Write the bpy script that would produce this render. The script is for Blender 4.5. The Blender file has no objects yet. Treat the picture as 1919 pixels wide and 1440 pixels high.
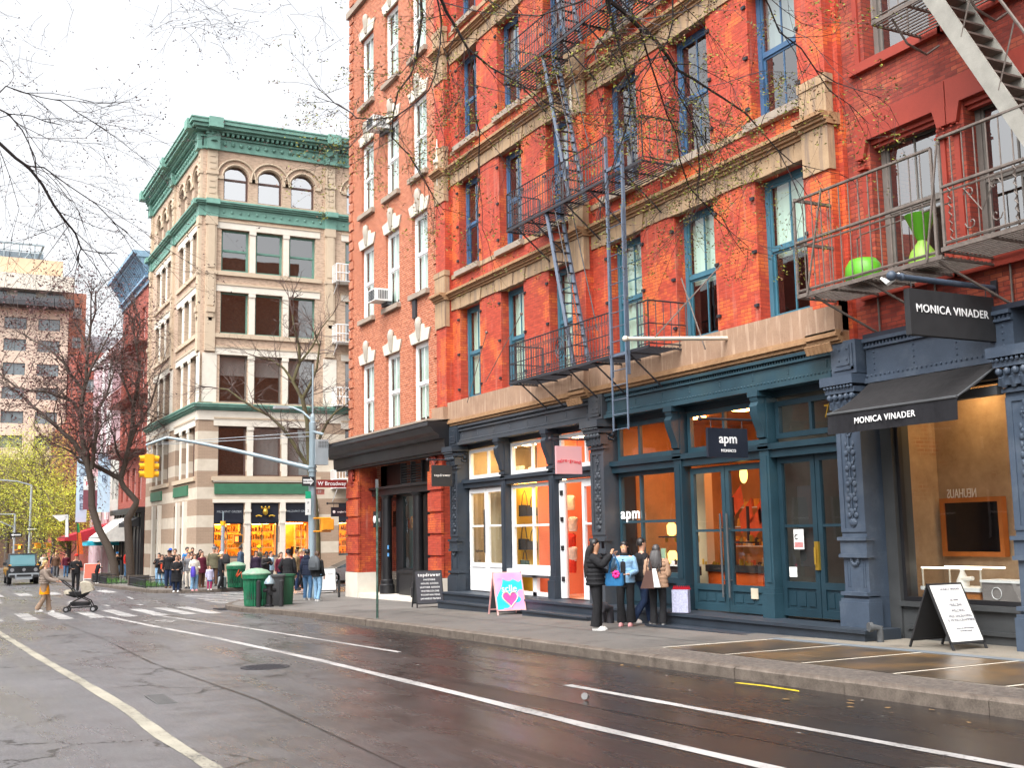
import bpy, math, random
from mathutils import Vector, Matrix, Euler
from math import radians as R, sin, cos, pi, sqrt
rnd = random.Random(11)
SC = bpy.context.scene; COL = SC.collection; D = bpy.data
def gz(x):
    return .0155*x if x > -38 else -.589+.0095*(x+38)
def sz(x): return gz(x)+.15
# ---------------------------------------------------------------- mesh builder
WL = {}
class MB:
    def __init__(s): s.v=[]; s.f=[]; s.m=[]; s.xf=None
    def add(s, vs, fs, mi=0):
        o=len(s.v)
        if s.xf is not None: vs=[tuple(s.xf@Vector(v)) for v in vs]
        s.v+=[tuple(v) for v in vs]; s.f+=[tuple(i+o for i in f) for f in fs]; s.m+=[mi]*len(fs)
        return s
    def box(s,x0,y0,z0,x1,y1,z1,mi=0):
        if x0>x1: x0,x1=x1,x0
        if y0>y1: y0,y1=y1,y0
        if z0>z1: z0,z1=z1,z0
        return s.add([(x0,y0,z0),(x1,y0,z0),(x1,y1,z0),(x0,y1,z0),(x0,y0,z1),(x1,y0,z1),(x1,y1,z1),(x0,y1,z1)],
          [(3,2,1,0),(4,5,6,7),(0,1,5,4),(1,2,6,5),(2,3,7,6),(3,0,4,7)],mi)
    def cbox(s,c,d,mi=0): return s.box(c[0]-d[0]/2,c[1]-d[1]/2,c[2]-d[2]/2,c[0]+d[0]/2,c[1]+d[1]/2,c[2]+d[2]/2,mi)
    def quad(s,a,b,c,d,mi=0): return s.add([a,b,c,d],[(0,1,2,3)],mi)
    def prism(s,poly,axis,a,b,mi=0):
        # poly in 2D, extruded along axis from a to b
        n=len(poly)
        def P(p,t): return (t,p[0],p[1]) if axis==0 else ((p[0],t,p[1]) if axis==1 else (p[0],p[1],t))
        vs=[P(p,a) for p in poly]+[P(p,b) for p in poly]
        fs=[tuple(range(n)),tuple(range(2*n-1,n-1,-1))]+[(i,i+n,(i+1)%n+n,(i+1)%n) for i in range(n)]
        return s.add(vs,fs,mi)
    def tube(s,pts,r,n=6,mi=0,cap=True,sy=1.0):
        pts=[Vector(p) for p in pts]; k=len(pts)
        rs=r if isinstance(r,(list,tuple)) else [r]*k
        vs=[];fs=[]; up=None
        for i,p in enumerate(pts):
            t=(pts[min(i+1,k-1)]-pts[max(i-1,0)])
            if t.length<1e-9: t=Vector((0,0,1))
            t.normalize()
            if up is None:
                up=Vector((0,1,0)) if abs(t.y)<.9 else Vector((1,0,0))
            a=t.cross(up)
            if a.length<1e-6: a=t.cross(Vector((1,0,0)))
            a.normalize(); b=a.cross(t).normalized(); up=b
            rr=rs[i]; ra,rb=(rr if isinstance(rr,(tuple,list)) else (rr,rr*sy))
            for j in range(n):
                g=2*pi*j/n; vs.append(p+a*(cos(g)*ra)+b*(sin(g)*rb))
        for i in range(k-1):
            for j in range(n):
                fs.append((i*n+j,i*n+(j+1)%n,(i+1)*n+(j+1)%n,(i+1)*n+j))
        if cap: fs.append(tuple(range(n-1,-1,-1))); fs.append(tuple(range((k-1)*n,k*n)))
        return s.add(vs,fs,mi)
    def rings(s,rr,n=14,mi=0,cap=True,cx=0,cy=0,sq=2.0):
        # rr: list of (z,rx,ry,ox,oy)
        vs=[];fs=[];k=len(rr)
        for q in rr:
            z,rx,ry=q[:3]; ox=q[3] if len(q)>3 else 0; oy=q[4] if len(q)>4 else 0
            for j in range(n):
                g=2*pi*j/n; c,sn=cos(g),sin(g)
                c=math.copysign(abs(c)**(2/sq),c); sn=math.copysign(abs(sn)**(2/sq),sn)
                vs.append((cx+ox+rx*c,cy+oy+ry*sn,z))
        for i in range(k-1):
            for j in range(n): fs.append((i*n+j,i*n+(j+1)%n,(i+1)*n+(j+1)%n,(i+1)*n+j))
        if cap: fs.append(tuple(range(n-1,-1,-1))); fs.append(tuple(range((k-1)*n,k*n)))
        return s.add(vs,fs,mi)
    def lathe(s,prof,c=(0,0,0),n=16,mi=0): return s.rings([(c[2]+z,r,r) for r,z in prof],n,mi,True,c[0],c[1])
    def sph(s,c,r,n=10,mi=0,sx=1,sy=1,sz_=1):
        k=max(4,n//2+1)
        return s.rings([(c[2]-r*sz_*cos(pi*i/k),max(1e-4,r*sx*sin(pi*i/k)),max(1e-4,r*sy*sin(pi*i/k))) for i in range(k+1)],n,mi,True,c[0],c[1])
    def build(s,name,mats,parent=None,local=False,smooth=None):
        me=D.meshes.new(name)
        off=Vector((0,0,0))
        if parent is not None and not local: off=WL.get(parent.name,Vector((0,0,0)))
        me.from_pydata([(a-off[0],b-off[1],c-off[2]) for a,b,c in s.v],[],s.f)
        if not isinstance(mats,(list,tuple)): mats=[mats]
        for m in mats: me.materials.append(m)
        if len(mats)>1: me.polygons.foreach_set('material_index',s.m)
        if smooth is not None:
            me.polygons.foreach_set('use_smooth',[True]*len(me.polygons)); me.set_sharp_from_angle(angle=R(smooth))
        me.update()
        o=D.objects.new(name,me); COL.objects.link(o)
        if parent is not None: o.parent=parent
        WL[o.name]=off if parent is not None else Vector((0,0,0))
        return o
def tag(o,label=None,cat=None,group=None,kind=None):
    if label: o['label']=label
    if cat: o['category']=cat
    if group: o['group']=group
    if kind: o['kind']=kind
    return o
def thing(name,label,cat,loc=(0,0,0),rz=0,group=None):
    o=D.objects.new(name,None); COL.objects.link(o); o.location=loc; o.rotation_euler=(0,0,rz)
    o.empty_display_size=.3; WL[o.name]=Vector(loc)
    return tag(o,label,cat,group)
def struct(name,mb,mats,smooth=None):
    o=mb.build(name,mats,None,smooth=smooth); o['kind']='structure'; return o
def copy_part(o,parent,loc=None,rz=None):
    c=o.copy(); COL.objects.link(c); c.parent=parent
    if loc is not None: c.location=loc
    if rz is not None: c.rotation_euler=(0,0,rz)
    for ch in o.children: copy_part(ch,c)
    return c
def copy_thing(o,loc,rz=0,label=None):
    c=o.copy(); COL.objects.link(c); c.location=loc; c.rotation_euler=(0,0,rz)
    if label: c['label']=label
    for ch in o.children: copy_part(ch,c)
    return c
# ---------------------------------------------------------------- materials
MC={}
def newmat(name):
    m=D.materials.new(name); m.use_nodes=True; nt=m.node_tree; nt.nodes.clear()
    return m,nt
def N(nt,t,**k):
    n=nt.nodes.new(t)
    for a,b in k.items():
        if a in n.bl_rna.properties.keys(): setattr(n,a,b)
        else: n.inputs[a.replace('_',' ')].default_value=b
    return n
def L(nt,a,b): nt.links.new(a,b)
def c4(c): return (c[0],c[1],c[2],1)
def ramp(nt,fac,stops):
    r=N(nt,'ShaderNodeValToRGB'); e=r.color_ramp.elements
    e[0].position=stops[0][0]; e[0].color=c4(stops[0][1]); e[1].position=stops[-1][0]; e[1].color=c4(stops[-1][1])
    for p,c in stops[1:-1]:
        q=e.new(p); q.color=c4(c)
    L(nt,fac,r.inputs[0]); return r
def noise(nt,vec,scale,detail=4,rough=.55):
    n=N(nt,'ShaderNodeTexNoise'); n.inputs['Scale'].default_value=scale; n.inputs['Detail'].default_value=detail; n.inputs['Roughness'].default_value=rough
    if vec is not None: L(nt,vec,n.inputs['Vector'])
    return n
def mixc(nt,fac,a,b,mode='MIX'):
    m=N(nt,'ShaderNodeMix',data_type='RGBA',blend_type=mode)
    for s,v in ((0,fac),(6,a),(7,b)):
        if hasattr(v,'is_linked') or hasattr(v,'links'): L(nt,v,m.inputs[s])
        else: m.inputs[s].default_value=v if s==0 else c4(v)
    return m.outputs[2]
def finish(m,nt,col,rough=.6,bump=None,bstr=.3,bdist=.02,metal=0,spec=.5,emit=None,estr=0,alpha=None,coat=0):
    p=N(nt,'ShaderNodeBsdfPrincipled'); o=N(nt,'ShaderNodeOutputMaterial'); L(nt,p.outputs[0],o.inputs[0])
    def S(k,v):
        if hasattr(v,'links'): L(nt,v,p.inputs[k])
        else: p.inputs[k].default_value=c4(v) if isinstance(v,tuple) else v
    S('Base Color',col); S('Roughness',rough); S('Metallic',metal); S('Specular IOR Level',spec)
    if coat: S('Coat Weight',coat); p.inputs['Coat Roughness'].default_value=.06
    if emit: S('Emission Color',emit); S('Emission Strength',estr)
    if alpha is not None: S('Alpha',alpha)
    if bump is not None:
        b=N(nt,'ShaderNodeBump'); b.inputs['Strength'].default_value=bstr; b.inputs['Distance'].default_value=bdist
        L(nt,bump,b.inputs['Height']); L(nt,b.outputs[0],p.inputs['Normal'])
    return m
def pos(nt): return N(nt,'ShaderNodeNewGeometry').outputs['Position']
def objc(nt): return N(nt,'ShaderNodeTexCoord').outputs['Object']
def mat(name,col,rough=.6,var=.18,scale=3.0,bump=.15,metal=0,spec=.5,dirt=None,coat=0,fine=60):
    if name in MC: return MC[name]
    m,nt=newmat(name); v=objc(nt)
    n1=noise(nt,v,scale,5); n2=noise(nt,v,fine,3)
    a=tuple(c*(1-var) for c in col); b=tuple(min(1,c*(1+var)) for c in col)
    c=ramp(nt,n1.outputs[0],[(.3,a),(.7,b)]).outputs[0]
    c=mixc(nt,.25,c,ramp(nt,n2.outputs[0],[(.35,a),(.65,b)]).outputs[0])
    if dirt:
        n3=noise(nt,v,scale*.6,8,.7); c=mixc(nt,ramp(nt,n3.outputs[0],[(.5,(0,0,0)),(.75,(1,1,1))]).outputs[0],c,dirt)
    r=N(nt,'ShaderNodeMapRange'); r.inputs['To Min'].default_value=max(.03,rough-.12); r.inputs['To Max'].default_value=min(1,rough+.12)
    L(nt,n1.outputs[0],r.inputs[0])
    MC[name]=finish(m,nt,c,r.outputs[0],n2.outputs[0],bump,.01,metal,spec,coat=coat); return m
def uvz(nt,warp=0):
    s=N(nt,'ShaderNodeSeparateXYZ'); L(nt,pos(nt),s.inputs[0])
    a=N(nt,'ShaderNodeMath',operation='ADD'); L(nt,s.outputs[0],a.inputs[0]); L(nt,s.outputs[1],a.inputs[1])
    c=N(nt,'ShaderNodeCombineXYZ'); L(nt,a.outputs[0],c.inputs[0]); L(nt,s.outputs[2],c.inputs[1])
    return c.outputs[0],s
def brick(name,c1,c2,mortar,bw=.21,bh=.072,ms=.006,patch=None,stain=None,bumps=.5,rough=.75,streak=None,pl=(.52,.66)):
    m,nt=newmat(name); v,s=uvz(nt)
    t=N(nt,'ShaderNodeTexBrick'); L(nt,v,t.inputs['Vector'])
    t.inputs['Scale'].default_value=1; t.inputs['Brick Width'].default_value=bw; t.inputs['Row Height'].default_value=bh
    t.inputs['Mortar Size'].default_value=ms; t.inputs['Mortar Smooth'].default_value=.3
    t.inputs['Color1'].default_value=c4(c1); t.inputs['Color2'].default_value=c4(c2); t.inputs['Mortar'].default_value=c4(mortar)
    c=t.outputs[0]; P=pos(nt)
    nb=noise(nt,v,9,3); c=mixc(nt,.5,c,ramp(nt,nb.outputs[0],[(.3,tuple(x*.7 for x in c1)),(.7,tuple(min(1,x*1.25) for x in c2))]).outputs[0],'OVERLAY') if False else c
    # single bricks that differ
    wn=N(nt,'ShaderNodeTexNoise'); mp=N(nt,'ShaderNodeMapping'); mp.inputs['Scale'].default_value=(1/bw,1/bh,1); L(nt,v,mp.inputs[0]); L(nt,mp.outputs[0],wn.inputs['Vector']); wn.inputs['Scale'].default_value=.9; wn.inputs['Detail'].default_value=1
    c=mixc(nt,ramp(nt,wn.outputs[0],[(.42,(0,0,0)),(.75,(.75,.75,.75))]).outputs[0],c,tuple(x*.55 for x in c1))
    if patch:
        sn=N(nt,'ShaderNodeVectorMath',operation='SNAP'); L(nt,v,sn.inputs[0]); sn.inputs[1].default_value=(bw*.5,bh,1)
        n=noise(nt,sn.outputs[0],.9,8,.72); c2_=mixc(nt,ramp(nt,n.outputs[0],[(pl[0],(0,0,0)),(pl[1],(1,1,1))]).outputs[0],c,patch); 
        mk=mixc(nt,t.outputs['Fac'],c2_,c); c=mk
    if stain:
        n=noise(nt,v,.35,6,.6); c=mixc(nt,ramp(nt,n.outputs[0],[(.48,(0,0,0)),(.8,(.7,.7,.7))]).outputs[0],c,stain)
    if streak:
        mp2=N(nt,'ShaderNodeMapping'); mp2.inputs['Scale'].default_value=(4,.35,1); L(nt,v,mp2.inputs[0])
        n=noise(nt,mp2.outputs[0],1.6,6,.6); c=mixc(nt,ramp(nt,n.outputs[0],[(.56,(0,0,0)),(.72,(.8,.8,.8))]).outputs[0],c,streak)
    inv=N(nt,'ShaderNodeMath',operation='SUBTRACT'); inv.inputs[0].default_value=1; L(nt,t.outputs['Fac'],inv.inputs[1])
    n5=noise(nt,v,40,4); ad=N(nt,'ShaderNodeMath',operation='ADD'); L(nt,inv.outputs[0],ad.inputs[0]); L(nt,n5.outputs[0],ad.inputs[1])
    return finish(m,nt,c,rough,ad.outputs[0],bumps,.01)
def stone(name,c1,c2,rough=.8,scale=2.5,streak=None,sfac=.55):
    m,nt=newmat(name); v,s=uvz(nt)
    n=noise(nt,v,scale,8,.65); c=ramp(nt,n.outputs[0],[(.3,c1),(.7,c2)]).outputs[0]
    n2=noise(nt,v,45,4)
    c=mixc(nt,.3,c,ramp(nt,n2.outputs[0],[(.3,tuple(x*.75 for x in c1)),(.7,c2)]).outputs[0])
    if streak:
        mp2=N(nt,'ShaderNodeMapping'); mp2.inputs['Scale'].default_value=(6,.5,1); L(nt,v,mp2.inputs[0])
        n3=noise(nt,mp2.outputs[0],1.5,6,.6); c=mixc(nt,ramp(nt,n3.outputs[0],[(sfac,(0,0,0)),(sfac+.15,(.8,.8,.8))]).outputs[0],c,streak)
    return finish(m,nt,c,rough,n2.outputs[0],.25,.01)
def glass(name,tint=(1,1,1),ior=1.6,rough=.015,trans=1.0):
    m,nt=newmat(name)
    fr=N(nt,'ShaderNodeFresnel'); gm=N(nt,'ShaderNodeNewGeometry'); mr=N(nt,'ShaderNodeMapRange'); L(nt,gm.outputs['Backfacing'],mr.inputs[0]); mr.inputs[3].default_value=ior; mr.inputs[4].default_value=1/ior; L(nt,mr.outputs[0],fr.inputs[0])
    n=noise(nt,pos(nt),.8,1); b=N(nt,'ShaderNodeBump'); b.inputs['Strength'].default_value=.06; b.inputs['Distance'].default_value=.05; L(nt,n.outputs[0],b.inputs['Height'])
    t=N(nt,'ShaderNodeBsdfTransparent'); t.inputs[0].default_value=c4(tint)
    g=N(nt,'ShaderNodeBsdfGlossy'); g.inputs['Roughness'].default_value=rough; g.inputs[0].default_value=(1,1,1,1); L(nt,b.outputs[0],g.inputs['Normal'])
    mx=N(nt,'ShaderNodeMixShader'); L(nt,fr.outputs[0],mx.inputs[0]); L(nt,t.outputs[0],mx.inputs[1]); L(nt,g.outputs[0],mx.inputs[2])
    o=N(nt,'ShaderNodeOutputMaterial'); L(nt,mx.outputs[0],o.inputs[0]); return m
def emis(name,col,st):
    if name in MC: return MC[name]
    m,nt=newmat(name); e=N(nt,'ShaderNodeEmission'); e.inputs[0].default_value=c4(col); e.inputs[1].default_value=st
    o=N(nt,'ShaderNodeOutputMaterial'); L(nt,e.outputs[0],o.inputs[0]); MC[name]=m; return m
def fabric(name,col,rough=.85,var=.2): return mat(name,col,rough,var,14,.25,spec=.2,fine=120)
# ---------------------------------------------------------------- text
FONTW={}
def txt(parent,s,size,m,loc,rot,align='CENTER',ext=.003,name='lettering',sx=1.0,bold=0.0,spacing=1.0,local=False):
    cu=D.curves.new('t','FONT'); cu.body=s; cu.size=size; cu.align_x=align; cu.align_y='CENTER'; cu.extrude=ext; cu.offset=bold*.35; cu.space_character=spacing; cu.resolution_u=3
    ob=D.objects.new('t',cu); COL.objects.link(ob)
    bpy.context.view_layer.update()
    me=D.meshes.new_from_object(ob); D.objects.remove(ob); D.curves.remove(cu)
    me.name=name
    M=Matrix.Diagonal((sx,1,1,1)); me.transform(M)
    me.materials.clear(); me.materials.append(m)
    o=D.objects.new(name,me); COL.objects.link(o); o.parent=parent
    off=Vector((0,0,0)) if local or parent is None else WL.get(parent.name,Vector((0,0,0)))
    o.location=Vector(loc)-off; o.rotation_euler=rot
    return o
FY=(R(90),0,0); FXr=(R(90),0,R(90))
# ---------------------------------------------------------------- wall with holes
def wall(mb,u0,u1,z0,z1,holes,face,depth,fy,mi=0,mr=None):
    """fy(u,d,z)->xyz ; d=0 wall plane, d>0 inward. holes (u0,z0,u1,z1)"""
    us=sorted({u0,u1,*[h[0] for h in holes],*[h[2] for h in holes]}); zs=sorted({z0,z1,*[h[1] for h in holes],*[h[3] for h in holes]})
    us=[u for u in us if u0<=u<=u1]; zs=[z for z in zs if z0<=z<=z1]
    mr=mi if mr is None else mr
    for i in range(len(us)-1):
        for j in range(len(zs)-1):
            a,b,c,d=us[i],us[i+1],zs[j],zs[j+1]; cu,cz=(a+b)/2,(c+d)/2
            if any(h[0]<cu<h[2] and h[1]<cz<h[3] for h in holes): continue
            mb.quad(fy(a,0,c),fy(b,0,c),fy(b,0,d),fy(a,0,d),mi)
    for h in holes:
        a,c,b,d=h
        mb.quad(fy(a,0,c),fy(a,0,d),fy(a,depth,d),fy(a,depth,c),mr); mb.quad(fy(b,0,d),fy(b,0,c),fy(b,depth,c),fy(b,depth,d),mr)
        mb.quad(fy(a,0,d),fy(b,0,d),fy(b,depth,d),fy(a,depth,d),mr); mb.quad(fy(b,0,c),fy(a,0,c),fy(a,depth,c),fy(b,depth,c),mr)
def FYm(Y): return lambda u,d,z:(u,Y+d,z)
def FXm(X): return lambda u,d,z:(X-d,u,z)
# ---------------------------------------------------------------- palette
m_brickA=brick('brick_orange',(.38,.085,.032),(.50,.145,.06),(.52,.35,.25),.21,.075,.009,stain=(.34,.11,.055),bumps=.4)
m_brickB=brick('brick_red',(.42,.050,.022),(.50,.066,.028),(.30,.035,.018),.21,.072,.007,patch=(.62,.13,.028),stain=(.36,.045,.03),streak=(.42,.14,.10),bumps=.5,rough=.6,pl=(.50,.57))
m_brickC=brick('brick_deep_red',(.22,.030,.018),(.36,.052,.027),(.14,.035,.026),.22,.075,.007,patch=(.40,.09,.04),stain=(.20,.035,.028),bumps=.6,pl=(.52,.60))
m_brickD=brick('brick_tan',(.52,.375,.275),(.57,.42,.31),(.46,.34,.245),.24,.08,.006,stain=(.42,.29,.2),bumps=.2)
m_brickE=brick('brick_far_red',(.36,.075,.05),(.42,.10,.07),(.35,.12,.09),.3,.1,.01)
m_brickG=brick('brick_brown',(.13,.075,.045),(.17,.10,.06),(.12,.08,.06),.22,.075,.008)
m_redpaint=stone('red_painted_stone',(.25,.028,.015),(.33,.040,.02),.6)
m_tan=stone('tan_stone',(.30,.195,.11),(.45,.31,.185),streak=(.20,.145,.11),sfac=.5)
m_ledge=stone('brown_ledge_stone',(.26,.16,.105),(.38,.245,.16),streak=(.50,.36,.26),sfac=.52)
m_mould=stone('brown_moulding',(.24,.125,.055),(.42,.25,.13),.7,9)
m_sill=stone('grey_sill_stone',(.27,.21,.165),(.36,.30,.24))
m_key=stone('keystone_white',(.58,.52,.42),(.68,.63,.54))
m_carve=stone('carved_grey',(.32,.29,.24),(.45,.41,.35))
m_pale=stone('pale_stone',(.66,.60,.51),(.76,.71,.62))
m_tanD=stone('tan_block',(.50,.39,.28),(.58,.47,.345))
m_green=mat('green_copper_paint',(.16,.33,.27),.6,.2,2,.2,dirt=(.10,.22,.18))
m_green2=mat('green_panel_paint',(.04,.15,.085),.5)
m_slate=mat('slate_iron_paint',(.024,.033,.046),.5,.25,2,.2,fine=30)
m_slateL=mat('slate_iron_light',(.042,.050,.062),.5,.2,2,.12,fine=30,dirt=(.07,.07,.07))
m_teal=mat('teal_iron_paint',(.008,.029,.043),.5,.2,2,.12,fine=30)
m_tealL=mat('teal_iron_light',(.017,.050,.070),.5,.25,2,.12,fine=30,dirt=(.03,.062,.072))
m_blue=mat('blue_slate_paint',(.048,.068,.10),.5,.2,2,.12,fine=30,dirt=(.10,.125,.16))
m_navy=mat('navy_iron_paint',(.020,.024,.038),.45,.15,2,.1)
m_white=mat('white_paint',(.80,.80,.80),.45,.05,3,.05)
m_winblue=mat('window_blue_paint',(.045,.145,.20),.45,.18,2,.1)
m_winblue2=mat('window_blue_paint_upper',(.045,.11,.21),.45,.18,2,.1)
m_wingrey=mat('window_grey_paint',(.15,.135,.12),.5,.15,3,.1)
m_winbrown=mat('window_brown_paint',(.10,.055,.045),.5)
m_wingreen=mat('window_green_paint',(.12,.25,.20),.5)
m_black=mat('black_paint',(.012,.012,.014),.4,.2,2,.1)
m_blackm=mat('black_matt',(.016,.016,.018),.75,.2,6,.1)
m_iron=mat('iron_blue_grey',(.10,.13,.18),.5,.2,6,.2)
m_irond=mat('iron_dark',(.022,.022,.028),.55,.3,9,.2)
m_ironb=mat('iron_brown_grey',(.13,.105,.09),.65,.3,12,.3,dirt=(.07,.05,.04))
m_silver=mat('silver_paint',(.38,.42,.45),.4,.1,3,.05,metal=.3)
m_galv=mat('galvanised_blue_grey',(.26,.33,.37),.45,.1,3,.05,metal=.2)
m_yellow=mat('signal_yellow',(.86,.42,.01),.4,.06,3,.05)
m_orange=mat('signal_orange',(.80,.32,.02),.5,.15,5,.1)
m_greenbin=mat('bin_green',(.01,.14,.065),.4,.25,5,.1,dirt=(.06,.20,.12))
m_lid=mat('bin_lid',(.20,.33,.23),.5,.25,12,.1,dirt=(.38,.34,.25))
m_grey=mat('grey_plastic',(.07,.075,.08),.6)
m_concw=mat('rough_concrete',(.45,.44,.40),.85,.15,4,.3)
m_gold=mat('brass',(.62,.40,.06),.35,.1,5,.05,metal=.8)
m_core=mat('dark_room',(.02,.02,.02),.9,.2,2,0)
m_blind=mat('window_blind',(.60,.68,.60),.8,.05,2,0)
m_blindw=mat('pale_curtain',(.70,.72,.70),.9,.06,3,0)
m_glass=glass('window_glass',(.82,.92,.87),2.0)
m_glassC=glass('window_glass_bright',(.6,.7,.7),3.4)
m_glassU=glass('window_glass_upper',(.6,.65,.68),2.6)
m_shop=glass('shop_glass',(.93,.95,.94),1.6)
m_pap=mat('paper',(.75,.75,.73),.8,.05,3,0)
m_cream=mat('cream_wall',(.72,.60,.40),.8,.08,1,.1)
m_lamp=emis('lamp_warm',(1,.66,.30),20); m_lampo=emis('lamp_orange',(1,.36,.09),24); m_lampw=emis('lamp_white',(1,.90,.75),10)
m_ltr=mat('letter_white',(.82,.82,.82),.5,.02,1,0)
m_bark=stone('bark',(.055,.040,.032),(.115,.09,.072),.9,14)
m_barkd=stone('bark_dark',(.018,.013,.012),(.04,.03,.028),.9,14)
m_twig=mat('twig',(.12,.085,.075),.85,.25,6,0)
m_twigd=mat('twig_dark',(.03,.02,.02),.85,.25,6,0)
# ---------------------------------------------------------------- ground
def m_asphalt():
    m,nt=newmat('asphalt'); P=pos(nt)
    n=noise(nt,P,.35,6,.6); n2=noise(nt,P,55,5,.75); n3=noise(nt,P,2.2,6,.65)
    mp=N(nt,'ShaderNodeMapping'); mp.inputs['Scale'].default_value=(.25,1.6,1); L(nt,P,mp.inputs[0]); n4=noise(nt,mp.outputs[0],.8,6,.6)
    c=ramp(nt,n2.outputs[0],[(.32,(.040,.040,.042)),(.5,(.12,.118,.124)),(.74,(.30,.295,.31))]).outputs[0]
    c=mixc(nt,ramp(nt,n3.outputs[0],[(.42,(0,0,0)),(.72,(.55,.55,.55))]).outputs[0],c,(.060,.055,.056))
    wet=ramp(nt,n4.outputs[0],[(.40,(0,0,0)),(.60,(1,1,1))]).outputs[0]
    c=mixc(nt,.35,c,ramp(nt,n.outputs[0],[(.35,(.075,.070,.070)),(.65,(.15,.145,.155))]).outputs[0])
    wv=N(nt,'ShaderNodeTexVoronoi',feature='DISTANCE_TO_EDGE'); wv.inputs['Scale'].default_value=.55; wn=noise(nt,P,1.5,5,.7); wa=N(nt,'ShaderNodeVectorMath',operation='MULTIPLY_ADD'); L(nt,wn.outputs['Color'],wa.inputs[0]); wa.inputs[1].default_value=(1.1,1.1,1.1); L(nt,P,wa.inputs[2]); L(nt,wa.outputs[0],wv.inputs['Vector'])
    ck=ramp(nt,wv.outputs['Distance'],[(0,(1,1,1)),(.010,(1,1,1)),(.018,(0,0,0))]).outputs[0]; gate=noise(nt,P,.22,2); ck2=mixc(nt,ramp(nt,gate.outputs[0],[(.50,(0,0,0)),(.56,(1,1,1))]).outputs[0],(0,0,0),ck); c=mixc(nt,ck2,c,(.018,.016,.016))
    sp=N(nt,'ShaderNodeTexVoronoi'); sp.inputs['Scale'].default_value=14; L(nt,P,sp.inputs['Vector']); c=mixc(nt,ramp(nt,sp.outputs['Distance'],[(0,(.5,.5,.5)),(.05,(.5,.5,.5)),(.09,(0,0,0))]).outputs[0],c,(.20,.195,.19))
    # darker towards kerb and right: dark facade reflections painted into the colour
    s=N(nt,'ShaderNodeSeparateXYZ'); L(nt,P,s.inputs[0])
    lx=N(nt,'ShaderNodeMath',operation='MULTIPLY_ADD'); L(nt,s.outputs[0],lx.inputs[0]); lx.inputs[1].default_value=.33; ly=N(nt,'ShaderNodeMath',operation='ADD'); L(nt,s.outputs[1],ly.inputs[0]); ly.inputs[1].default_value=6.6; L(nt,ly.outputs[0],lx.inputs[2]); nz=N(nt,'ShaderNodeMath',operation='MULTIPLY_ADD'); L(nt,n3.outputs[0],nz.inputs[0]); nz.inputs[1].default_value=2.4; L(nt,lx.outputs[0],nz.inputs[2]); lane=N(nt,'ShaderNodeMapRange'); L(nt,nz.outputs[0],lane.inputs[0]); lane.inputs[1].default_value=5.9; lane.inputs[2].default_value=9.4
    c=mixc(nt,lane.outputs[0],c,mixc(nt,.90,c,(.013,.010,.009)))
    r=N(nt,'ShaderNodeMapRange'); L(nt,wet,r.inputs[0]); r.inputs[3].default_value=.46; r.inputs[4].default_value=.24
    r2=N(nt,'ShaderNodeMath',operation='MULTIPLY_ADD'); L(nt,lane.outputs[0],r2.inputs[0]); r2.inputs[1].default_value=-.10; L(nt,r.outputs[0],r2.inputs[2])
    return finish(m,nt,c,r2.outputs[0],n2.outputs[0],.55,.006,spec=.5)
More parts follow.
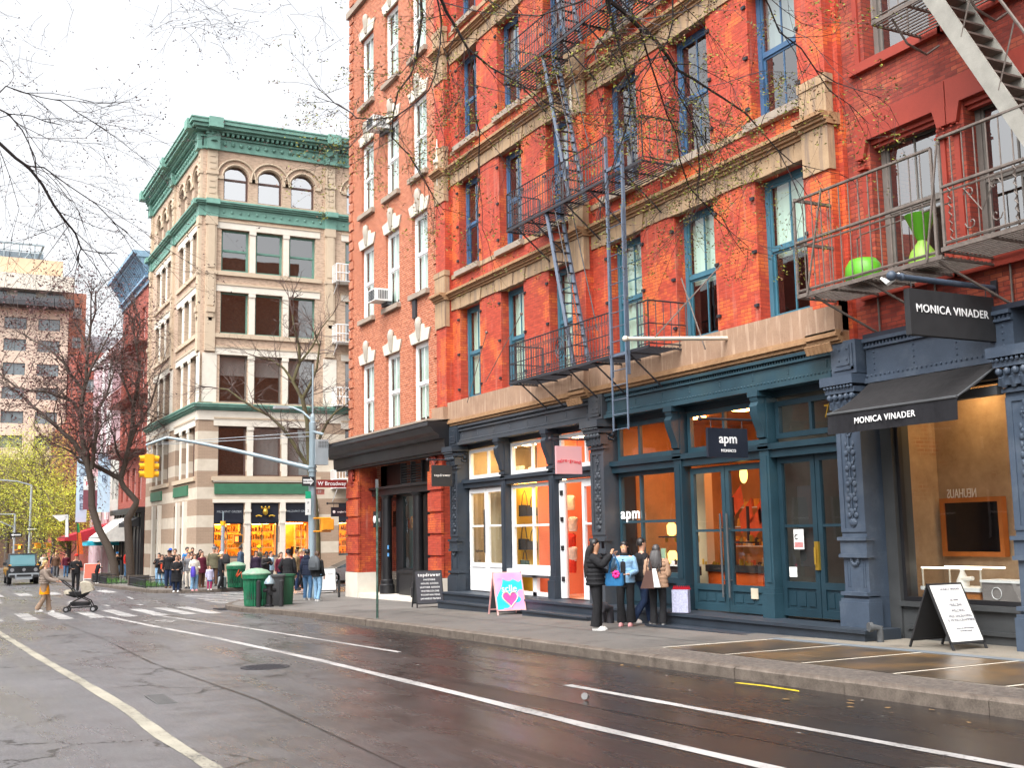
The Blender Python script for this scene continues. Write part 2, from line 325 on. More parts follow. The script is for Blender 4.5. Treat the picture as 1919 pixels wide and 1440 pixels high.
def m_pave():
    m,nt=newmat('pavement_concrete'); P=pos(nt)
    s=N(nt,'ShaderNodeSeparateXYZ'); L(nt,P,s.inputs[0])
    n=noise(nt,P,.5,8,.65); n2=noise(nt,P,50,4,.7)
    c=ramp(nt,n.outputs[0],[(.3,(.11,.10,.092)),(.7,(.19,.175,.16))]).outputs[0]
    # dark new asphalt-like concrete between two joints, pale old flags near the corner and in front of the right shop
    dk=N(nt,'ShaderNodeMapRange'); L(nt,s.outputs[0],dk.inputs[0]); dk.inputs[1].default_value=-30.2; dk.inputs[2].default_value=-29.4
    dk2=N(nt,'ShaderNodeMapRange'); L(nt,s.outputs[0],dk2.inputs[0]); dk2.inputs[1].default_value=-15.4; dk2.inputs[2].default_value=-15.0; dk2.inputs[3].default_value=1; dk2.inputs[4].default_value=0
    mm=N(nt,'ShaderNodeMath',operation='MULTIPLY'); L(nt,dk.outputs[0],mm.inputs[0]); L(nt,dk2.outputs[0],mm.inputs[1])
    c2=ramp(nt,n.outputs[0],[(.3,(.066,.060,.055)),(.7,(.118,.108,.098))]).outputs[0]
    c=mixc(nt,mm.outputs[0],c,c2)
    far=N(nt,'ShaderNodeMapRange'); L(nt,s.outputs[0],far.inputs[0]); far.inputs[1].default_value=-15.4; far.inputs[2].default_value=-14.6
    c=mixc(nt,far.outputs[0],c,ramp(nt,n.outputs[0],[(.3,(.15,.128,.10)),(.7,(.26,.23,.18))]).outputs[0])
    c=mixc(nt,.3,c,ramp(nt,n2.outputs[0],[(.3,(.06,.055,.05)),(.7,(.3,.28,.26))]).outputs[0])
    peb=noise(nt,P,16,6,.8); e1=N(nt,'ShaderNodeMapRange'); L(nt,s.outputs[1],e1.inputs[0]); e1.inputs[1].default_value=10.5; e1.inputs[2].default_value=10.35; 
    mk=N(nt,'ShaderNodeMath',operation='MULTIPLY'); L(nt,e1.outputs[0],mk.inputs[0]); L(nt,far.outputs[0],mk.inputs[1])
    c=mixc(nt,mk.outputs[0],c,ramp(nt,peb.outputs[0],[(.35,(.035,.03,.027)),(.5,(.10,.085,.075)),(.7,(.24,.21,.18))]).outputs[0])
    # stains and trodden gum
    st=noise(nt,P,1.3,8,.7); c=mixc(nt,ramp(nt,st.outputs[0],[(.52,(0,0,0)),(.68,(.7,.7,.7))]).outputs[0],c,(.045,.040,.037))
    vo=N(nt,'ShaderNodeTexVoronoi'); vo.inputs['Scale'].default_value=2.2; L(nt,P,vo.inputs['Vector']); c=mixc(nt,ramp(nt,vo.outputs['Distance'],[(.0,(.8,.8,.8)),(.055,(.8,.8,.8)),(.07,(0,0,0))]).outputs[0],c,(.028,.026,.025))
    return finish(m,nt,c,.68,n2.outputs[0],.3,.004)
m_asph=m_asphalt(); m_pv=m_pave()
m_kerb=stone('kerb_granite',(.05,.038,.030),(.20,.165,.135),.75,5)
def paint(name,a,b):
    m,nt=newmat(name); P=pos(nt); n=noise(nt,P,22,8,.75); n2=noise(nt,P,1.1,5,.6); n3=noise(nt,P,70,3)
    c=ramp(nt,n2.outputs[0],[(.35,b),(.62,a)]).outputs[0]
    mx=N(nt,'ShaderNodeMath',operation='MULTIPLY_ADD'); L(nt,n2.outputs[0],mx.inputs[0]); mx.inputs[1].default_value=-.35; L(nt,n.outputs[0],mx.inputs[2])
    c=mixc(nt,ramp(nt,mx.outputs[0],[(.40,(0,0,0)),(.45,(1,1,1))]).outputs[0],c,(.07,.067,.066)); return finish(m,nt,c,.6,n3.outputs[0],.3,.004)
m_mark=paint('road_paint',(.42,.41,.40),(.27,.265,.26)); m_markc=paint('road_paint_cream',(.38,.36,.29),(.25,.235,.19))
def m_rust():
    m,nt=newmat('rust_stained_plate'); P=pos(nt); n=noise(nt,P,.9,8,.6); n2=noise(nt,P,40,4)
    c=ramp(nt,n.outputs[0],[(.30,(.035,.028,.024)),(.48,(.085,.060,.038)),(.62,(.155,.090,.038)),(.75,(.20,.165,.135))]).outputs[0]
    return finish(m,nt,c,.30,n2.outputs[0],.3,.004)
m_plate=m_rust()
g=MB(); xs=[900,60,0,-38,-50,-70,-110,-200,-400,-1500]; ys=[-900,-30,60,900]
for i in range(len(xs)-1):
    for j in range(3):
        g.quad((xs[i],ys[j],gz(xs[i])),(xs[i],ys[j+1],gz(xs[i])),(xs[i+1],ys[j+1],gz(xs[i+1])),(xs[i+1],ys[j],gz(xs[i+1])))
struct('road',g,m_asph)
def slab(name,poly,m,h=.15,t=.0):
    mb=MB(); n=len(poly); vs=[(x,y,gz(x)+h) for x,y in poly]+[(x,y,gz(x)-.3) for x,y in poly]
    mb.add(vs,[tuple(range(n))]+[(i,i+n,(i+1)%n+n,(i+1)%n) for i in range(n)])
    return struct(name,mb,m)
def arc(cx,cy,r,a0,a1,n=10): return [(cx+r*cos(R(a0+(a1-a0)*i/n)),cy+r*sin(R(a0+(a1-a0)*i/n))) for i in range(n+1)]
nearc=[(p if p[0]<-38 else p) for p in arc(-36.2,16.7,7.8,270,180,12)]
near_edge=[(40,9.55),(10,9.5),(-10,9.5),(-22,9.6),(-30,9.6),(-33.2,9.35),(-35.2,8.95)]+nearc[1:]
pa=[p for p in near_edge if p[0]>=-38]; pb=[p for p in near_edge if p[0]<-38]
# split at X=-38 where the grade changes
yk=pa[-1][1]+(pb[0][1]-pa[-1][1])*((-38-pa[-1][0])/(pb[0][0]-pa[-1][0])); 
slab('pavement',[(40,30)]+pa+[(-38,yk),(-38,30)],m_pv)
slab('pavement',[(-38,30),(-38,yk)]+pb+[(-44,90),(-38,90)],m_pv)
far_edge=[(-58.9,90),(-58.9,16.6),(-57.5,15.6),(-53.6,14.2)]+arc(-55.6,12.5,2.9,10,-90,8)[1:]+[(-62,9.3),(-75,8.9),(-120,8.8),(-400,8.8)]
slab('pavement',far_edge+[(-400,90)],m_pv)
def kerb(pts,w=.17):
    mb=MB(); k=len(pts)
    for i in range(k-1):
        a=Vector(pts[i]);b=Vector(pts[i+1]); t=(b-a).normalized(); nrm=Vector((t.y,-t.x))
        L_=(b-a).length; nseg=max(1,int(L_/1.9)); 
        for q in range(nseg):
            p0=a.lerp(b,q/nseg)+t*.008; p1=a.lerp(b,(q+1)/nseg)-t*.008; o=rnd.uniform(-.012,.012)
            i0=p0-nrm*w*KS; i1=p1-nrm*w*KS; e0=p0+nrm*(.035+o)*KS; e1=p1+nrm*(.035+o)*KS; zz=.158+rnd.uniform(-.006,.006)
            c=.02
            vs=[(e0.x,e0.y,gz(e0.x)-.05),(e1.x,e1.y,gz(e1.x)-.05),(e1.x,e1.y,gz(e1.x)+zz-c),(e0.x,e0.y,gz(e0.x)+zz-c),
                (p1.x,p1.y,gz(p1.x)+zz),(p0.x,p0.y,gz(p0.x)+zz),(i1.x,i1.y,gz(i1.x)+zz),(i0.x,i0.y,gz(i0.x)+zz),(i1.x,i1.y,gz(i1.x)),(i0.x,i0.y,gz(i0.x))]
            mb.add(vs,[(0,1,2,3),(3,2,4,5),(5,4,6,7),(7,6,8,9),(0,3,5,7,9),(1,8,6,4,2)])
    return mb
KS=-1
struct('kerb',kerb(near_edge[1:]),m_kerb)
KS=-1
struct('kerb',kerb(far_edge[:-1]),m_kerb)
def gp(x,y,h): return (x,y,gz(x)+h)
def strip(name,pts,w,m,h=.004,jit=.012):
    mb=MB(); P=[]
    for i in range(len(pts)-1):
        a,b=pts[i],pts[i+1]; n=max(1,int(math.dist(a,b)/.6))
        P+=[(a[0]+(b[0]-a[0])*q/n,a[1]+(b[1]-a[1])*q/n) for q in range(n)]
    P.append(pts[-1])
    l=[];r=[]
    for i,p in enumerate(P):
        a=P[max(0,i-1)];b=P[min(len(P)-1,i+1)]; t=Vector((b[0]-a[0],b[1]-a[1])).normalized(); 
        d=w/2+rnd.uniform(-jit,jit)
        l.append(gp(p[0]-t.y*d,p[1]+t.x*d,h)); r.append(gp(p[0]+t.y*d,p[1]-t.x*d,h))
    for i in range(len(P)-1): mb.quad(l[i],l[i+1],r[i+1],r[i])
    return struct(name,mb,m)
strip('lane_line',[(-60,1.5),(-30.75,1.86),(-22.21,2.04),(-17.32,2.18),(-14.16,2.25),(-11.77,2.22),(-9.94,2.26),(-5,2.3),(5,2.3)],.15,m_markc)
strip('lane_line',[(-36.4,5.16),(-29.67,5.46),(-24.81,5.75),(-18.32,5.95),(-13.08,5.96),(-9.79,5.93),(-7.19,6.0),(8,6.05)],.16,m_mark)
strip('lane_line',[(-12.84,7.45),(-8.34,7.5),(-6.09,7.54),(8,7.6)],.13,m_mark)
strip('lane_line',[(-35.6,6.5),(-28.15,7.09),(-22.43,7.38),(-18.8,7.54)],.12,m_mark)
for k,y in enumerate([-1.4,-.5,.35,1.25,2.1,3.07,3.98,4.88,5.75,6.63,7.45,8.15]):
    x0,x1=-41.4+.07*k,-37.3+.18*k
    q=MB(); w=.21; q.quad(gp(x0,y-w,.0045),gp(x1,y-w*1.05,.0045),gp(x1,y+w,.0045),gp(x0+.1,y+w,.0045)); struct('crossing_stripe',q,m_mark)
for k,x in enumerate([-42.2,-43.5,-44.9,-46.4,-48.0,-49.7,-51.3]):
    q=MB(); w=.3; y0=9.75+.08*k; q.quad(gp(x-w,y0,.0045),gp(x+w,y0,.0045),gp(x+w,16.2,.0045),gp(x-w,16.2,.0045)); struct('crossing_stripe',q,m_mark)
for k in range(14):
    y=8.3-1.25*k; q=MB(); q.quad(gp(-61.5,y-.3,.0045),gp(-57.3,y-.3,.0045),gp(-57.3,y+.3,.0045),gp(-61.5,y+.3,.0045)); struct('crossing_stripe',q,m_mark)
for a,b in (((-46,8.4),(-47.5,6.8)),((-44.5,8.2),(-46,6.6)),((-47,5.2),(-49.5,5.6)),((-43.5,6.2),(-44.6,6.2)),((-43.2,7.3),(-44.2,7.3)),((-43,5.2),(-44,5.2)),((-50,3),(-53,3.1)),((-49,7.9),(-51.5,8.1)),((-52,1),(-54.5,.9))):
    strip('road_marking',[a,b],.14,m_mark)
# bicycle symbol by the crossing and at the lower right
def bike(x,y,s):
    mb=MB()
    for cx in (-.62,.62):
        for i in range(16):
            a0,a1=2*pi*i/16,2*pi*(i+1)/16
            f=lambda a,r:gp(x+s*(cx+r*cos(a)),y+s*r*sin(a),.0048)
            mb.quad(f(a0,.30),f(a1,.30),f(a1,.40),f(a0,.40))
    for a,b in (((-.62,0),(-.15,.5)),((-.15,.5),(.45,.5)),((.45,.5),(0,0)),((0,0),(-.62,0)),((0,0),(-.2,.65)),((.62,0),(.4,.7))):
        t=Vector((b[0]-a[0],b[1]-a[1])).normalized()*.04
        mb.quad(gp(x+s*(a[0]-t.y),y+s*(a[1]+t.x),.0052),gp(x+s*(b[0]-t.y),y+s*(b[1]+t.x),.0052),gp(x+s*(b[0]+t.y),y+s*(b[1]-t.x),.0052),gp(x+s*(a[0]+t.y),y+s*(a[1]-t.x),.0052))
    return struct('bicycle_marking',mb,m_mark)
bike(-32.6,5.95,.8); bike(-5.75,6.85,.75)
def cover(x,y,r,label):
    t=thing('manhole_cover',label,'manhole cover',gp(x,y,.006)); a=MB(); a.lathe([(r,0),(r,.006),(r*.9,.006)],n=28); 
    a.build('rim',m_irond,t,True); b=MB()
    for i in range(-5,6):
        for j in range(-5,6):
            if i*i+j*j<22: b.box(i*r/6-.02,j*r/6-.02,.006,i*r/6+.02,j*r/6+.02,.011)
    b.build('tread',m_irond,t,True)
cover(-17.85,4.9,.38,'round iron manhole cover with square studs, right of the crossing in the middle lane')
q=MB(); q.box(-.45,-.12,0,.45,.12,.006); 
for i in range(9): q.box(-.42+.1*i,-.1,.006,-.38+.1*i,.1,.01)
t=thing('drain_cover','faint rectangular iron cover beside the left white line','drain cover',gp(-14.8,2.75,.005)); q.build('grate',mat('cover_grey',(.10,.10,.10),.6),t,True)
q=MB()
for i in range(12): q.box(-.55+.1*i,-.3,0,-.5+.1*i,.3,.02)
t=thing('storm_drain','black storm drain grating in the gutter at the corner beside the green bin','drain',gp(-37.6,9.0,.004)); q.build('grate',m_irond,t,True)
# joints, cellar plates and flags on the pavement
for i,(x,l) in enumerate(((-29.8,1),(-24.3,1),(-19.9,1),(-15.2,1))):
    q=MB(); q.quad((x-.012,9.8,sz(x)+.002),(x+.012,9.8,sz(x)+.002),(x+.012,13.2,sz(x)+.002),(x-.012,13.2,sz(x)+.002)); struct('paving_joint',q,m_irond)
q=MB(); q.quad((-29,11.5,sz(-29)+.0025),(-15,11.5,sz(-15)+.0025),(-15,11.52,sz(-15)+.0025),(-29,11.52,sz(-29)+.0025)); struct('paving_joint',q,m_irond)
for i,x in enumerate((-14.9,-13.35,-11.75,-10.15,-8.55,-6.95)):
    q=MB(); f=lambda a,b:(a,b,sz(a)+.004); q.quad(f(x+.03,10.45),f(x+1.52,10.45),f(x+1.52,12.55),f(x+.03,12.55)); struct('cellar_plate',q,m_plate)
    q=MB(); f=lambda a,b:(a,b,sz(a)+.008); q.quad(f(x-.02,10.4),f(x+.025,10.4),f(x+.025,12.6),f(x-.02,12.6)); struct('cellar_plate_edge',q,m_key)
q=MB(); f=lambda a,b:(a,b,sz(a)+.006); q.quad(f(-15.1,12.6),f(-4,12.6),f(-4,12.85),f(-15.1,12.85)); struct('paving_band',q,mat('blue_flag',(.14,.16,.18),.6))
# ---------------------------------------------------------------- windows
WP={}
def window(parent,wpos,rz,w,h,fm,key,inset=.2,mull=1,blind=None,fr=.075,split=.5,pm=None,bm=None,sill=None,hinge=False,grid=0,ac=False):
    pm=pm or m_glass; off=WL[parent.name]; loc=Vector(wpos)-off
    if key in WP: return copy_part(WP[key],parent,loc,rz)
    f=MB(); d=.1; i=inset
    f.box(0,i,0,fr,i+d,h); f.box(w-fr,i,0,w,i+d,h); f.box(fr,i,h-fr,w-fr,i+d,h); f.box(fr,i-.03,0,w-fr,i+d,fr*.9)
    s=.045
    if split:
        zs=h*split
        f.box(fr,i+.02,zs-.03,w-fr,i+.07,zs+.03)
        for (a,b,dy) in ((fr*.9,zs-.03,.05),(zs+.03,h-fr,.02)):
            f.box(fr,i+dy,a,fr+s,i+dy+.04,b); f.box(w-fr-s,i+dy,a,w-fr,i+dy+.04,b); f.box(fr+s,i+dy,b-s,w-fr-s,i+dy+.04,b); f.box(fr+s,i+dy,a,w-fr-s,i+dy+.04,a+s)
            for k in range(mull):
                x=fr+(w-2*fr)*(k+1)/(mull+1); f.box(x-.016,i+dy+.005,a+s,x+.016,i+dy+.035,b-s)
            if grid:
                for k in range(1,grid):
                    z=a+(b-a)*k/grid; f.box(fr+s,i+dy+.008,z-.014,w-fr-s,i+dy+.03,z+.014)
    elif mull:
        for k in range(mull):
            x=fr+(w-2*fr)*(k+1)/(mull+1); f.box(x-.04,i+.01,fr*.9,x+.04,i+.08,h-fr)
    if hinge:
        for z in (h*.12,h*.5,h*.88): f.box(-.12,-.05,z-.03,-.02,.02,z+.03,1); f.box(w+.02,-.05,z-.03,w+.12,.02,z+.03,1)
    fo=f.build('window',[fm,m_irond],parent,True); fo.location=loc; fo.rotation_euler=(0,0,rz); WL[fo.name]=Vector((0,0,0))
    p=MB(); zz=h*split if split else h-fr
    p.quad((fr,i+.065,fr*.8),(w-fr,i+.065,fr*.8),(w-fr,i+.065,zz),(fr,i+.065,zz))
    if split: p.quad((fr,i+.038,zz),(w-fr,i+.038,zz),(w-fr,i+.038,h-fr),(fr,i+.038,h-fr))
    p.build('pane',pm,fo,True)
    if blind:
        b=MB(); z0=h*(1-blind); n=10
        for k in range(n):
            xa=fr+(w-2*fr)*k/n; xb=fr+(w-2*fr)*(k+1)/n; ya=i+.16+(.015 if k%2 else 0); yb=i+.16+(0 if k%2 else .015)
            b.quad((xa,ya,z0),(xb,yb,z0),(xb,yb,h-fr),(xa,ya,h-fr))
        b.build('blind',bm or m_blind,fo,True)
    if sill:
        s_=MB(); s_.box(-.12,-.14,-.16,w+.12,inset,0); s_.build('sill',sill,fo,True)
    WP[key]=fo; return fo

m_seam=mat('tar_seam',(.016,.014,.014),.35,.2,6,.1)
strip('road_seam',[(-16,6.35),(-12,6.62),(-8.4,6.75),(-5,6.8),(6,6.9)],.035,m_seam,.003,.008)
strip('road_seam',[(-34,3.6),(-27,3.7),(-20,3.55),(-14,3.75),(-9,3.6),(0,3.7)],.03,m_seam,.003,.010)
strip('road_seam',[(-35.3,-2),(-35.0,2),(-35.4,5),(-35.1,8.6)],.05,m_seam,.003,.012)
strip('road_seam',[(-52.3,-3),(-52.5,2),(-52.2,6),(-51.9,9)],.06,m_seam,.003,.02)
YW=14.0
# ================================================================ building B (red brick, iron shop fronts)
bB=thing('brick_building','bright red painted brick building with tan bands, blue windows and dark iron shop front','building',(-22.7,14,0))
WX=[-29.95,-27.27,-24.57,-21.72,-19.1,-16.46]; WR=[5.64,9.54,13.43,17.3]; WW,WH=1.34,2.76
mb=MB(); holes=[(x,z,x+WW,z+WH) for x in WX for z in WR]
wall(mb,-31.22,-14.1,4.9,24,holes,0,.26,FYm(YW)); mb.box(-31.22,14.3,4.9,-14.1,26,24)
# keep body behind the reveals: drop the front face region by starting it 1.2 m back
mb=MB(); wall(mb,-31.22,-14.1,4.9,24,holes,0,.26,FYm(YW))
mb.quad((-31.22,14,4.9),(-31.22,26,4.9),(-31.22,26,24),(-31.22,14,24)); mb.quad((-14.1,14,4.9),(-14.1,14,24),(-14.1,26,24),(-14.1,26,4.9)); mb.quad((-31.22,14,24),(-31.22,26,24),(-14.1,26,24),(-14.1,14,24))
mb.build('wall',m_brickB,bB)
c=MB()
for k,z in enumerate((4.95,8.55,12.45,16.35,20.2)): c.box(-31.1,14.27,z,-14.2,19,z+.2)
c.box(-31.1,17.2,4.9,-14.2,17.4,24); c.build('interior',m_core,bB)
wk=0
for r,z in enumerate(WR):
    for k,x in enumerate(WX):
        upper=r>0; mm=m_winblue2 if upper else m_winblue
        if r==0: key=('B0',k in (2,3),.93 if k<4 else .55); bl=key[2]
        else: key=('B1',(k+r)%3==0,None); bl=.5 if key[1] else None
        window(bB,(x,YW,z),0,WW,WH,mm,key,inset=.24,mull=1,blind=bl,fr=.11,pm=(m_glassU if upper else None),sill=(m_sill if upper else None),hinge=True,grid=(3 if (r==0 and k in (2,3)) else 0))
# pilasters, stone bands and voussoirs
p=MB()
PIL=[(-31.2,-30.5),(-23.05,-22.42),(-14.82,-14.2)]
for a,b in PIL: p.box(a,13.78,5.1,b,14.001,24)
p.build('pilaster',m_brickB,bB)
bd=MB(); vo=MB(); co=MB()
for r,z in enumerate(WR):
    zt=z+WH
    # tan lintel band pieces, flared over each window
    xs=[-31.22]+[v for x in WX for v in (x-.22,x+WW+.22)]+[-14.1]
    bd.box(-30.5,13.962,zt+.03,-14.82,14.0,zt+.36)
    for x in WX:
        vo=MB()
        for j in range(5):
            a=x-.16+(WW+.32)*j/5; b=x-.16+(WW+.32)*(j+1)/5; e=.035*(j-2); 
            y=13.93 if j%2==0 else 13.945
            vo.prism([(a+.006-e*.2,zt-.002),(b-.006-e*.2+.0,zt-.002),(b-.006+e,zt+.352),(a+.006+e,zt+.352)],1,y,14.1)
        vo.build('lintel',m_tan,bB)
    for a,b in PIL: bd.box(a-.02,13.74,zt-.45,b+.02,13.9,zt+.355); bd.box(a-.03,13.74,zt+.58,b+.03,13.9,zt+1.12); bd.box(a-.06,13.72,zt+1.12,b+.06,13.9,zt+1.28)
    for (y,za,zb) in ((13.9,.36,.42),(13.84,.42,.47),(13.80,.47,.50),(13.75,.50,.57)):
        co.box(-31.2,y,zt+za,-14.12,14.0,zt+zb)
        for a,b in PIL: co.box(a-.06,y-.2,zt+za+.001,b+.06,y,zt+zb+.001)
    bd.box(-30.5,13.97,z-.15,-14.82,14.0,z-.02) if r else None
bd.build('stone_band',m_tan,bB); co.build('cornice',m_mould,bB)
lg=MB(); lg.box(-31.1,13.8,5.08,-14.2,14,5.62); 
for a,b in PIL: lg.box(a-.06,13.62,5.05,b+.06,13.8,5.5)
lg.build('ledge',m_ledge,bB)
lm=MB()
for (y,za,zb) in ((13.74,5.02,5.08),(13.72,4.97,5.02),(13.78,4.90,4.97),(13.84,4.86,4.90)):
    lm.box(-31.1,y,za,-14.2,14,zb)
    for a,b in PIL: lm.box(a-.08,y-.12,za+.001,b+.08,y,zb+.001)
for a,b in PIL:
    for i in range(6): x=a+(b-a)*(i+.5)/6; lm.tube([(x,13.6,4.72),(x,13.54,4.86)],.05,6)
lm.build('ledge_moulding',m_mould,bB)
# iron fascia
def fascia(par,x0,x1,z0,z1,m,ml,y=13.86):
    f=MB(); f.box(x0,y,z0,x1,y+.3,z1); f.box(x0,y-.10,z0-.01,x1,y,z0+.07); f.box(x0,y-.04,z0+.07,x1,y,z0+.15); f.box(x0,y-.08,z1-.06,x1,y,z1); f.box(x0,y-.05,z1-.16,x1,y,z1-.12)
    n=int((x1-x0)/.095)
    for i in range(n):
        x=x0+.05+(x1-x0-.1)*i/max(1,n-1); f.sph((x,y-.045,z0+.115),.02,6)
    n=max(2,int((x1-x0)/.075))
    for i in range(n):
        x=x0+.05+(x1-x0-.1)*i/(n-1); f.box(x-.015,y-.035,z1-.12,x+.015,y,z1-.065)
    k=max(2,round((x1-x0)/1.0))
    for i in range(k+1):
        x=x0+.18+(x1-x0-.36)*i/k
        for j in range(4): f.sph((x,y-.002,z0+.22+(z1-z0-.45)*j/3),.02,6)
    return f.build('iron_fascia',m,par)
fascia(bB,-29.75,-22.45,4.31,4.86,m_slateL,None); fascia(bB,-21.75,-14.45,4.31,4.86,m_tealL,None)
def ornament(mb,x,z0,z1,y):
    z=z0+.08
    mb.sph((x,y,z),.085,10,sy=.45,sz_=.8); k=0
    zz=z+.12
    while zz<z1-.35:
        for sx in (-1,1):
            mb.sph((x+sx*.075,y,zz),.05,8,sy=.5); mb.sph((x+sx*.05,y,zz+.08),.035,8,sy=.5); mb.sph((x+sx*.085,y,zz+.15),.028,6,sy=.5,sz_=1.7)
        mb.sph((x,y-.01,zz+.05),.04,8,sy=.6,sz_=1.6); zz+=.26
    mb.box(x-.01,y-.015,z0,x+.01,y+.01,z1-.05)
    for i in range(6):
        a=2*pi*i/6; mb.sph((x+.05*cos(a),y-.005,z1-.16+.05*sin(a)),.03,6,sy=.5)
    mb.sph((x,y-.02,z1-.16),.022,6); mb.sph((x,y,z1-.02),.03,6,sy=.5,sz_=2)
def big_pilaster(par,x0,x1,m,md,zb=None,plate=True,label=None,orn=True,y=13.78):
    """cast iron pilaster: base, fluted plinth, moulded band, ornamented shaft, capital"""
    xc=(x0+x1)/2; zb=sz(xc) if zb is None else zb; s=MB()
    s.box(x0-.05,y-.10,zb-.05,x1+.05,y+.2,zb+.42); s.box(x0-.04,y-.07,zb+.42,x1+.04,y+.2,zb+.47); s.box(x0-.02,y-.09,zb+.52,x1+.02,y+.2,zb+.58); s.box(x0+.0,y-.03,zb+.47,x1+.0,y+.2,zb+.52)
    s.box(x0,y,zb+.5,x1,y+.44,4.3); s.box(x0+.004,y+.2,zb-.05,x1-.004,y+.436,zb+.5)
    for q in (-.20,-.15,.15,.20): s.box(xc+q-.008,y-.012,zb+.66,xc+q+.008,y,1.18)
    s.box(x0-.04,y-.07,1.24,x1+.04,y+.1,1.30); s.box(x0-.02,y-.04,1.30,x1+.02,y+.1,1.52); s.box(x0-.05,y-.08,1.52,x1+.05,y+.1,1.58)
    s.box(x0,y-.02,1.66,x0+.10,y,3.55); s.box(x1-.10,y-.02,1.66,x1,y,3.55); s.box(x0+.1,y-.02,1.66,x1-.1,y,1.72); s.box(x0+.1,y-.02,3.49,x1-.1,y,3.55)
    s.box(x0-.03,y-.05,3.62,x1+.03,y+.1,3.68)
    s.box(x0-.03,y-.10,3.72,x1+.03,y+.1,3.95); s.box(x0-.06,y-.16,3.98,x1+.06,y+.2,4.07); s.box(x0-.12,y-.22,4.12,x1+.08,y+.3,4.27)
    for i in range(5): s.sph((x0+.02+(x1-x0-.04)*i/4,y-.13,3.92),.055,8)
    for i in range(9): s.sph((x0-.03+(x1-x0+.06)*i/8,y-.19,4.08),.028,6)
    for i in range(4): s.tube([(x0+.05+(x1-x0-.1)*i/3,y-.06,3.7),(x0+.05+(x1-x0-.1)*i/3,y-.12,3.84)],.045,6)
    o=s.build('iron_pilaster',m,par,smooth=35)
    if orn:
        q=MB(); ornament(q,xc,1.74,3.48,y-.012); 
        for i in range(7): a=pi*(1+i/6); q.sph((xc+.075*cos(a),y-.02,1.20+.075*sin(a)),.032,6)
        q.build('ornament',m,o)
    if plate:
        q=MB(); q.box(x0-.02,y-.02,4.31,x1+.0,y+.2,4.88); q.box(x0+.05,y-.045,4.38,x1-.06,y-.02,4.42); q.box(x1-.10,y-.045,4.38,x1-.06,y-.02,4.82); q.box(x1-.16,y-.035,4.46,x1-.135,y-.02,4.80); q.box(x0+.1,y-.035,4.46,x1-.14,y-.02,4.48)
        for dx in (-.1,.08):
            for dz in (4.56,4.74): q.sph((xc+dx,y-.03,dz),.022,6)
        q.build('cap_plate',m,o)
    return o
big_pilaster(bB,-30.3,-29.78,m_slate,m_slate,zb=.10); big_pilaster(bB,-22.4,-21.82,m_slateL,m_slate,zb=.1); big_pilaster(bB,-14.4,-13.84,m_blue,m_navy,zb=.1)
q=MB(); q.box(-30.28,13.82,-.6,-29.8,14.2,.14); q.box(-14.38,13.82,-.4,-13.86,14.5,.14); q.build('pilaster_foot',m_navy,bB)
# side roundels on the reveals
q=MB()
for x,m_ in ((-29.78,0),(-21.82,0)):
    for i in range(14):
        a=2*pi*i/14; q.sph((x+.02,14.0+.12*cos(a),3.95+.12*sin(a)),.026,6)
    q.sph((x+.02,14.0,3.95),.06,8)
q.build('roundel',m_slate,bB)
def slim_column(par,xc,m,y=13.95):
    s=MB(); w=.13; zb=.10
    s.box(xc-w-.04,y-.06,zb,xc+w+.04,y+.25,zb+.45); s.box(xc-w-.02,y-.03,zb+.45,xc+w+.02,y+.25,zb+.55); s.box(xc-w,y,zb+.5,xc+w,y+.26,4.31)
    s.box(xc-w-.03,y-.04,3.32,xc+w+.03,y+.1,3.40); s.box(xc-w-.02,y-.03,3.22,xc+w+.02,y+.1,3.27)
    pr=[(y,3.42),(y-.06,3.44),(y-.07,3.55),(y-.13,3.7),(y-.20,3.88),(y-.22,4.02),(y-.17,4.10),(y-.2,4.16),(y-.2,4.30),(y,4.30)]
    s.prism(pr,0,xc-w*.85,xc+w*.85)
    s.box(xc-w-.02,y-.22,4.2,xc+w+.02,y,4.31); s.box(xc-.07,y-.015,.75,xc+.07,y,3.1)
    return s.build('iron_column',m,par,smooth=35)
for x,m in ((-27.24,m_slate),(-24.6,m_slate),(-19.24,m_teal),(-16.5,m_tealL)): slim_column(bB,x,m)
# transom bars and soffit
q=MB(); q.box(-29.8,13.98,3.05,-22.35,14.26,3.26); q.box(-29.8,13.92,3.18,-22.35,13.98,3.28); q.box(-29.8,14.1,4.18,-22.35,14.26,4.31); q.build('transom_bar',m_slate,bB)
q=MB(); q.box(-21.85,13.98,3.05,-14.4,14.26,3.30); q.box(-21.85,13.92,3.20,-14.4,13.98,3.31); q.box(-21.85,14.1,4.18,-14.4,14.26,4.31); q.build('transom_bar',m_teal,bB)
def frame(par,name,x0,x1,z0,z1,m,y=14.12,fr=.08,mull=(),bars=(),panes=m_shop,d=.09):
    f=MB(); f.box(x0,y,z0,x0+fr,y+d,z1); f.box(x1-fr,y,z0,x1,y+d,z1); f.box(x0+fr,y,z0,x1-fr,y+d,z0+fr); f.box(x0+fr,y,z1-fr,x1-fr,y+d,z1)
    for u in mull: f.box(u-.035,y+.01,z0+fr,u+.035,y+d-.01,z1-fr)
    for u in bars: f.box(x0+fr,y+.015,u-.028,x1-fr,y+d-.015,u+.028)
    o=f.build(name,m,par); p=MB(); p.quad((x0+fr*.5,y+.05,z0+fr*.5),(x1-fr*.5,y+.05,z0+fr*.5),(x1-fr*.5,y+.05,z1-fr*.5),(x0+fr*.5,y+.05,z1-fr*.5)); p.build('pane',panes,o); return o
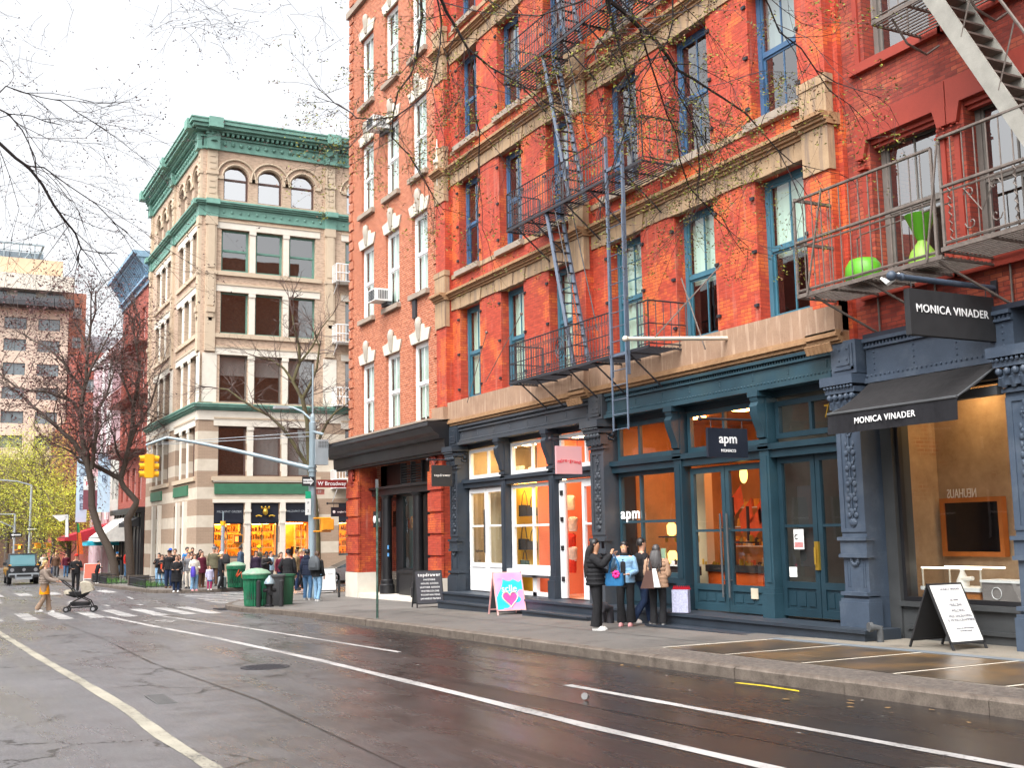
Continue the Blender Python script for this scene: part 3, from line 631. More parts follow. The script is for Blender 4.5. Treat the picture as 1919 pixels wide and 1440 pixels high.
def door(par,x0,x1,z0,z1,zg,m,y=14.10,bar=None,panels=1,panes=m_shop,name='door'):
    f=MB(); d=.07; fr=.11
    f.box(x0,y,z0,x0+fr,y+d,z1); f.box(x1-fr,y,z0,x1,y+d,z1); f.box(x0+fr,y,z1-.12,x1-fr,y+d,z1); f.box(x0+fr,y,z0,x1-fr,y+d,z0+.14); f.box(x0+fr,y,zg-.12,x1-fr,y+d,zg)
    f.box(x0+fr,y+.03,z0+.14,x1-fr,y+d-.01,zg-.12)
    wd=(x1-x0-2*fr)/panels
    for k in range(panels):
        a=x0+fr+wd*k; f.box(a+.04,y+.015,z0+.19,a+wd-.04,y+.03,zg-.18)
    if bar: f.box(x0+fr,y+.01,bar-.025,x1-fr,y+d-.01,bar+.025)
    o=f.build(name,m,par); p=MB(); p.quad((x0+fr*.8,y+.04,zg-.05),(x1-fr*.8,y+.04,zg-.05),(x1-fr*.8,y+.04,z1-.1),(x0+fr*.8,y+.04,z1-.1)); p.build('pane',panes,o); return o
# bay 1 white double door, bay 2 white display window, bay 3 open door
frame(bB,'transom_window',-29.7,-27.42,3.30,4.15,m_white,mull=(-28.5,),fr=.10)
f=frame(bB,'door_frame',-29.75,-27.42,.12,3.05,m_white,y=14.16,fr=.05,panes=m_shop)
d1=door(bB,-29.68,-28.58,.14,3.0,.92,m_white,bar=1.95); d2=door(bB,-28.56,-27.46,.14,3.0,.92,m_white,bar=1.95)
h=MB(); h.tube([(-28.64,14.06,1.2),(-28.64,14.06,2.4)],.018,6); h.build('handle',m_irond,d1)
txt(d1,'topdrawer',.12,m_black,(-29.13,14.135,1.25),FY); txt(d1,'mon - sun',.05,m_black,(-29.13,14.135,.98),FY)
frame(bB,'transom_window',-27.08,-24.74,3.30,4.15,m_white,mull=(-25.9,),fr=.10)
frame(bB,'display_window',-27.08,-24.74,.80,3.02,m_white,mull=(-25.9,),bars=(1.93,),fr=.10)
q=MB(); q.box(-27.12,13.96,.66,-24.7,14.26,.80); q.box(-27.08,14.14,.12,-26.9,14.24,.66); q.box(-24.95,14.14,.12,-24.74,14.24,.66); q.box(-26.0,14.14,.12,-25.8,14.24,.66); q.box(-26.9,14.14,.12,-24.95,14.24,.22); q.box(-26.9,14.14,.58,-24.95,14.24,.66); q.build('stall_riser',m_white,bB)
frame(bB,'transom_window',-24.44,-22.4,3.30,4.15,m_white,mull=(-23.2,),fr=.10)
q=MB(); q.box(-24.44,14.1,.12,-24.34,14.26,3.02); q.box(-22.48,14.1,.12,-22.4,14.26,3.02); q.box(-24.34,14.1,2.94,-22.48,14.26,3.02); q.build('door_frame',m_white,bB)
door(bB,-23.38,-22.5,.14,2.94,.9,m_white,bar=1.93)
od=MB(); od.box(-24.33,14.02,.14,-24.10,14.08,2.94); od=od.build('door',m_white,bB); od['label']='white shop door standing open, its edge with black hinges towards the street'
q=MB()
for z in (.6,1.35,2.05,2.7): q.box(-24.25,13.99,z-.06,-24.13,14.02,z+.06)
q.build('hinge',m_black,od)
# bay 4 teal display, bay 5 teal double door, bay 6 door
frame(bB,'transom_window',-21.76,-19.4,3.33,4.17,m_tealL,mull=(-20.9,),fr=.1)
frame(bB,'display_window',-21.76,-19.4,.76,3.05,m_tealL,mull=(-20.9,),bars=(1.94,),fr=.09)
q=MB(); q.box(-21.8,14.02,.64,-19.36,14.26,.76); q.box(-21.8,14.1,.10,-19.36,14.26,.64); q.box(-21.6,14.08,.2,-19.6,14.1,.56); q.build('stall_riser',m_teal,bB)
frame(bB,'transom_window',-19.08,-16.68,3.33,4.17,m_tealL,mull=(-17.9,),fr=.1)
d1=door(bB,-19.02,-17.9,.14,3.0,.66,m_tealL,bar=1.72,panels=3); d2=door(bB,-17.88,-16.72,.14,3.0,.66,m_tealL,bar=1.72,panels=3)
for x,dd in ((-17.98,d1),(-17.78,d2)):
    h=MB(); h.tube([(x,14.02,.42),(x,14.02,2.05)],.022,8); h.tube([(x,14.02,.75),(x,14.11,.75)],.012,6); h.tube([(x,14.02,1.75),(x,14.11,1.75)],.012,6); h.build('handle',m_grey,dd)
q=MB(); q.box(-17.22,14.085,.42,-17.02,14.1,.62); q.build('notice',mat('notice_tan',(.55,.48,.36),.7),d2)
frame(bB,'transom_window',-16.34,-14.42,3.40,4.10,m_teal,mull=(-15.4,),fr=.1)
d1=door(bB,-16.32,-15.34,.16,3.05,.78,m_teal,bar=1.78,panels=3); d2=door(bB,-15.32,-14.42,.16,3.05,.78,m_teal,bar=1.78,panels=3)
h=MB(); h.box(-15.40,14.06,1.0,-15.30,14.1,1.5); h.tube([(-15.35,14.02,1.1),(-15.35,14.02,1.4)],.018,6); h.build('handle',m_gold,d1)
q=MB(); q.box(-16.0,14.13,1.36,-15.74,14.136,1.72); q.box(-16.16,14.13,.86,-15.96,14.136,1.04); n_=q.build('notice',m_pap,d1)
txt(n_,'C',.13,m_black,(-15.93,14.124,1.58),FY,bold=.004); 
q=MB()
for i in range(5): q.box(-15.98,14.124,1.40+.02*i,-15.76,14.127,1.408+.02*i)
q.build('lettering',mat('red_print',(.6,.03,.03),.6),n_)
txt(bB,'75',.34,m_gold,(-14.95,14.16,3.78),FY,sx=.8)
q=MB(); q.box(-15.95,14.22,1.05,-15.3,14.26,2.5); q.build('directory_panel',m_core,bB)
# steps
q=MB(); q.box(-29.9,13.32,-.7,-13.55,14.11,.11); q.box(-29.92,13.28,.06,-13.5,13.32,.115); q.build('step',m_slate,bB)
for a,b in ((-29.25,-25.98),(-24.25,-21.25),(-19.0,-15.9)):
    q=MB(); zz=gz((a+b)/2)+.15; q.box(a,12.88,zz-.3,b,13.3,-.10); q.box(a-.02,12.85,-.13,b+.02,12.88,-.09); q.build('step',m_slate,bB)
# interiors
def room(par,x0,x1,y0,y1,z0,z1,mw,mf,lamp=None,lx=None,mc=None,lw=.5):
    r=MB(); r.quad((x0,y1,z0),(x1,y1,z0),(x1,y1,z1),(x0,y1,z1)); r.quad((x0,y0,z0),(x0,y1,z0),(x0,y1,z1),(x0,y0,z1)); r.quad((x1,y1,z0),(x1,y0,z0),(x1,y0,z1),(x1,y1,z1))
    r.quad((x0,y0,z1),(x0,y1,z1),(x1,y1,z1),(x1,y0,z1),2); r.quad((x0,y1,z0),(x0,y0,z0),(x1,y0,z0),(x1,y1,z0),1)
    o=r.build('interior',[mw,mf,mc or mw],par)
    if lamp:
        for x in (lx or [(x0+x1)/2]):
            l=MB(); l.box(x-lw/2,y0+.6,z1-.06,x+lw/2,y0+1.0,z1-.02); l.build('ceiling_light',lamp,par)
    return o
m_fl=mat('shop_floor',(.25,.18,.12),.5)
room(bB,-30.2,-25.92,14.28,17.26,.12,4.25,mat('shop_wall_cream',(.62,.50,.34),.8,.1,1,0),m_fl,m_lamp,(-29.2,-28,-26.8))
room(bB,-25.88,-22.3,14.28,17.26,.12,4.25,mat('shop_wall_coral',(.72,.20,.10),.8,.08,1,0),mat('coral_floor',(.6,.3,.2),.6),m_lamp,(-25.2,-23.6))
room(bB,-21.86,-16.62,14.28,17.7,.12,4.25,mat('shop_wall_amber',(.50,.26,.10),.8,.3,1.5,0),m_fl,m_lampo,(-20.2,-18.4,-17.2))
room(bB,-16.58,-14.3,14.28,16.46,.12,4.25,mat('lobby_grey',(.22,.21,.19),.8),m_fl,m_lampw,(-15.4,),lw=.12)
q=MB(); q.box(-27.95,14.64,.1,-25.98,14.68,3.1); q.build('display_back',mat('display_yellow',(.82,.42,.02),.8,.1,1,0),bB)
q=MB(); q.box(-29.6,14.66,.2,-28.0,14.7,2.9); q.build('display_back',mat('frosted_screen',(.60,.46,.28),.8),bB)
q=MB(); q.box(-29.6,15.26,3.30,-27.4,15.56,3.36); q.build('shelf',m_fl,bB)
for i in range(9):
    q=MB(); x=-29.5+i*.26; q.box(x,15.26,3.36,x+.2,15.46,3.5+.2*rnd.random()); 
    o=q.build('stock_box',rnd.choice([m_core,m_gold,m_pap,m_fl]),None); tag(o,'small box of goods on the high shelf behind the shop transom','box','stock on the shelf above the white double door')
# black logo wall, amber fittings and lamps in the jewellery shop
q=MB(); q.box(-21.84,14.26,.3,-21.80,14.61,3.05); q.build('logo_wall',m_blackm,bB)
q=MB(); q.box(-27.6,14.28,3.06,-26.1,14.38,3.1); q.build('ceiling_light',m_lamp,bB)  # strip added to light the yellow display; the ceiling lamps hang behind it
q=MB(); q.box(-25.3,14.28,3.06,-24.9,14.56,3.1); q.build('ceiling_light',m_lamp,bB)  # another strip added to brighten the coral half of that window
txt(bB,'apm',.34,emis('sign_white',(1,.97,.93),1.3),(-21.28,14.09,2.12),FY,bold=.012,spacing=1.12,sx=1.25)
for a_,b_ in ((-19.6,-18.85),(-18.67,-17.85),(-21.8,-20.2)):
    q=MB(); q.box(a_,14.91,.12,b_,15.26,.86); q.build('counter',mat('counter_orange',(.62,.10,.015),.5,.2,1,0),bB); q=MB(); q.box(a_-.03,14.86,.86,b_+.03,15.31,1.0); q.build('counter_top',m_blackm,bB)
q=MB(); q.box(-20.05,14.96,.12,-19.68,15.16,3.0); q.build('pillar',m_cream,bB)
q=MB(); q.box(-18.82,14.96,.12,-18.77,15.01,2.4); q.box(-18.77,14.96,1.45,-18.2,15.16,1.48); q.box(-18.33,14.96,1.5,-18.29,15.01,2.2); q.build('display_stand',m_blackm,bB)
q=MB(); q.sph((-18.42,15.01,2.85),.13,10,sy=.3,sz_=1.4); q.build('wall_lamp',emis('lamp_shade',(1,.62,.15),1.7),bB)
for z in (1.62,1.02): q=MB(); q.lathe([(.05,0),(.10,.04),(.11,.22),(.06,.28)],(-20.33,14.52,z),10); q.build('table_lamp',emis('lamp_shade',(1,.62,.15),1.7),bB)
q=MB(); q.box(-21.2,14.41,.78,-19.5,14.66,1.0); q.box(-20.75,14.46,1.58,-20.05,14.61,1.61); q.build('shelf',m_blackm,bB); q=MB(); q.box(-20.68,14.46,1.0,-20.52,14.49,1.35); q.build('picture',mat('picture_green',(.35,.5,.35),.6),bB)
q=MB()
for i in range(46):
    x=rnd.choice((rnd.uniform(-19.55,-18.9),rnd.uniform(-18.65,-17.9),rnd.uniform(-21.7,-20.3),rnd.uniform(-21.1,-19.6))); z=1.0 if rnd.random()<.7 else 1.48; w=rnd.uniform(.02,.06); yy=14.94 if x>-20.1 or z>1.1 else 14.51; q.box(x,yy,z,x+w,yy+.05,z+rnd.uniform(.03,.14))
o=q.build('jewellery_display',m_gold,None); tag(o,'rows of small gold jewellery stands glinting on the counters inside the teal shop','jewellery',kind='stuff')
q=MB()
for i in range(7):
    x=-19.6+.30*i; z=1.7+.25*sin(i*1.7); q.add([(x,15.36,z),(x+.42,15.36,z+.32),(x+.34,15.36,z+.72),(x-.06,15.36,z+.4)],[(0,1,2,3)])
q.build('wall_panel',mat('panel_vermilion',(.75,.09,.02),.6,.3,3,0),bB)
def clutter(label,x0,x1,y,zs,n,ms,hm=.22,depth=.12):
    q=MB()
    for i in range(n):
        x=rnd.uniform(x0,x1); w=rnd.uniform(.03,.14); z=rnd.choice(zs); h=rnd.uniform(.04,hm); yy=y-rnd.uniform(0,depth); k=rnd.randrange(len(ms))
        if rnd.random()<.5: q.box(x,yy,z,x+w,yy+.08,z+h,k)
        else: q.rings([(z,w*.4,w*.4),(z+h*.7,w*.45,w*.45),(z+h,w*.15,w*.15)],7,k,cx=x,cy=yy)
    q2=MB()
    for z in zs: q2.box(x0-.05,y-.15,z-.025,x1+.2,y+.1,z)
    q2.build('shelf',m_pap,bB)
    tag(q.build('goods',ms,None),label,'goods',kind='stuff')
cm_=[mat('goods_rust',(.45,.10,.03),.6),mat('goods_cream',(.62,.50,.36),.6),mat('goods_dark',(.04,.03,.03),.5),mat('goods_amber',(.70,.35,.05),.4)]
clutter('small goods on the rear shelves of the amber lit jewellery shop',-21.6,-17.0,17.3,(.9,1.35,1.8,2.25),150,cm_)
clutter('boxes and jars on the back shelves of the cream walled shop',-30.0,-26.1,17.0,(.9,1.35,1.8,2.3,2.8),130,cm_)
clutter('folded clothes and boxes on the back shelves of the coral shop',-25.6,-22.5,17.0,(.6,1.0,1.4,1.8,2.2),110,[mat('goods_red',(.60,.04,.02),.8),mat('goods_pink',(.75,.35,.28),.8),mat('goods_white',(.7,.62,.56),.8)])
clutter('glittering trays along the low shelf of the jewellery shop window',-21.15,-19.6,14.50,(1.0,),26,[m_gold,m_pap,mat('goods_dark',(0,0,0))],.16,.05)
# ================================================================ building A (orange brick corner)
bA=thing('brick_building','narrow orange brick corner building with white sash windows and a black shop cornice','building',(-35.5,14,-.5))
AX=[-38.45,-36.02,-33.6]; AW=[1.25,1.27,1.3]; AR=[5.22,9.5,13.45,17.62]; AH=[2.78,2.6,2.6,2.55]
X0,X1=-39.72,-31.22
mb=MB(); holes=[(x,z,x+1.27,z+2.65) for x in AX for z in AR]
wall(mb,X0,X1,4.9,25,holes,0,.2,FYm(YW)); mb.quad((X0,14,-.7),(X0,14,25),(X0,28,25),(X0,28,-.7)); mb.quad((X0,14,25),(X1,14,25),(X1,28,25),(X0,28,25)); mb.quad((X1,14,24),(X1,28,24),(X1,28,25),(X1,14,25))
mb.build('wall',m_brickA,bA)
q=MB(); q.box(X0+.1,14.9,4.9,X1-.1,15.0,24.5); q.build('interior',m_core,bA)
for r,z in enumerate(AR):
    for k,x in enumerate(AX): window(bA,(x,YW,z),0,1.27,2.65,m_white,('A',(k+r)%2),inset=.1,mull=1,blind=.95 if (k+r)%2 else .9,bm=m_blindw,fr=.1,sill=m_sill)
for r,z in enumerate(AR):
    for k,x in enumerate(AX):
        kq=MB(); cq=MB()
        xc=x+.635; zt=z+2.65
        kq.prism([(x-.05,zt),(x+1.32,zt),(x+1.50,zt+.36),(xc+.36,zt+.40),(xc+.30,zt+.56),(xc-.30,zt+.56),(xc-.36,zt+.40),(x-.23,zt+.36)],1,13.95,14.02)
        cq.rings([(zt+.06,.06,.05),(zt+.2,.10,.08),(zt+.45,.13,.11),(zt+.6,.17,.13),(zt+.75,.12,.1),(zt+.82,.03,.03)],8,cx=xc,cy=13.93)
        kq.build('lintel',m_key,bA); cq.build('keystone',m_carve,bA,smooth=50)
qn=MB()
for i in range(52):
    z=5.3+i*.375; w=.62 if i%2 else .38
    qn.box(X0-.02,13.955,z,X0+w*.7,14.0,z+.30); qn.box(X1-w,13.955,z,X1-.02,14.0,z+.30)
qn.build('quoin',m_brickA,bA)
q=MB(); q.box(X0-.12,13.86,21.7,X1,14,21.95); q.build('belt_course',m_sill,bA)
q=MB(); q.box(-33.5,13.93,8.72,-33.22,14,9.32); q.build('vent_pipe',m_irond,bA)
# shop front of A
q=MB(); prof=[(14.0,5.15),(13.1,5.05),(13.08,4.92),(13.18,4.90),(13.30,4.74),(13.44,4.66),(13.46,4.56),(13.62,4.54),(13.64,4.20),(13.74,4.18),(13.74,4.12),(14.0,4.12)]
q.prism(prof,0,-40.5,-30.35); 
q.build('shop_cornice',m_black,bA); q=MB(); q.box(-40.55,13.07,5.06,-30.35,13.99,5.12); q.build('cornice_flashing',m_sill,bA)
for (a,b) in ((-39.7,-38.5),(-32.15,-31.2)):
    q=MB(); zz=.42
    q.box(a,13.92,zz,b,14.6,4.14)
    while zz<3.6: q.box(a-.03,13.86,zz+.03,b+.03,13.95,zz+.60); zz+=.66
    q.build('pier',m_redpier if 'm_redpier' in globals() else m_brickB,bA); q=MB(); q.box(a-.04,13.84,-.8,b+.04,14.6,.43); q.build('pier_base',m_pale,bA)
    q=MB(); 
    for i in range(12): an=2*pi*i/12; q.sph(((a+b)/2+.17*cos(an),13.86,3.9+.30*sin(an)-.1),.06,6,sy=.5)
    q.sph(((a+b)/2,13.84,3.8),.13,8,sy=.4,sz_=1.9,sx=.8); q.build('medallion',m_redpaint,bA,smooth=60)
q=MB(); q.box(-38.5,14.4,3.12,-32.15,14.75,3.40); q.box(-38.5,14.28,3.34,-32.15,14.4,3.42); q.box(-38.5,14.75,-.5,-37.9,14.9,4.2); q.box(-38.5,14.75,3.4,-36.4,14.9,4.2); q.box(-34.6,14.75,3.4,-32.15,14.9,4.2); q.box(-36.9,14.7,-.5,-36.2,14.9,3.2); q.box(-34.7,14.7,-.5,-32.15,14.9,3.2); q.box(-36.3,14.55,-.5,-34.6,14.9,.52); q.box(-36.3,14.5,.45,-34.6,14.9,.55); q.build('shop_front',m_black,bA)
for x in (-37.15,-34.35):
    q=MB(); q.lathe([(.26,-.5),(.26,.02),(.22,.06),(.22,.18),(.18,.22),(.17,3.0),(.22,3.05),(.24,3.12)],(x,14.45,0),16); q.build('iron_column',m_black,bA,smooth=40)
q=MB()
for i in range(8): q.box(-36.4,14.7,3.46+.085*i,-34.6,14.82,3.5+.085*i)
q.box(-36.45,14.68,3.4,-36.38,14.85,4.2); q.box(-34.62,14.68,3.4,-34.55,14.85,4.2); q.box(-35.53,14.68,3.4,-35.47,14.85,4.2); q.build('louvre_vent',m_grey,bA)
frame(bA,'display_window',-36.25,-34.62,.55,3.1,m_black,y=14.66,mull=(),fr=.06,panes=glass('glass_bluish',(.5,.75,.8),1.7))
room(bA,-36.3,-34.6,14.8,16.5,.5,3.15,mat('room_blue',(.10,.16,.17),.7),m_fl,m_lampw,None,lw=.3)
door(bA,-37.88,-36.95,-.35,3.05,.2,m_black,y=14.76,panes=glass('glass_dark',(.3,.3,.32),1.6))
q=MB(); q.box(-37.0,14.4,1.25,-36.85,14.41,1.38,0); q.box(-37.0,14.4,1.0,-36.85,14.41,1.12,0); q.build('sticker',mat('sticker_blue',(.1,.3,.6),.6),bA)
q=MB(); q.box(-38.6,13.9,-.75,-31.3,14.8,-.28); q.build('step',m_pale,bA)
t=thing('wall_sign','black disc sign lettered in white on the dark wall beside the corner door','sign',(-38.0,14.4,2.3)); q=MB(); q.box(-.36,0,-.28,.36,.04,.28); q.build('board',m_blackm,t,True); q=MB(); q.sph((-.2,-.01,0),.14,12,sy=.2); q.build('disc',m_ltr,t,True); txt(t,'sung',.2,m_ltr,(.12,-.006,0),FY,local=True)
def acunit(x,z,label):
    t=thing('window_air_conditioner',label,'air conditioner',(x,13.55,z),0,'air conditioners in the orange building windows')
    q=MB(); q.box(-.34,-.12,0,.34,.5,.42); q.build('case',m_pap,t,True); q=MB()
    for i in range(7): q.box(-.29,-.135,.05+.05*i,.29,-.12,.075+.05*i)
    q.box(-.012,-.14,.03,.012,-.12,.39); q.build('grille',m_grey,t,True); q=MB()
    for i in range(6): q.box(.34,.0+.06*i,.06,.352,.03+.06*i,.36)
    q.box(-.3,.35,-.12,.3,.5,0); q.build('vent',m_grey,t,True)
acunit(-35.9,9.72,'white window air conditioner with side vents, the lower of the two on the orange building')
acunit(-36.05,15.95,'white boxed air conditioner high on the orange building, the upper of the two')
# ================================================================ building C (deep red, right)
bC=thing('brick_building','deep red building at the right edge with grey windows and slate blue shop front','building',(-10,14,0))
CX=[-13.58,-11.62,-9.66,-7.7]; mb=MB(); holes=[(x,z,x+1.42,z+2.55) for x in CX for z in (5.75,9.72,13.7)]
wall(mb,-14.1,-2,4.9,24,holes,0,.3,FYm(14.1)); mb.quad((-14.1,14.1,24),(-2,14.1,24),(-2,26,24),(-14.1,26,24)); mb.quad((-2,14.1,-.5),(-2,26,-.5),(-2,26,24),(-2,14.1,24)); mb.build('wall',m_brickC,bC)
q=MB(); q.box(-14,15.6,4.9,-2.1,15.7,23.5); q.build('interior',m_core,bC)
for x in CX:
    for z in (5.75,9.72,13.7):
        zt=z+2.55; q=MB()
        q.box(x-.26,14.03,zt,x+1.68,14.1,zt+.42); q.prism([(x-.26,zt),(x-.26,zt-.30),(x-.08,zt-.30),(x,zt)],1,14.02,14.1); q.prism([(x+1.68,zt),(x+1.42,zt),(x+1.50,zt-.30),(x+1.68,zt-.30)],1,14.02,14.1)
        q.box(x,14.14,zt-.08,x+1.42,14.3,zt); q.box(x,14.2,zt-.14,x+1.42,14.3,zt-.08)
        for s_ in (-.13,1.55):
            for i in range(6): a=pi*i/5; q.sph((x+s_+.075*cos(a),14.04,zt-.42+.12*sin(a)),.022,6)
            q.box(x+s_-.09,13.99,zt-.50,x+s_+.09,14.1,zt-.46); q.box(x+s_-.05,14.06,z,x+s_+.05,14.1,zt-.46)
        q.box(x-.3,14.0,z-.2,x+1.72,14.1,z-.03)
        q.build('window_surround',m_redpaint,bC)
for z in (5.75,9.72,13.7):
    for x in CX: window(bC,(x,14.1,z),0,1.42,2.55,m_wingrey,'C',inset=.26,mull=1,fr=.1,blind=None,pm=m_glassC)
fascia(bC,-13.8,-10.9,4.12,4.86,m_blue,None,y=13.95); fascia(bC,-10.3,-3,4.12,4.86,m_blue,None,y=13.95)
q=MB(); q.box(-13.8,13.9,4.86,-2,14.15,4.94); q.build('shop_cornice',m_navy,bC)
big_pilaster(bC,-10.98,-10.38,m_blue,m_navy,zb=.02,plate=False)
txt(bC,'1 5',.15,m_blue,(-10.66,13.73,1.41),FY,bold=.006)
frame(bC,'display_window',-13.62,-11.05,.52,3.95,m_black,y=14.28,fr=.09)
q=MB(); q.box(-13.86,14.2,-.3,-13.6,14.6,4.2); q.box(-13.6,14.24,-.3,-11.0,14.5,.50); q.box(-13.6,14.16,.46,-11.0,14.24,.54); q.box(-13.5,14.20,.1,-11.2,14.24,.16); q.box(-13.62,14.1,3.9,-10.9,14.5,4.15); q.build('stall_riser',mat('stall_grey',(.045,.048,.05),.5),bC)
def m_plaster():
    m,nt=newmat('worn_plaster_brick'); v,s=uvz(nt); t=N(nt,'ShaderNodeTexBrick'); L(nt,v,t.inputs['Vector']); t.inputs['Scale'].default_value=1; t.inputs['Brick Width'].default_value=.2; t.inputs['Row Height'].default_value=.07; t.inputs['Mortar Size'].default_value=.008
    t.inputs['Color1'].default_value=(.34,.16,.08,1); t.inputs['Color2'].default_value=(.42,.22,.12,1); t.inputs['Mortar'].default_value=(.5,.36,.24,1)
    n=noise(nt,v,2.2,8,.7); n2=noise(nt,v,1.0,6,.6)
    pl=ramp(nt,n.outputs[0],[(.3,(.30,.19,.11)),(.7,(.50,.35,.22))]).outputs[0]
    c=mixc(nt,ramp(nt,n2.outputs[0],[(.55,(0,0,0)),(.66,(.8,.8,.8))]).outputs[0],pl,t.outputs[0]); return finish(m,nt,c,.85,n.outputs[0],.4,.01)
room(bC,-14.02,-6,14.42,15.7,.3,4.1,m_plaster(),m_fl,m_lamp,(-12.9,-11.2,-9.6),lw=.22)
txt(bC,'NEUHAUS',.22,m_ltr,(-13.5,15.66,2.27),FY,sx=-.62,bold=.004)  # reflected shop name drawn as mirrored lettering on the rear wall
# ================================================================ cream corner building
def m_band():
    m,nt=newmat('banded_brick'); v,s=uvz(nt)
    a=N(nt,'ShaderNodeMath',operation='MULTIPLY_ADD'); L(nt,s.outputs[2],a.inputs[0]); a.inputs[1].default_value=1/1.62; a.inputs[2].default_value=.13
    f=N(nt,'ShaderNodeMath',operation='FRACT'); L(nt,a.outputs[0],f.inputs[0])
    k=N(nt,'ShaderNodeMath',operation='GREATER_THAN'); L(nt,f.outputs[0],k.inputs[0]); k.inputs[1].default_value=.58
    n=noise(nt,v,1.5,8,.6); t=N(nt,'ShaderNodeTexBrick'); L(nt,v,t.inputs['Vector']); t.inputs['Scale'].default_value=1; t.inputs['Brick Width'].default_value=.3; t.inputs['Row Height'].default_value=.09; t.inputs['Mortar Size'].default_value=.008
    t.inputs['Color1'].default_value=(.33,.235,.165,1); t.inputs['Color2'].default_value=(.37,.265,.19,1); t.inputs['Mortar'].default_value=(.28,.2,.14,1)
    p=ramp(nt,n.outputs[0],[(.3,(.50,.43,.34)),(.7,(.62,.55,.45))]).outputs[0]
    return finish(m,nt,mixc(nt,k.outputs[0],t.outputs[0],p),.8,n.outputs[0],.2,.02)
m_bandD=m_band()
bD=thing('corner_building','cream and tan corner building with green cornices and arched top windows','building',(-65.85,14,-.7))
XD=-65.85; XL=-82.6; Fx=FXm(XD); Fz=FYm(14.0)
rows=[(5.3,2.9),(9.62,2.8),(13.72,2.48),(17.48,2.55)]
cols=[(15.17,1.66),(17.24,1.66),(19.3,1.66),(22.9,1.4),(24.9,1.66),(26.9,1.66),(30.2,1.66),(32.2,1.66)]
colsY=[(-80.1,1.5),(-78.1,1.5),(-76.1,1.5),(-72.35,1.5),(-70.3,1.5),(-68.2,1.5)]
ARC=[(y+.08,y+w-.08) for y,w in cols]; ARCY=[(x+.1,x+w-.1) for x,w in colsY]
def body(mb,lo,hi,cs,arcs,F,shops):
    h=[(a,z,a+w,z+hh) for a,w in cs for z,hh in rows]
    ah=[(a,21.85,b,21.85+1.35+(b-a)/2) for a,b in arcs]
    low=[q for q in h if q[1]<9]; up=[q for q in h if q[1]>9]
    wall(mb,lo,hi,-1.2,9.2,low+shops,0,.35,F,1)
    wall(mb,lo,hi,9.2,26.2,up+ah,0,.35,F,0)
    for a,z,b,t in ah:
        r=(b-a)/2; zc=t-r; c=(a+b)/2; n=10
        for s_ in (-1,1):
            for i in range(n):
                a0=pi/2*i/n; a1=pi/2*(i+1)/n
                P=lambda g:(c+s_*r*cos(g),zc+r*sin(g))
                p0,p1=P(a0),P(a1); e0=(c+s_*r,p0[1]); e1=(c+s_*r,p1[1])
                mb.quad(F(p0[0],0,p0[1]),F(e0[0],0,e0[1]),F(e1[0],0,e1[1]),F(p1[0],0,p1[1]),0)
                mb.quad(F(p0[0],0,p0[1]),F(p1[0],0,p1[1]),F(p1[0],.35,p1[1]),F(p0[0],.35,p0[1]),0)
SHX=[(14.98,.55,16.72,3.72),(17.15,.55,18.80,3.72),(19.22,-.3,20.75,3.72),(22.5,.55,24.4,3.72),(25,.55,27,3.72)]
SHY=[(-80.2,-.2,-79,3.7),(-78.4,-.2,-77,3.7),(-72.4,-.2,-71,3.7),(-70.4,-.2,-69,3.7)]
mb=MB(); body(mb,14.0,36,cols,ARC,Fx,SHX); body(mb,XL,XD,colsY,ARCY,Fz,SHY)
mb.quad((XL,14,-1),(XL,36,-1),(XL,36,26.2),(XL,14,26.2)); mb.quad((XL,14,26.2),(XD,14,26.2),(XD,36,26.2),(XL,36,26.2))
mb.build('wall',[m_brickD,m_bandD],bD)
q=MB(); q.box(XL+.4,14.8,4.2,XD-.8,35.6,25.8); q.build('interior',mat('office_dark',(.055,.05,.045),.9,.3,.3,0),bD)
m_gD=glass('glass_loft',(.55,.55,.55),2.9)
for ri,(z,hh) in enumerate(rows):
    for ci,(a,w) in enumerate(cols):
        fm=[m_winbrown,m_wingrey,m_wingreen,m_wingreen][ri]; bl=[.0,.42,.0,.0][ri]
        if ri==0 and ci in (1,2): bl=.97
        window(bD,(XD,a,z),R(90),w,hh,fm,('D',ri,w,bl),inset=.22,mull=0,split=(.5 if ri in (3,) else 0),blind=bl or None,bm=m_blindw,fr=.09,pm=m_gD)
    for ci,(a,w) in enumerate(colsY):
        window(bD,(a,14,z),0,w,hh,[m_winbrown,m_wingrey,m_wingreen,m_wingreen][ri],('DY',ri),inset=.25,mull=0,split=.5,blind=None,fr=.09,pm=m_gD)
for ci,(a,b) in enumerate(ARC): window(bD,(XD,a,21.85),R(90),b-a,1.35+(b-a)/2,m_winbrown,('DA',round(b-a,2)),inset=.24,mull=0,split=.62,fr=.07,pm=glass('glass_bright',(.9,.93,.93),7.0) if not ci else D.materials['glass_bright'])
for (a,b) in ARCY: window(bD,(a,14,21.85),0,b-a,1.35+(b-a)/2,m_winbrown,'DAY',inset=.26,mull=0,split=.62,fr=.07,pm=D.materials['glass_bright'])
def BX(mb,F,a,b,d0,d1,z0,z1):
    p=F(a,-d1,z0); q_=F(b,-d0,z1); mb.box(p[0],p[1],p[2],q_[0],q_[1],q_[2])
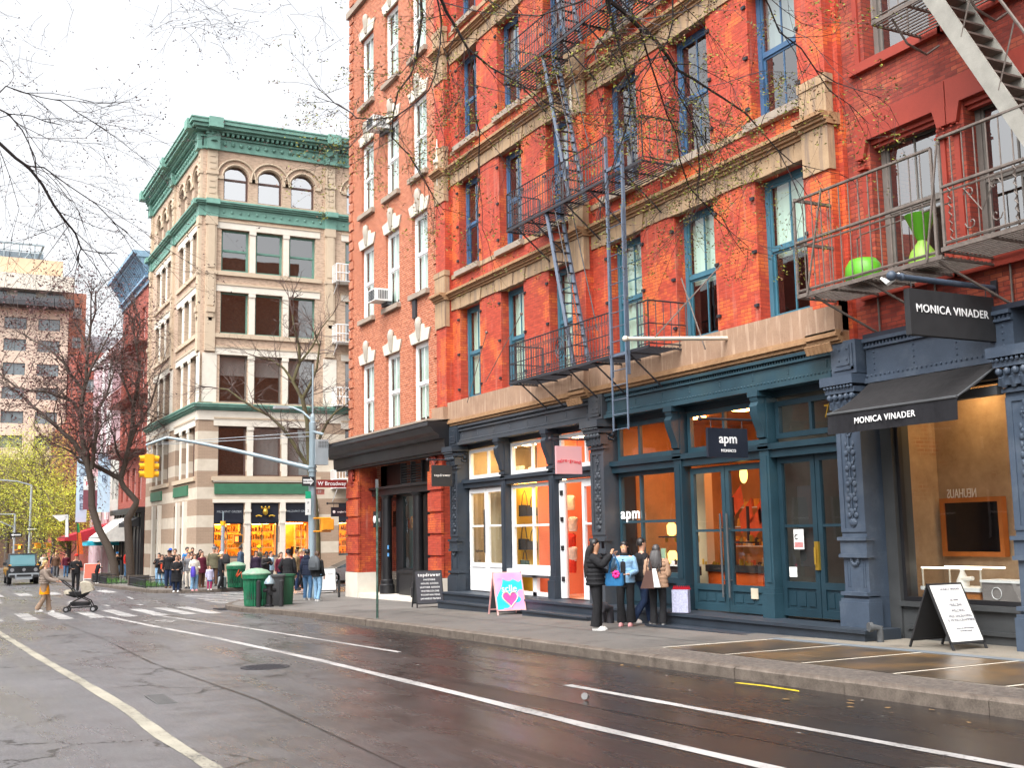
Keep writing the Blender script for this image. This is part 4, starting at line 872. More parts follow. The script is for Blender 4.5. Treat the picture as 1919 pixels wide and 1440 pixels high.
for F,cs,arcs,lo,hi,pil in ((Fx,cols,ARC,14.0,36.0,[14.25,21.57,28.9]),(Fz,colsY,ARCY,XL,XD,[-82.3,-74.3,-66.45])):
    tr=MB(); pl=MB(); gr=MB()
    # white mullion piers and lintel bands between the windows of each bay
    for ri,(z,hh) in enumerate(rows):
        for i in range(len(cs)-1):
            a=cs[i][0]+cs[i][1]; b=cs[i+1][0]
            if b-a<.6: BX(pl,F,a+.03,b-.03,-.1,.05,z,z+hh); BX(pl,F,a-.0,b+.0,-.1,.09,z+hh-.22,z+hh)
        groups=[(0,2),(3,5),(6,7)] if len(cs)==8 else [(0,2),(3,5)]
        for i,j in groups:
            a=cs[i][0]-.28; b=cs[j][0]+cs[j][1]+.28
            BX(pl,F,a,b,0,.05,z+hh+.02,z+hh+.42); BX(tr,F,a-.08,b+.08,0,.12,z-.28,z-.03); BX(tr,F,a,b,0,.09,z+hh+.42,z+hh+.52)
            if ri: BX(tr,F,a-.1,b+.1,0,.03,z-1.05,z-.9)
    for a in pil:
        w=.6
        BX(tr,F,a,a+w,0,.14,12.6,20.6); BX(tr,F,a+.1,a+w-.1,.14,.18,17.6,20.3); BX(tr,F,a+.1,a+w-.1,.14,.18,15.3,17.2); BX(tr,F,a-.05,a+w+.05,0,.2,20.2,20.7); BX(tr,F,a-.04,a+w+.04,0,.2,17.2,17.4)
        BX(tr,F,a+.05,a+w-.05,0,.26,14.9,15.2); BX(tr,F,a+.12,a+w-.12,0,.2,14.6,14.9); BX(tr,F,a+.2,a+w-.2,0,.14,14.4,14.6)
        BX(tr,F,a,a+w,0,.14,21.7,24.9); BX(tr,F,a-.05,a+w+.05,0,.2,23.3,23.5); BX(tr,F,a-.05,a+w+.05,0,.2,21.7,22.0)
        for k in range(7): BX(tr,F,a+.12,a+w-.12,.14,.17,22.1+.38*k,22.28+.38*k)
        BX(pl,F,a-.1,a+w+.15,0,.04,9.6,12.5)
    for a,b in arcs:
        c=(a+b)/2; r=(b-a)/2; zc=21.85+1.35
        for (rr,dd,n) in ((r+.10,.05,14),(r+.42,.10,16)):
            pts=[F(c+rr*cos(pi*i/n),-dd*.6,zc+rr*sin(pi*i/n)) for i in range(n+1)]; tr.tube(pts,.06,6)
        BX(tr,F,a-.38,a-.02,0,.1,zc-.12,zc+.08); BX(tr,F,b+.02,b+.38,0,.1,zc-.12,zc+.08)
    # cornices
    e=.0
    for (d,za,zb) in ((.12,9.12,9.2),(.22,9.2,9.3),(.34,9.3,9.42),(.4,9.42,9.5)): BX(gr,F,lo-.0,hi+(d if F is Fz else 0),0,d,za,zb)
    gr.build('green_cornice',m_green,bD,smooth=40); gr=MB()
    for (d,za,zb) in ((.10,20.72,21.35),(.22,21.35,21.45),(.34,21.45,21.55),(.42,21.55,21.66)): BX(gr,F,lo,hi+(d if F is Fz else 0),0,d,za,zb)
    for (d,za,zb) in ((.12,24.85,24.98),(.08,24.98,25.55),(.2,25.55,25.66),(.5,25.86,26.0),(.72,26.0,26.2),(.85,26.2,26.42),(.9,26.42,26.5)): BX(gr,F,lo,hi+(d if F is Fz else 0),0,d,za,zb)
    n=int((hi-lo)/.3)
    for i in range(n): a=lo+.1+(hi-lo)*i/n; BX(gr,F,a,a+.14,0,.42,25.68,25.86)
    n=int((hi-lo)/.5)
    for i in range(n):
        a=lo+.25+(hi-lo)*i/n; p=F(a,-.1,25.26); gr.sph(p,.13,8); p=F(a,-.1,21.05); gr.sph(p,.09,6)
    for a in pil: BX(gr,F,a-.08,a+.68,0,.35,24.8,25.9); BX(gr,F,a-.12,a+.72,0,1.0,25.95,26.56); BX(gr,F,a-.08,a+.68,0,.2,20.7,21.4); BX(gr,F,a-.1,a+.7,0,.52,21.4,21.7); gr.lathe([(.2,0),(.2,.02)],F(a+.3,-.37,25.3),12)
    tr.build('stone_trim',m_tanD,bD); pl.build('pale_pier',m_pale,bD); gr.build('green_cornice',m_green,bD,smooth=40)
q=MB(); BX(q,Fx,14.0,36,0,.06,8.55,9.1); BX(q,Fx,14.9,21.1,0,.1,3.75,3.95); BX(q,Fx,14.9,21.1,0,.1,4.95,5.15); BX(q,Fz,XL,XD,0,.06,8.55,9.1)
for a in (16.78,18.86,20.85): BX(q,Fx,a-.0,a+.30,0,.16,-.5,3.74); BX(q,Fx,a-.03,a+.33,0,.2,3.2,3.35); BX(q,Fx,a-.03,a+.33,0,.2,2.5,2.6)
for a in (-78.95,-76.95,-70.95,-68.95): BX(q,Fz,a,a+.5,0,.2,-.9,3.9)
q.build('pale_pier',m_pale,bD)
for F_,a_,b_ in ((Fx,14.98,21.0),(Fz,-80.2,-76.4),(Fz,-72.4,-68.2)): q=MB(); BX(q,F_,a_,b_,0,.09,4.25,4.85); q.build('green_panel',m_green2,bD)
# dark signboards over lit windows
m_signb=mat('sign_navy',(.014,.018,.030),.4)
for y0,z0,y1,z1 in SHX: q=MB(); BX(q,Fx,y0,y1,-.2,-.08,2.78,3.72); BX(q,Fx,y0,y1,-.2,-.02,2.58,2.78); q.build('sign_board',m_signb,bD)
txt(bD,'MILZAPHT GRIZBX',.17,m_silver,(XD+.1,15.85,3.22),FXr,spacing=1.0); txt(bD,'MILZAPHT GRIZBX',.17,m_silver,(XD+.1,19.98,3.22),FXr,spacing=1.0)
q=MB(); 
for i in range(3): q.sph((XD+.09,17.75+.22*i,3.48),.06,6)
q.sph((XD+.09,17.97,3.2),.16,10,sz_=1.3); q.box(XD+.07,17.72,3.38,XD+.12,18.22,3.44)
for s_ in (-1,1):
    for i in range(4): q.sph((XD+.09,17.97+s_*(.25+.09*i),3.0-.03*abs(i-1.5)),.07,6,sz_=.7)
q.build('crest',m_gold,bD,smooth=60)
for y0,z0,y1,z1 in SHX[:2]+SHX[3:]:
    f=MB(); BX(f,Fx,y0,y0+.1,-.3,-.2,z0,2.6); BX(f,Fx,y1-.1,y1,-.3,-.2,z0,2.6); BX(f,Fx,y0,y1,-.3,-.15,z0,z0+.12); BX(f,Fx,y0,y1,-.3,-.2,2.5,2.6)
    o=f.build('display_window',m_grey,bD); p=MB(); p.quad(Fx(y0,.24,z0),Fx(y1,.24,z0),Fx(y1,.24,2.6),Fx(y0,.24,2.6)); p.build('pane',m_shop,o)
q=MB(); a_,b_=XD-3.2,XD-.36
q.quad((a_,14.5,-.7),(a_,30,-.7),(a_,30,2.75),(a_,14.5,2.75)); q.quad((a_,14.5,-.7),(b_,14.5,-.7),(b_,14.5,2.75),(a_,14.5,2.75)); q.quad((a_,30,-.7),(b_,30,-.7),(b_,30,2.75),(a_,30,2.75)); q.quad((a_,14.5,2.75),(b_,14.5,2.75),(b_,30,2.75),(a_,30,2.75)); q.quad((a_,14.5,-.5),(b_,14.5,-.5),(b_,30,-.5),(a_,30,-.5))
q.build('interior',mat('shop_wall_gold',(.60,.26,.04),.8,.35,2.5,0),bD)
q=MB()
for y in (15.6,17.9,20,23,26): 
    q.box(XD-1.6,y-.6,2.5,XD-1.1,y+.6,2.55); q.box(XD-3,y-.6,2.5,XD-2.6,y+.6,2.55)
q.build('ceiling_light',emis('lamp_gold',(1,.55,.14),16),bD)
sh=MB(); bt=MB()
for y0,y1 in ((15.05,16.7),(17.2,18.75),(20.0,20.7),(22.6,24.3)):
    for z in (.62,1.1,1.58,2.06): sh.box(XD-.95,y0,z,XD-.6,y1,z+.04)
    for y in (y0,(y0+y1)/2,y1-.04): sh.box(XD-.95,y,.55,XD-.6,y+.04,2.5)
    for z in (.66,1.14,1.62,2.10):
        y=y0+.08
        while y<y1-.1:
            w=rnd.uniform(.05,.12); bt.box(XD-.85,y,z,XD-.7,y+w,z+rnd.uniform(.1,.34)); y+=w+rnd.uniform(.03,.1)
sh.build('shelf',mat('shelf_gold',(.85,.62,.25),.6),bD); tag(bt.build('goods',[mat('bottle_amber',(.55,.22,.03),.3,.5,9,0)],None),'rows of small amber bottles on the lit shelves of the corner shop','bottles',kind='stuff')
# white fire escapes on the right of the cream building
def fe_white(z,label):
    t=thing('fire_escape',label,'fire escape',(XD,22.0,z),0,'white fire escapes on the cream building'); q=MB()
    q.box(0,0,-.04,1.0,5.5,.0); q.build('platform',m_white,t,True); q=MB()
    for zz in (.5,1.05): q.tube([(1,0,zz),(1,5.5,zz)],.03,4); q.tube([(0,0,zz),(1,0,zz)],.03,4)
    for i in range(28): q.tube([(1,i*.2,0),(1,i*.2,1.05)],.018,4)
    for i in range(5): q.tube([(i*.22,0,0),(i*.22,0,1.05)],.018,4)
    q.build('railing',m_white,t,True); q=MB(); q.tube([(1,.1,0),(0,.1,-.8)],.03,4); q.tube([(1,5,0),(0,5,-.8)],.03,4); q.build('bracket',m_white,t,True)
for z,l in ((17.3,'top'),(13.5,'second'),(9.6,'third'),(4.6,'lowest')): fe_white(z,'white iron fire escape balcony on the cream building, %s of the four'%l)
# ================================================================ buildings beyond
def simple_building(name,label,x0,x1,y0,y1,z1,m,wins,mwin,faces='xy',trim=None,base=None,ww=1.2,wh=1.9,group=None,depth=.25,zb=None,glassm=None):
    zb=gz((x0+x1)/2)-1 if zb is None else zb
    t=thing(name,label,'building',(x1,y0,zb)); t_=t
    if group: t['group']=group
    ys,xs,zs=wins; hx=[(y,z,y+ww,z+wh) for y in ys for z in zs]; hy=[(x,z,x+ww,z+wh) for x in xs for z in zs]
    mb=MB(); wall(mb,y0,y1,zb,z1,hx,0,depth,FXm(x1)); 
    wall(mb,x0,x1,zb,z1,hy,0,depth,FYm(y0) if 's' not in faces else (lambda u,d,z:(u,y1-d,z)))
    oy=y1 if 's' not in faces else y0
    mb.quad((x0,oy,zb),(x1,oy,zb),(x1,oy,z1),(x0,oy,z1)); mb.quad((x0,y0,zb),(x0,y1,zb),(x0,y1,z1),(x0,y0,z1)); mb.quad((x0,y0,z1),(x1,y0,z1),(x1,y1,z1),(x0,y1,z1))
    mb.build('wall',m,t)
    g_=glassm or m_gwin
    for (y,z,b,d) in hx:
        q=MB(); q.quad((x1-depth,y,z),(x1-depth,b,z),(x1-depth,b,d),(x1-depth,y,d)); o=q.build('window',g_,t)
        q=MB(); q.box(x1-depth,y,z,x1-depth+.06,y+.07,d); q.box(x1-depth,b-.07,z,x1-depth+.06,b,d); q.box(x1-depth,(y+b)/2-.03,z,x1-depth+.05,(y+b)/2+.03,d); q.box(x1-depth,y,d-.07,x1-depth+.06,b,d); q.build('frame',mwin,o)
    for (x,z,b,d) in hy:
        yy=y0+depth if 's' not in faces else y1-depth; s_=-1 if 's' not in faces else 1
        q=MB(); q.quad((x,yy,z),(b,yy,z),(b,yy,d),(x,yy,d)); o=q.build('window',g_,t)
        q=MB(); q.box(x,yy,z,x+.07,yy+s_*.06,d); q.box(b-.07,yy,z,b,yy+s_*.06,d); q.box(x,yy,(z+d)/2-.03,b,yy+s_*.05,(z+d)/2+.03); q.build('frame',mwin,o)
    return t
m_gwin=mat('far_window_glass',(.05,.06,.065),.08,.3,.5,0,spec=1.0)
m_gwinb=mat('far_window_glass_blue',(.16,.20,.22),.08,.4,.3,0,spec=1.0)
bE=simple_building('brick_building','narrow red brick building with a pale blue bracketed cornice beyond the cream one',-95,-82.65,14,30,20.3,m_brickE,([16,18.5],[-93.6,-91,-88.4,-85.8],[4.6,8.6,12.6,16.4]),m_white,ww=1.3,wh=2.4)
q=MB(); m_bluec=mat('cornice_blue',(.22,.36,.50),.6)
for (d,a,b) in ((.15,20.1,20.5),(.4,20.5,20.7),(1.0,22.0,22.2),(1.3,22.2,22.45)): q.box(-95,14-d,a,-82.65,14,b)
for i in range(22): x=-94.7+.56*i; q.prism([(14,20.7),(13.7,20.9),(13.4,21.5),(13.0,22.0),(14,22.0)],0,x,x+.2)
q.box(-95,13.95,20.5,-82.65,14.1,22.2); q.build('cornice',m_bluec,bE)
q=MB(); q.box(-95,13.75,-1.2,-82.65,13.98,3.6); q.box(-95,13.4,3.6,-82.65,14,4.0); 
for i in range(9): q.box(-94.6+1.4*i,13.68,-1.2,-94.4+1.4*i,13.75,3.6)
q.build('shop_front',m_black,bE)
for z in (8.1,12.1,15.9): 
    q=MB(); q.box(-95,13.9,z-.1,-82.65,14,z+.15); 
    for i in range(20): q.box(-94.8+.62*i,12.95,z,-94.76+.62*i,13.0,z+1)
    q.box(-94.9,12.95,z+.95,-82.8,13.02,z+1.02); q.box(-94.9,12.95,z-.02,-82.8,13.9,z+.02); q.build('fire_escape',mat('iron_red_brown',(.25,.06,.04),.6),bE)
bF=simple_building('grey_building','low grey stuccoed shop building with a white awning beyond the red brick building',-99.5,-95.05,14,30,9.5,m_concw,([],[-98.5,-96.6],[5]),m_white,ww=1.2,wh=2)
bF2=simple_building('pink_building','tall pink and white painted building with blue vertical banners behind the bare trees',-112,-99.55,14,30,17.8,stone('pink_white_paint',(.42,.10,.13),(.72,.66,.70),.8,.55),([],[-111,-108,-105,-102],[5,8.8,12.6]),m_white,ww=1.3,wh=2.2)
q=MB(); q.box(-112.1,13.8,17.6,-99.5,14,18.1); q.box(-100.9,13.75,3.4,-99.7,13.95,17); q.box(-104.6,13.8,3.4,-104.2,13.95,17.2); q.build('pipe_and_band',m_white,bF2)
bG=simple_building('brick_building','brown brick building with ground floor shops further along the same side behind the yellow trees',-150,-112.05,14,34,15,m_brickE,([16,19,22,25,28],[-146,-141,-136,-131,-126,-121,-116],[4,8,12]),m_white,ww=1.6,wh=2.2)
# tall hotel and its glass crown
m_hotel=stone('hotel_tan',(.66,.53,.42),(.74,.61,.50),.8,.2)
bH=simple_building('hotel_tower','tall tan apartment tower with white top floors above the bare trees',-190,-170,-14,17.6,34.2,m_hotel,([-13,-8.6,-4.2,.2,4.6,9.2,13.6],[],[7.8,11.2,14.6,18.0,21.4,24.8,28.2,31.3]),m_grey,ww=2.9,wh=1.7,glassm=m_gwinb)
q=MB(); q.box(-189,-14,34.2,-170.2,17.7,35.0); q.box(-189,-14,37.0,-169.4,18.2,39.2); q.box(-189,-14,35.0,-171,17.2,37.0); q.build('white_storey',m_pale,bH)
for i in range(8): q=MB(); q.box(-171.02,-12+3.8*i,35.1,-170.95,-9.6+3.8*i,36.9); q.build('window',m_gwinb,bH)
for i in range(12):
    y=-14+2.68*i; pr=[(-170,36.1),(-168.6,35.8),(-167.8,35.1),(-167.6,34.4),(-170,34.4)]; q=MB(); q.prism(pr,1,y,y+2.6); q.build('awning',mat('awning_dark',(.03,.03,.035),.8),bH)
q=MB(); q.box(-188,-10,39.2,-172,16.8,42.0); q.build('upper_block',stone('hotel_orange',(.62,.40,.26),(.74,.58,.40),.8,.25),bH)
q=MB(); q.box(-188,-14,39.0,-178,14.6,44.3); q.build('glass_crown',glass('glass_crown',(.45,.52,.56),1.9),bH)
q=MB()
for i in range(14): q.box(-177.95,-14+2.1*i,39.3,-177.8,-13.85+2.1*i,45.6)
for i in range(4): q.box(-177.95,-14,40.5+1.3*i,-177.8,14.7,40.62+1.3*i)
for i in range(6): y=-12+4.5*i; q.tube([(-177.8,y,41),(-177.8,y+2.2,44.3)],.07,4); q.tube([(-177.8,y+4.4,41),(-177.8,y+2.2,44.3)],.07,4)
q.box(-188,14.4,45.4,-177.8,14.7,45.6); q.box(-178,-14,45.4,-177.7,14.7,45.6); q.build('steel_frame',m_galv,bH)
bI=simple_building('brick_tower','slim red brick tower beside the tan hotel',-196,-176,18.3,20.6,38.3,brick('brick_pinkish',(.45,.16,.10),(.5,.2,.13),(.5,.3,.22),.4,.15,.01),([18.8],[],[22,26,30,34.5]),m_white,ww=1.2,wh=1.7,glassm=m_gwinb)
bJ=simple_building('office_block','pale blue grey glass and brick block far behind the pink building',-205,-185,20.7,40,33.5,stone('far_blue_grey',(.50,.54,.60),(.58,.62,.68),.7,.3),([22+2.6*i for i in range(7)],[],[14,17.5,21,24.5,28]),m_white,ww=1.7,wh=1.8,glassm=m_gwinb)
bK=simple_building('brick_building','red brick block with white windows in front of the pale blue grey block',-176,-160,17.8,34,27.0,m_brickE,([19+2.9*i for i in range(5)],[],[11,14.5,18,21.5]),m_white,ww=1.6,wh=1.8,glassm=m_gwinb)
bL=simple_building('shop_building','long brown building with awnings closing the street behind the yellow trees at the far left',-178,-158,-40,17.7,12,m_brickG,([-36+3*i for i in range(17)],[],[2,6]),m_white,ww=1.6,wh=2.0)
# opposite side of the street (seen in window reflections)
for i,(x0,x1,z1,m,lb) in enumerate(((-36,-19,12,m_brickG,'brown brick building with chimneys on the near side of the street'),(-18.9,-4,9,m_brickA,'low orange brick building on the near side of the street'),(-60,-36.1,15,m_brickE,'red brick building with rows of windows on the near side of the street'),(-95,-70,16,m_brickD,'tan brick building on the near side across the junction'))):
    t=simple_building('brick_building',lb,x0,x1,-24,-9.5,z1,m,([],[x0+1.5+2.6*k for k in range(int((x1-x0-2)/2.6))],[1.2,4.8,8.4][:2+(z1>11)]),m_white,faces='s',ww=1.2,wh=2)
q=MB()
for x in (-34,-29,-21): q.box(x,-11,12,x+1.6,-9.8,15.2); q.box(x-.1,-11.1,15.2,x+1.7,-9.7,15.5)
tag(q.build('chimney',m_brickG,[o for o in D.objects if o.name.startswith('brick_building') and 'chimneys' in o.get('label','')][0]))
# ================================================================ fire escapes
def rail(mb,a,b,h,n,r=.011,mids=(.5,),top=.018,curls=False):
    a=Vector(a);b=Vector(b); u=Vector((0,0,1))
    mb.tube([a+u*h,b+u*h],top,5); mb.tube([a+u*.06,b+u*.06],top*.8,4)
    for m in mids: mb.tube([a+u*h*m,b+u*h*m],top*.7,4)
    for i in range(n+1):
        p=a.lerp(b,i/n); mb.tube([p,p+u*h],r*(1.8 if i in (0,n) else 1),4)
        if curls and i<n:
            q=a.lerp(b,(i+.5)/n); d=(b-a).normalized()
            for z0 in (h*.78,h*.16):
                for s_ in (-1,1):
                    pts=[q+d*(s_*.035*(1+cos(t)))*.9+u*(z0+.04*sin(t)) for t in [k*pi/4 for k in range(7)]]; mb.tube(pts,.007,3,cap=False)
def grating(mb,x0,x1,y0,y1,z,step=.09):
    y=y0
    while y<y1: mb.box(x0,y,z-.018,x1,y+.028,z); y+=max(step,.09)
    n=max(2,int((x1-x0)/.7))
    for i in range(n+1): x=x0+(x1-x0)*i/n; mb.box(x-.02,y0,z-.05,x+.02,y1,z-.019)
    mb.box(x0,y0-.03,z-.05,x1,y0-.001,z+.015)
t=thing('fire_escape','blue grey iron fire escape with drop ladder and slanting stairs on bright red wall','fire escape',(-22,13.4,5.2))
for k,z in enumerate((5.48,9.42,13.38,17.3)):
    q=MB(); grating(q,-24.9,-22.9,13.0,13.95,z); grating(q,-22.9,-21.0,13.0,13.5,z-.01); grating(q,-21.0,-18.75,13.0,13.95,z)
    pf=q.build('platform',m_irond,t)
    q=MB(); rail(q,(-24.9,13.0,z),(-20.15,13.0,z),.95,38,curls=True); rail(q,(-24.9,13.0,z),(-24.9,13.95,z),.95,6); rail(q,(-18.75,13.0,z),(-18.75,13.95,z),.95,5); rail(q,(-19.15,13.0,z),(-18.75,13.0,z),.95,3)
    if k: rail(q,(-22.95,13.52,z),(-21.1,13.52,z),.9,5)
    # medallion
    for rr in (.06,.13,.20):
        q.tube([(-22.35+rr*cos(2*pi*i/14),12.985,z+.5+rr*1.25*sin(2*pi*i/14)) for i in range(15)],.012,4,cap=False)
    q.build('railing',m_irond,t)
    q=MB()
    for x in (-24.4,-23.6,-22.0,-20.9,-19.5): q=MB(); q.tube([(x,13.0,z-.05),(x+.0,13.98,z-.85)],.02,5); q.tube([(x,13.98,z-.9),(x,13.98,z-.05)],.015,4); q.build('bracket',m_irond,t)
    if k<3:
        z1=z+3.93; q=MB()
        for y in (13.06,13.48): q.tube([(-22.95,y,z1),(-21.85,y,z)],[(.022,.06)]*2,4)
        q.build('stair_stringer',m_iron,t); q=MB()
        for i in range(1,15): f=i/15; x=-22.95+1.1*f; q.box(x-.035,13.06,z1-(z1-z)*f-.005,x+.05,13.48,z1-(z1-z)*f+.005)
        q.tube([(-22.6,13.02,z1+.3),(-21.5,13.02,z+.8)],.014,5); q.tube([(-22.6,13.5,z1+.3),(-21.5,13.5,z+.8)],.014,5)
        q.build('stair_tread',m_irond,t)
q=MB()
for x in (-20.05,-19.42): q.box(x-.03,12.90,4.98,x+.03,12.96,10.3)
for z in (5.4,9.5): q.box(-20.1,12.9,z,-19.38,12.96,z+.07)
q.build('ladder_guide',m_iron,t)
q=MB()
for x in (-19.92,-19.36): q.tube([(x,12.84,3.82),(x,12.84,8.6)],.021,5)
for i in range(16): q.tube([(-19.92,12.84,3.85+.31*i),(-19.36,12.84,3.85+.31*i)],.011,4)
q.build('drop_ladder',m_iron,t)
# grey brown fire escape on the right building
t=thing('fire_escape','brown grey iron fire escape with a steep broad stair on the deep red building','fire escape',(-11,13.3,5.5))
q=MB(); grating(q,-14.25,-11.2,12.95,14.02,5.62,.07); grating(q,-11.2,-7,12.95,14.02,5.72,.07); q.build('platform',m_ironb,t)
q=MB()
for (x0,x1,n,z) in ((-14.25,-11.3,14,5.64),(-11.15,-7,20,5.74)):
    q.tube([(x0,12.95,z+1.62),(x1,12.95,z+1.62)],.028,6); q.tube([(x0,12.95,z+.88),(x1,12.95,z+.88)],.03,6); q.tube([(x0,12.95,z+.80),(x1,12.95,z+.80)],.018,5); q.tube([(x0,12.95,z+.05),(x1,12.95,z+.05)],.025,5)
    for i in range(n+1): x=x0+(x1-x0)*i/n; q.tube([(x,12.95,z),(x,12.95,z+1.62)],.011 if 0<i<n else .028,5)
for z in (6.5,7.26): q.box(-14.27,12.95,z,-14.22,14.0,z+.05)
for i in range(5): q.tube([(-14.25,12.95+.25*i,5.64),(-14.25,12.95+.25*i,7.26)],.010,4)
q.tube([(-13.98,12.9,5.6),(-13.55,12.92,7.3)],.018,5); q.tube([(-11.45,12.9,5.6),(-11.15,12.92,7.3)],.018,5)
q.tube([(-13.1,13.2,5.66),(-13.1,13.2,6.35),(-13.0,13.2,6.4),(-11.2,13.2,6.45)],.012,5)
q.build('railing',m_ironb,t)
q=MB()
def scroll(cx,cz,s,dirx,dirz):
    q.tube([(cx+dirx*s*(1-.12*k)*cos(k*.75)*.5,12.93,cz+dirz*s*(1-.12*k)*sin(k*.75)*.5) for k in range(9)],.011,4,cap=False)
for x0 in (-10.85,-9.1,-7.9):
    for a,b in ((0,.62),(.42,.62),(0,.2),(.42,.2)): scroll(x0+a+.2,5.78+b,.22,1 if a else -1,1 if b>.4 else -1)
    q.tube([(x0+.1,12.93,6.5),(x0+.4,12.93,6.1),(x0+.65,12.93,6.5)],.011,4)
for x0 in (-11.0,-9.9,-9.6,-8.5):
    q.tube([(x0+.025*(-1)**i,12.93,5.8+.06*i) for i in range(14)],.011,4)
q.build('scrollwork',m_ironb,t)
q=MB(); grating(q,-12.25,-9.4,12.95,14.02,9.62,.07); q.build('platform',m_ironb,t)
q=MB(); rail(q,(-12.25,12.95,9.62),(-9.4,12.95,9.62),1.0,16,r=.012,top=.022); q.build('railing',m_ironb,t)
q=MB(); 
for y in (12.95,13.55): q.add([(-11.35,y-.015,9.75),(-11.1,y-.015,9.85),(-8.9,y-.015,5.75),(-9.15,y-.015,5.72),(-11.35,y+.015,9.75),(-11.1,y+.015,9.85),(-8.9,y+.015,5.75),(-9.15,y+.015,5.72)],[(0,1,2,3),(7,6,5,4),(0,4,5,1),(1,5,6,2),(2,6,7,3),(3,7,4,0)])
q.build('stair_stringer',mat('iron_pale_grey',(.26,.25,.22),.6,.2,5,.2),t); q=MB()
for i in range(1,16): f=i/16; x=-11.2+2.2*f; q.box(x-.12,12.97,9.75-4*f,x+.12,13.53,9.78-4*f)
q.build('stair_tread',m_ironb,t)
q=MB()
for y in (12.9,13.6): q.tube([(-10.8,y,10.6),(-8.6,y,6.6)],.022,5); 
for i in range(5): f=i/4; q.tube([(-10.8+2.2*f,12.93,10.6-4*f),(-11.15+2.2*f,12.94,9.7-4*f)],.014,4)
q.build('handrail',m_ironb,t)
q=MB()
for x in (-13.9,-12.7,-11.3,-9.5): q=MB(); q.tube([(x,12.98,5.55),(x+.35,14.0,4.95)],.022,5); q.tube([(x+.35,14.05,4.9),(x+.35,14.05,5.6)],.018,5); q.build('bracket',m_ironb,t)
for x in (-11.9,-10.6): q=MB(); q.tube([(x,13.0,9.55),(x,13.3,9.2),(x,13.7,9.1),(x,14.0,9.3)],.02,5); q.build('bracket',m_ironb,t)
q=MB(); q.rings([(5.66,.30,.24),(5.72,.33,.27),(5.9,.30,.25),(6.0,.22,.2),(6.03,.1,.1)],16,cx=-13.05,cy=13.25); o=q.build('plastic_stool',mat('lime_plastic',(.10,.37,.015),.45,.06,3,.02),None,smooth=50); tag(o,'low lime green plastic tub at the left end of the brown fire escape','planter')
t=thing('plastic_planter','hourglass shaped lime green plastic planter standing on the brown fire escape','planter',(-11.92,13.35,5.66)); q=MB(); q.lathe([(.20,0),(.22,.08),(.18,.22),(.07,.38),(.06,.40)],n=16); q.build('base',mat('lime_pale',(.24,.44,.05),.45,.06,3,.02),t,True,smooth=50); q=MB(); q.lathe([(.06,.39),(.09,.45),(.24,.80),(.22,.80),(.05,.5)],n=16); q.build('bowl',mat('lime_plastic',(0,0,0)),t,True,smooth=50)
q=MB(); q.tube([(-12.35,12.9,5.52),(-12.2,12.88,5.42),(-12.0,12.9,5.50),(-11.85,12.9,5.4)],[.02,.05,.04,.01],6); tag(q.build('plastic_bag',m_pap,None),'scrap of clear plastic bag caught under the brown fire escape','plastic bag')
# tie bars, star anchors, flagpole
def tie(a,b,label,r=.012):
    q=MB(); q.tube([a,b],r,5); q.sph(a,.045,6); o=q.build('tie_rod',m_ironb,None); tag(o,label,'iron rod','thin iron rods on the red walls')
tie((-28.0,13.9,7.35),(-28.9,13.7,5.45),'thin iron rod slanting down between the two leftmost windows of the red wall')
tie((-25.9,13.9,7.5),(-27.7,13.7,5.9),'thin pale iron rod slanting in front of the second window from the left')
t=thing('flagpole','short white flagpole held level by two stay rods, right of the drop ladder','flagpole',(-17.3,13.9,5.6)); q=MB(); q.tube([(-17.25,14.0,5.45),(-17.35,11.55,5.30)],.042,8); q.sph((-17.35,11.5,5.30),.06,8); q.build('pole',m_key,t,smooth=60); q=MB(); q.tube([(-17.3,12.1,5.33),(-17.85+.3,13.98,7.0)],.014,5); q.tube([(-17.3,13.3,5.2),(-18.9,13.98,7.0)],.014,5); q.build('stay_rod',m_ironb,t)
def anchor(x,y,z,m,label):
    q=MB(); q.tube([(x,y,z-.75),(x+.01,y-.01,z)],[.02,.05],6); q.tube([(x,y,z),(x,y,z+.75)],[.05,.02],6); q.sph((x,y-.03,z),.11,8); q.sph((x,y,z-.45),.06,6); q.sph((x,y,z+.45),.06,6); tag(q.build('wall_anchor',m,None,smooth=60),label,'wall anchor','star anchors on the facades')
anchor(-30.95,13.74,13.2,m_key,'pale ornamental iron wall anchor on the corner pilaster between the orange and red buildings'); anchor(-22.75,13.70,11.9,m_key,'greenish white ornamental wall anchor below the middle fire escape balcony')
# ================================================================ signs
def hang_sign(x,y0,y1,z0,z1,m,rod,label,th=.06,group=None,wall=13.95):
    t=thing('hanging_sign',label,'sign',(x,y0,z0)); q=MB(); q.box(x-th,y0,z0,x,y1,z1); q.build('board',m,t)
    q=MB(); q.tube([(x-th/2,y0-.12,rod),(x-th/2,wall,rod)],.022,6); q.sph((x-th/2,y0-.14,rod),.045,8)
    for y in (y0+.1,y1-.1): q.tube([(x-th/2,y,z1),(x-th/2,y,rod)],.009,4)
    q.box(x-th/2-.05,wall-.02,rod-.12,x-th/2+.05,wall+.02,rod+.12); q.build('bracket',m_irond,t); return t
t=hang_sign(-29.9,13.03,13.66,3.11,3.72,m_blackm,3.88,'black square hanging sign lettered topdrawer on a rod beside the orange building'); txt(t,'topdrawer',.105,m_ltr,(-29.893,13.345,3.43),FXr,spacing=1.15)
t=hang_sign(-22.3,12.8,13.48,3.06,3.70,mat('sign_pink',(.62,.33,.35),.6,.04,2,0),3.86,'pink square hanging sign with red lettering over the open coral shop door'); m_redl=mat('letter_red',(.65,.02,.04),.6)
for i,ch in enumerate('mûre-grand'): txt(t,ch,.12,m_redl,(-22.293,12.87+.060*i,3.345+.025*sin(i*.45)),FXr,bold=.001)
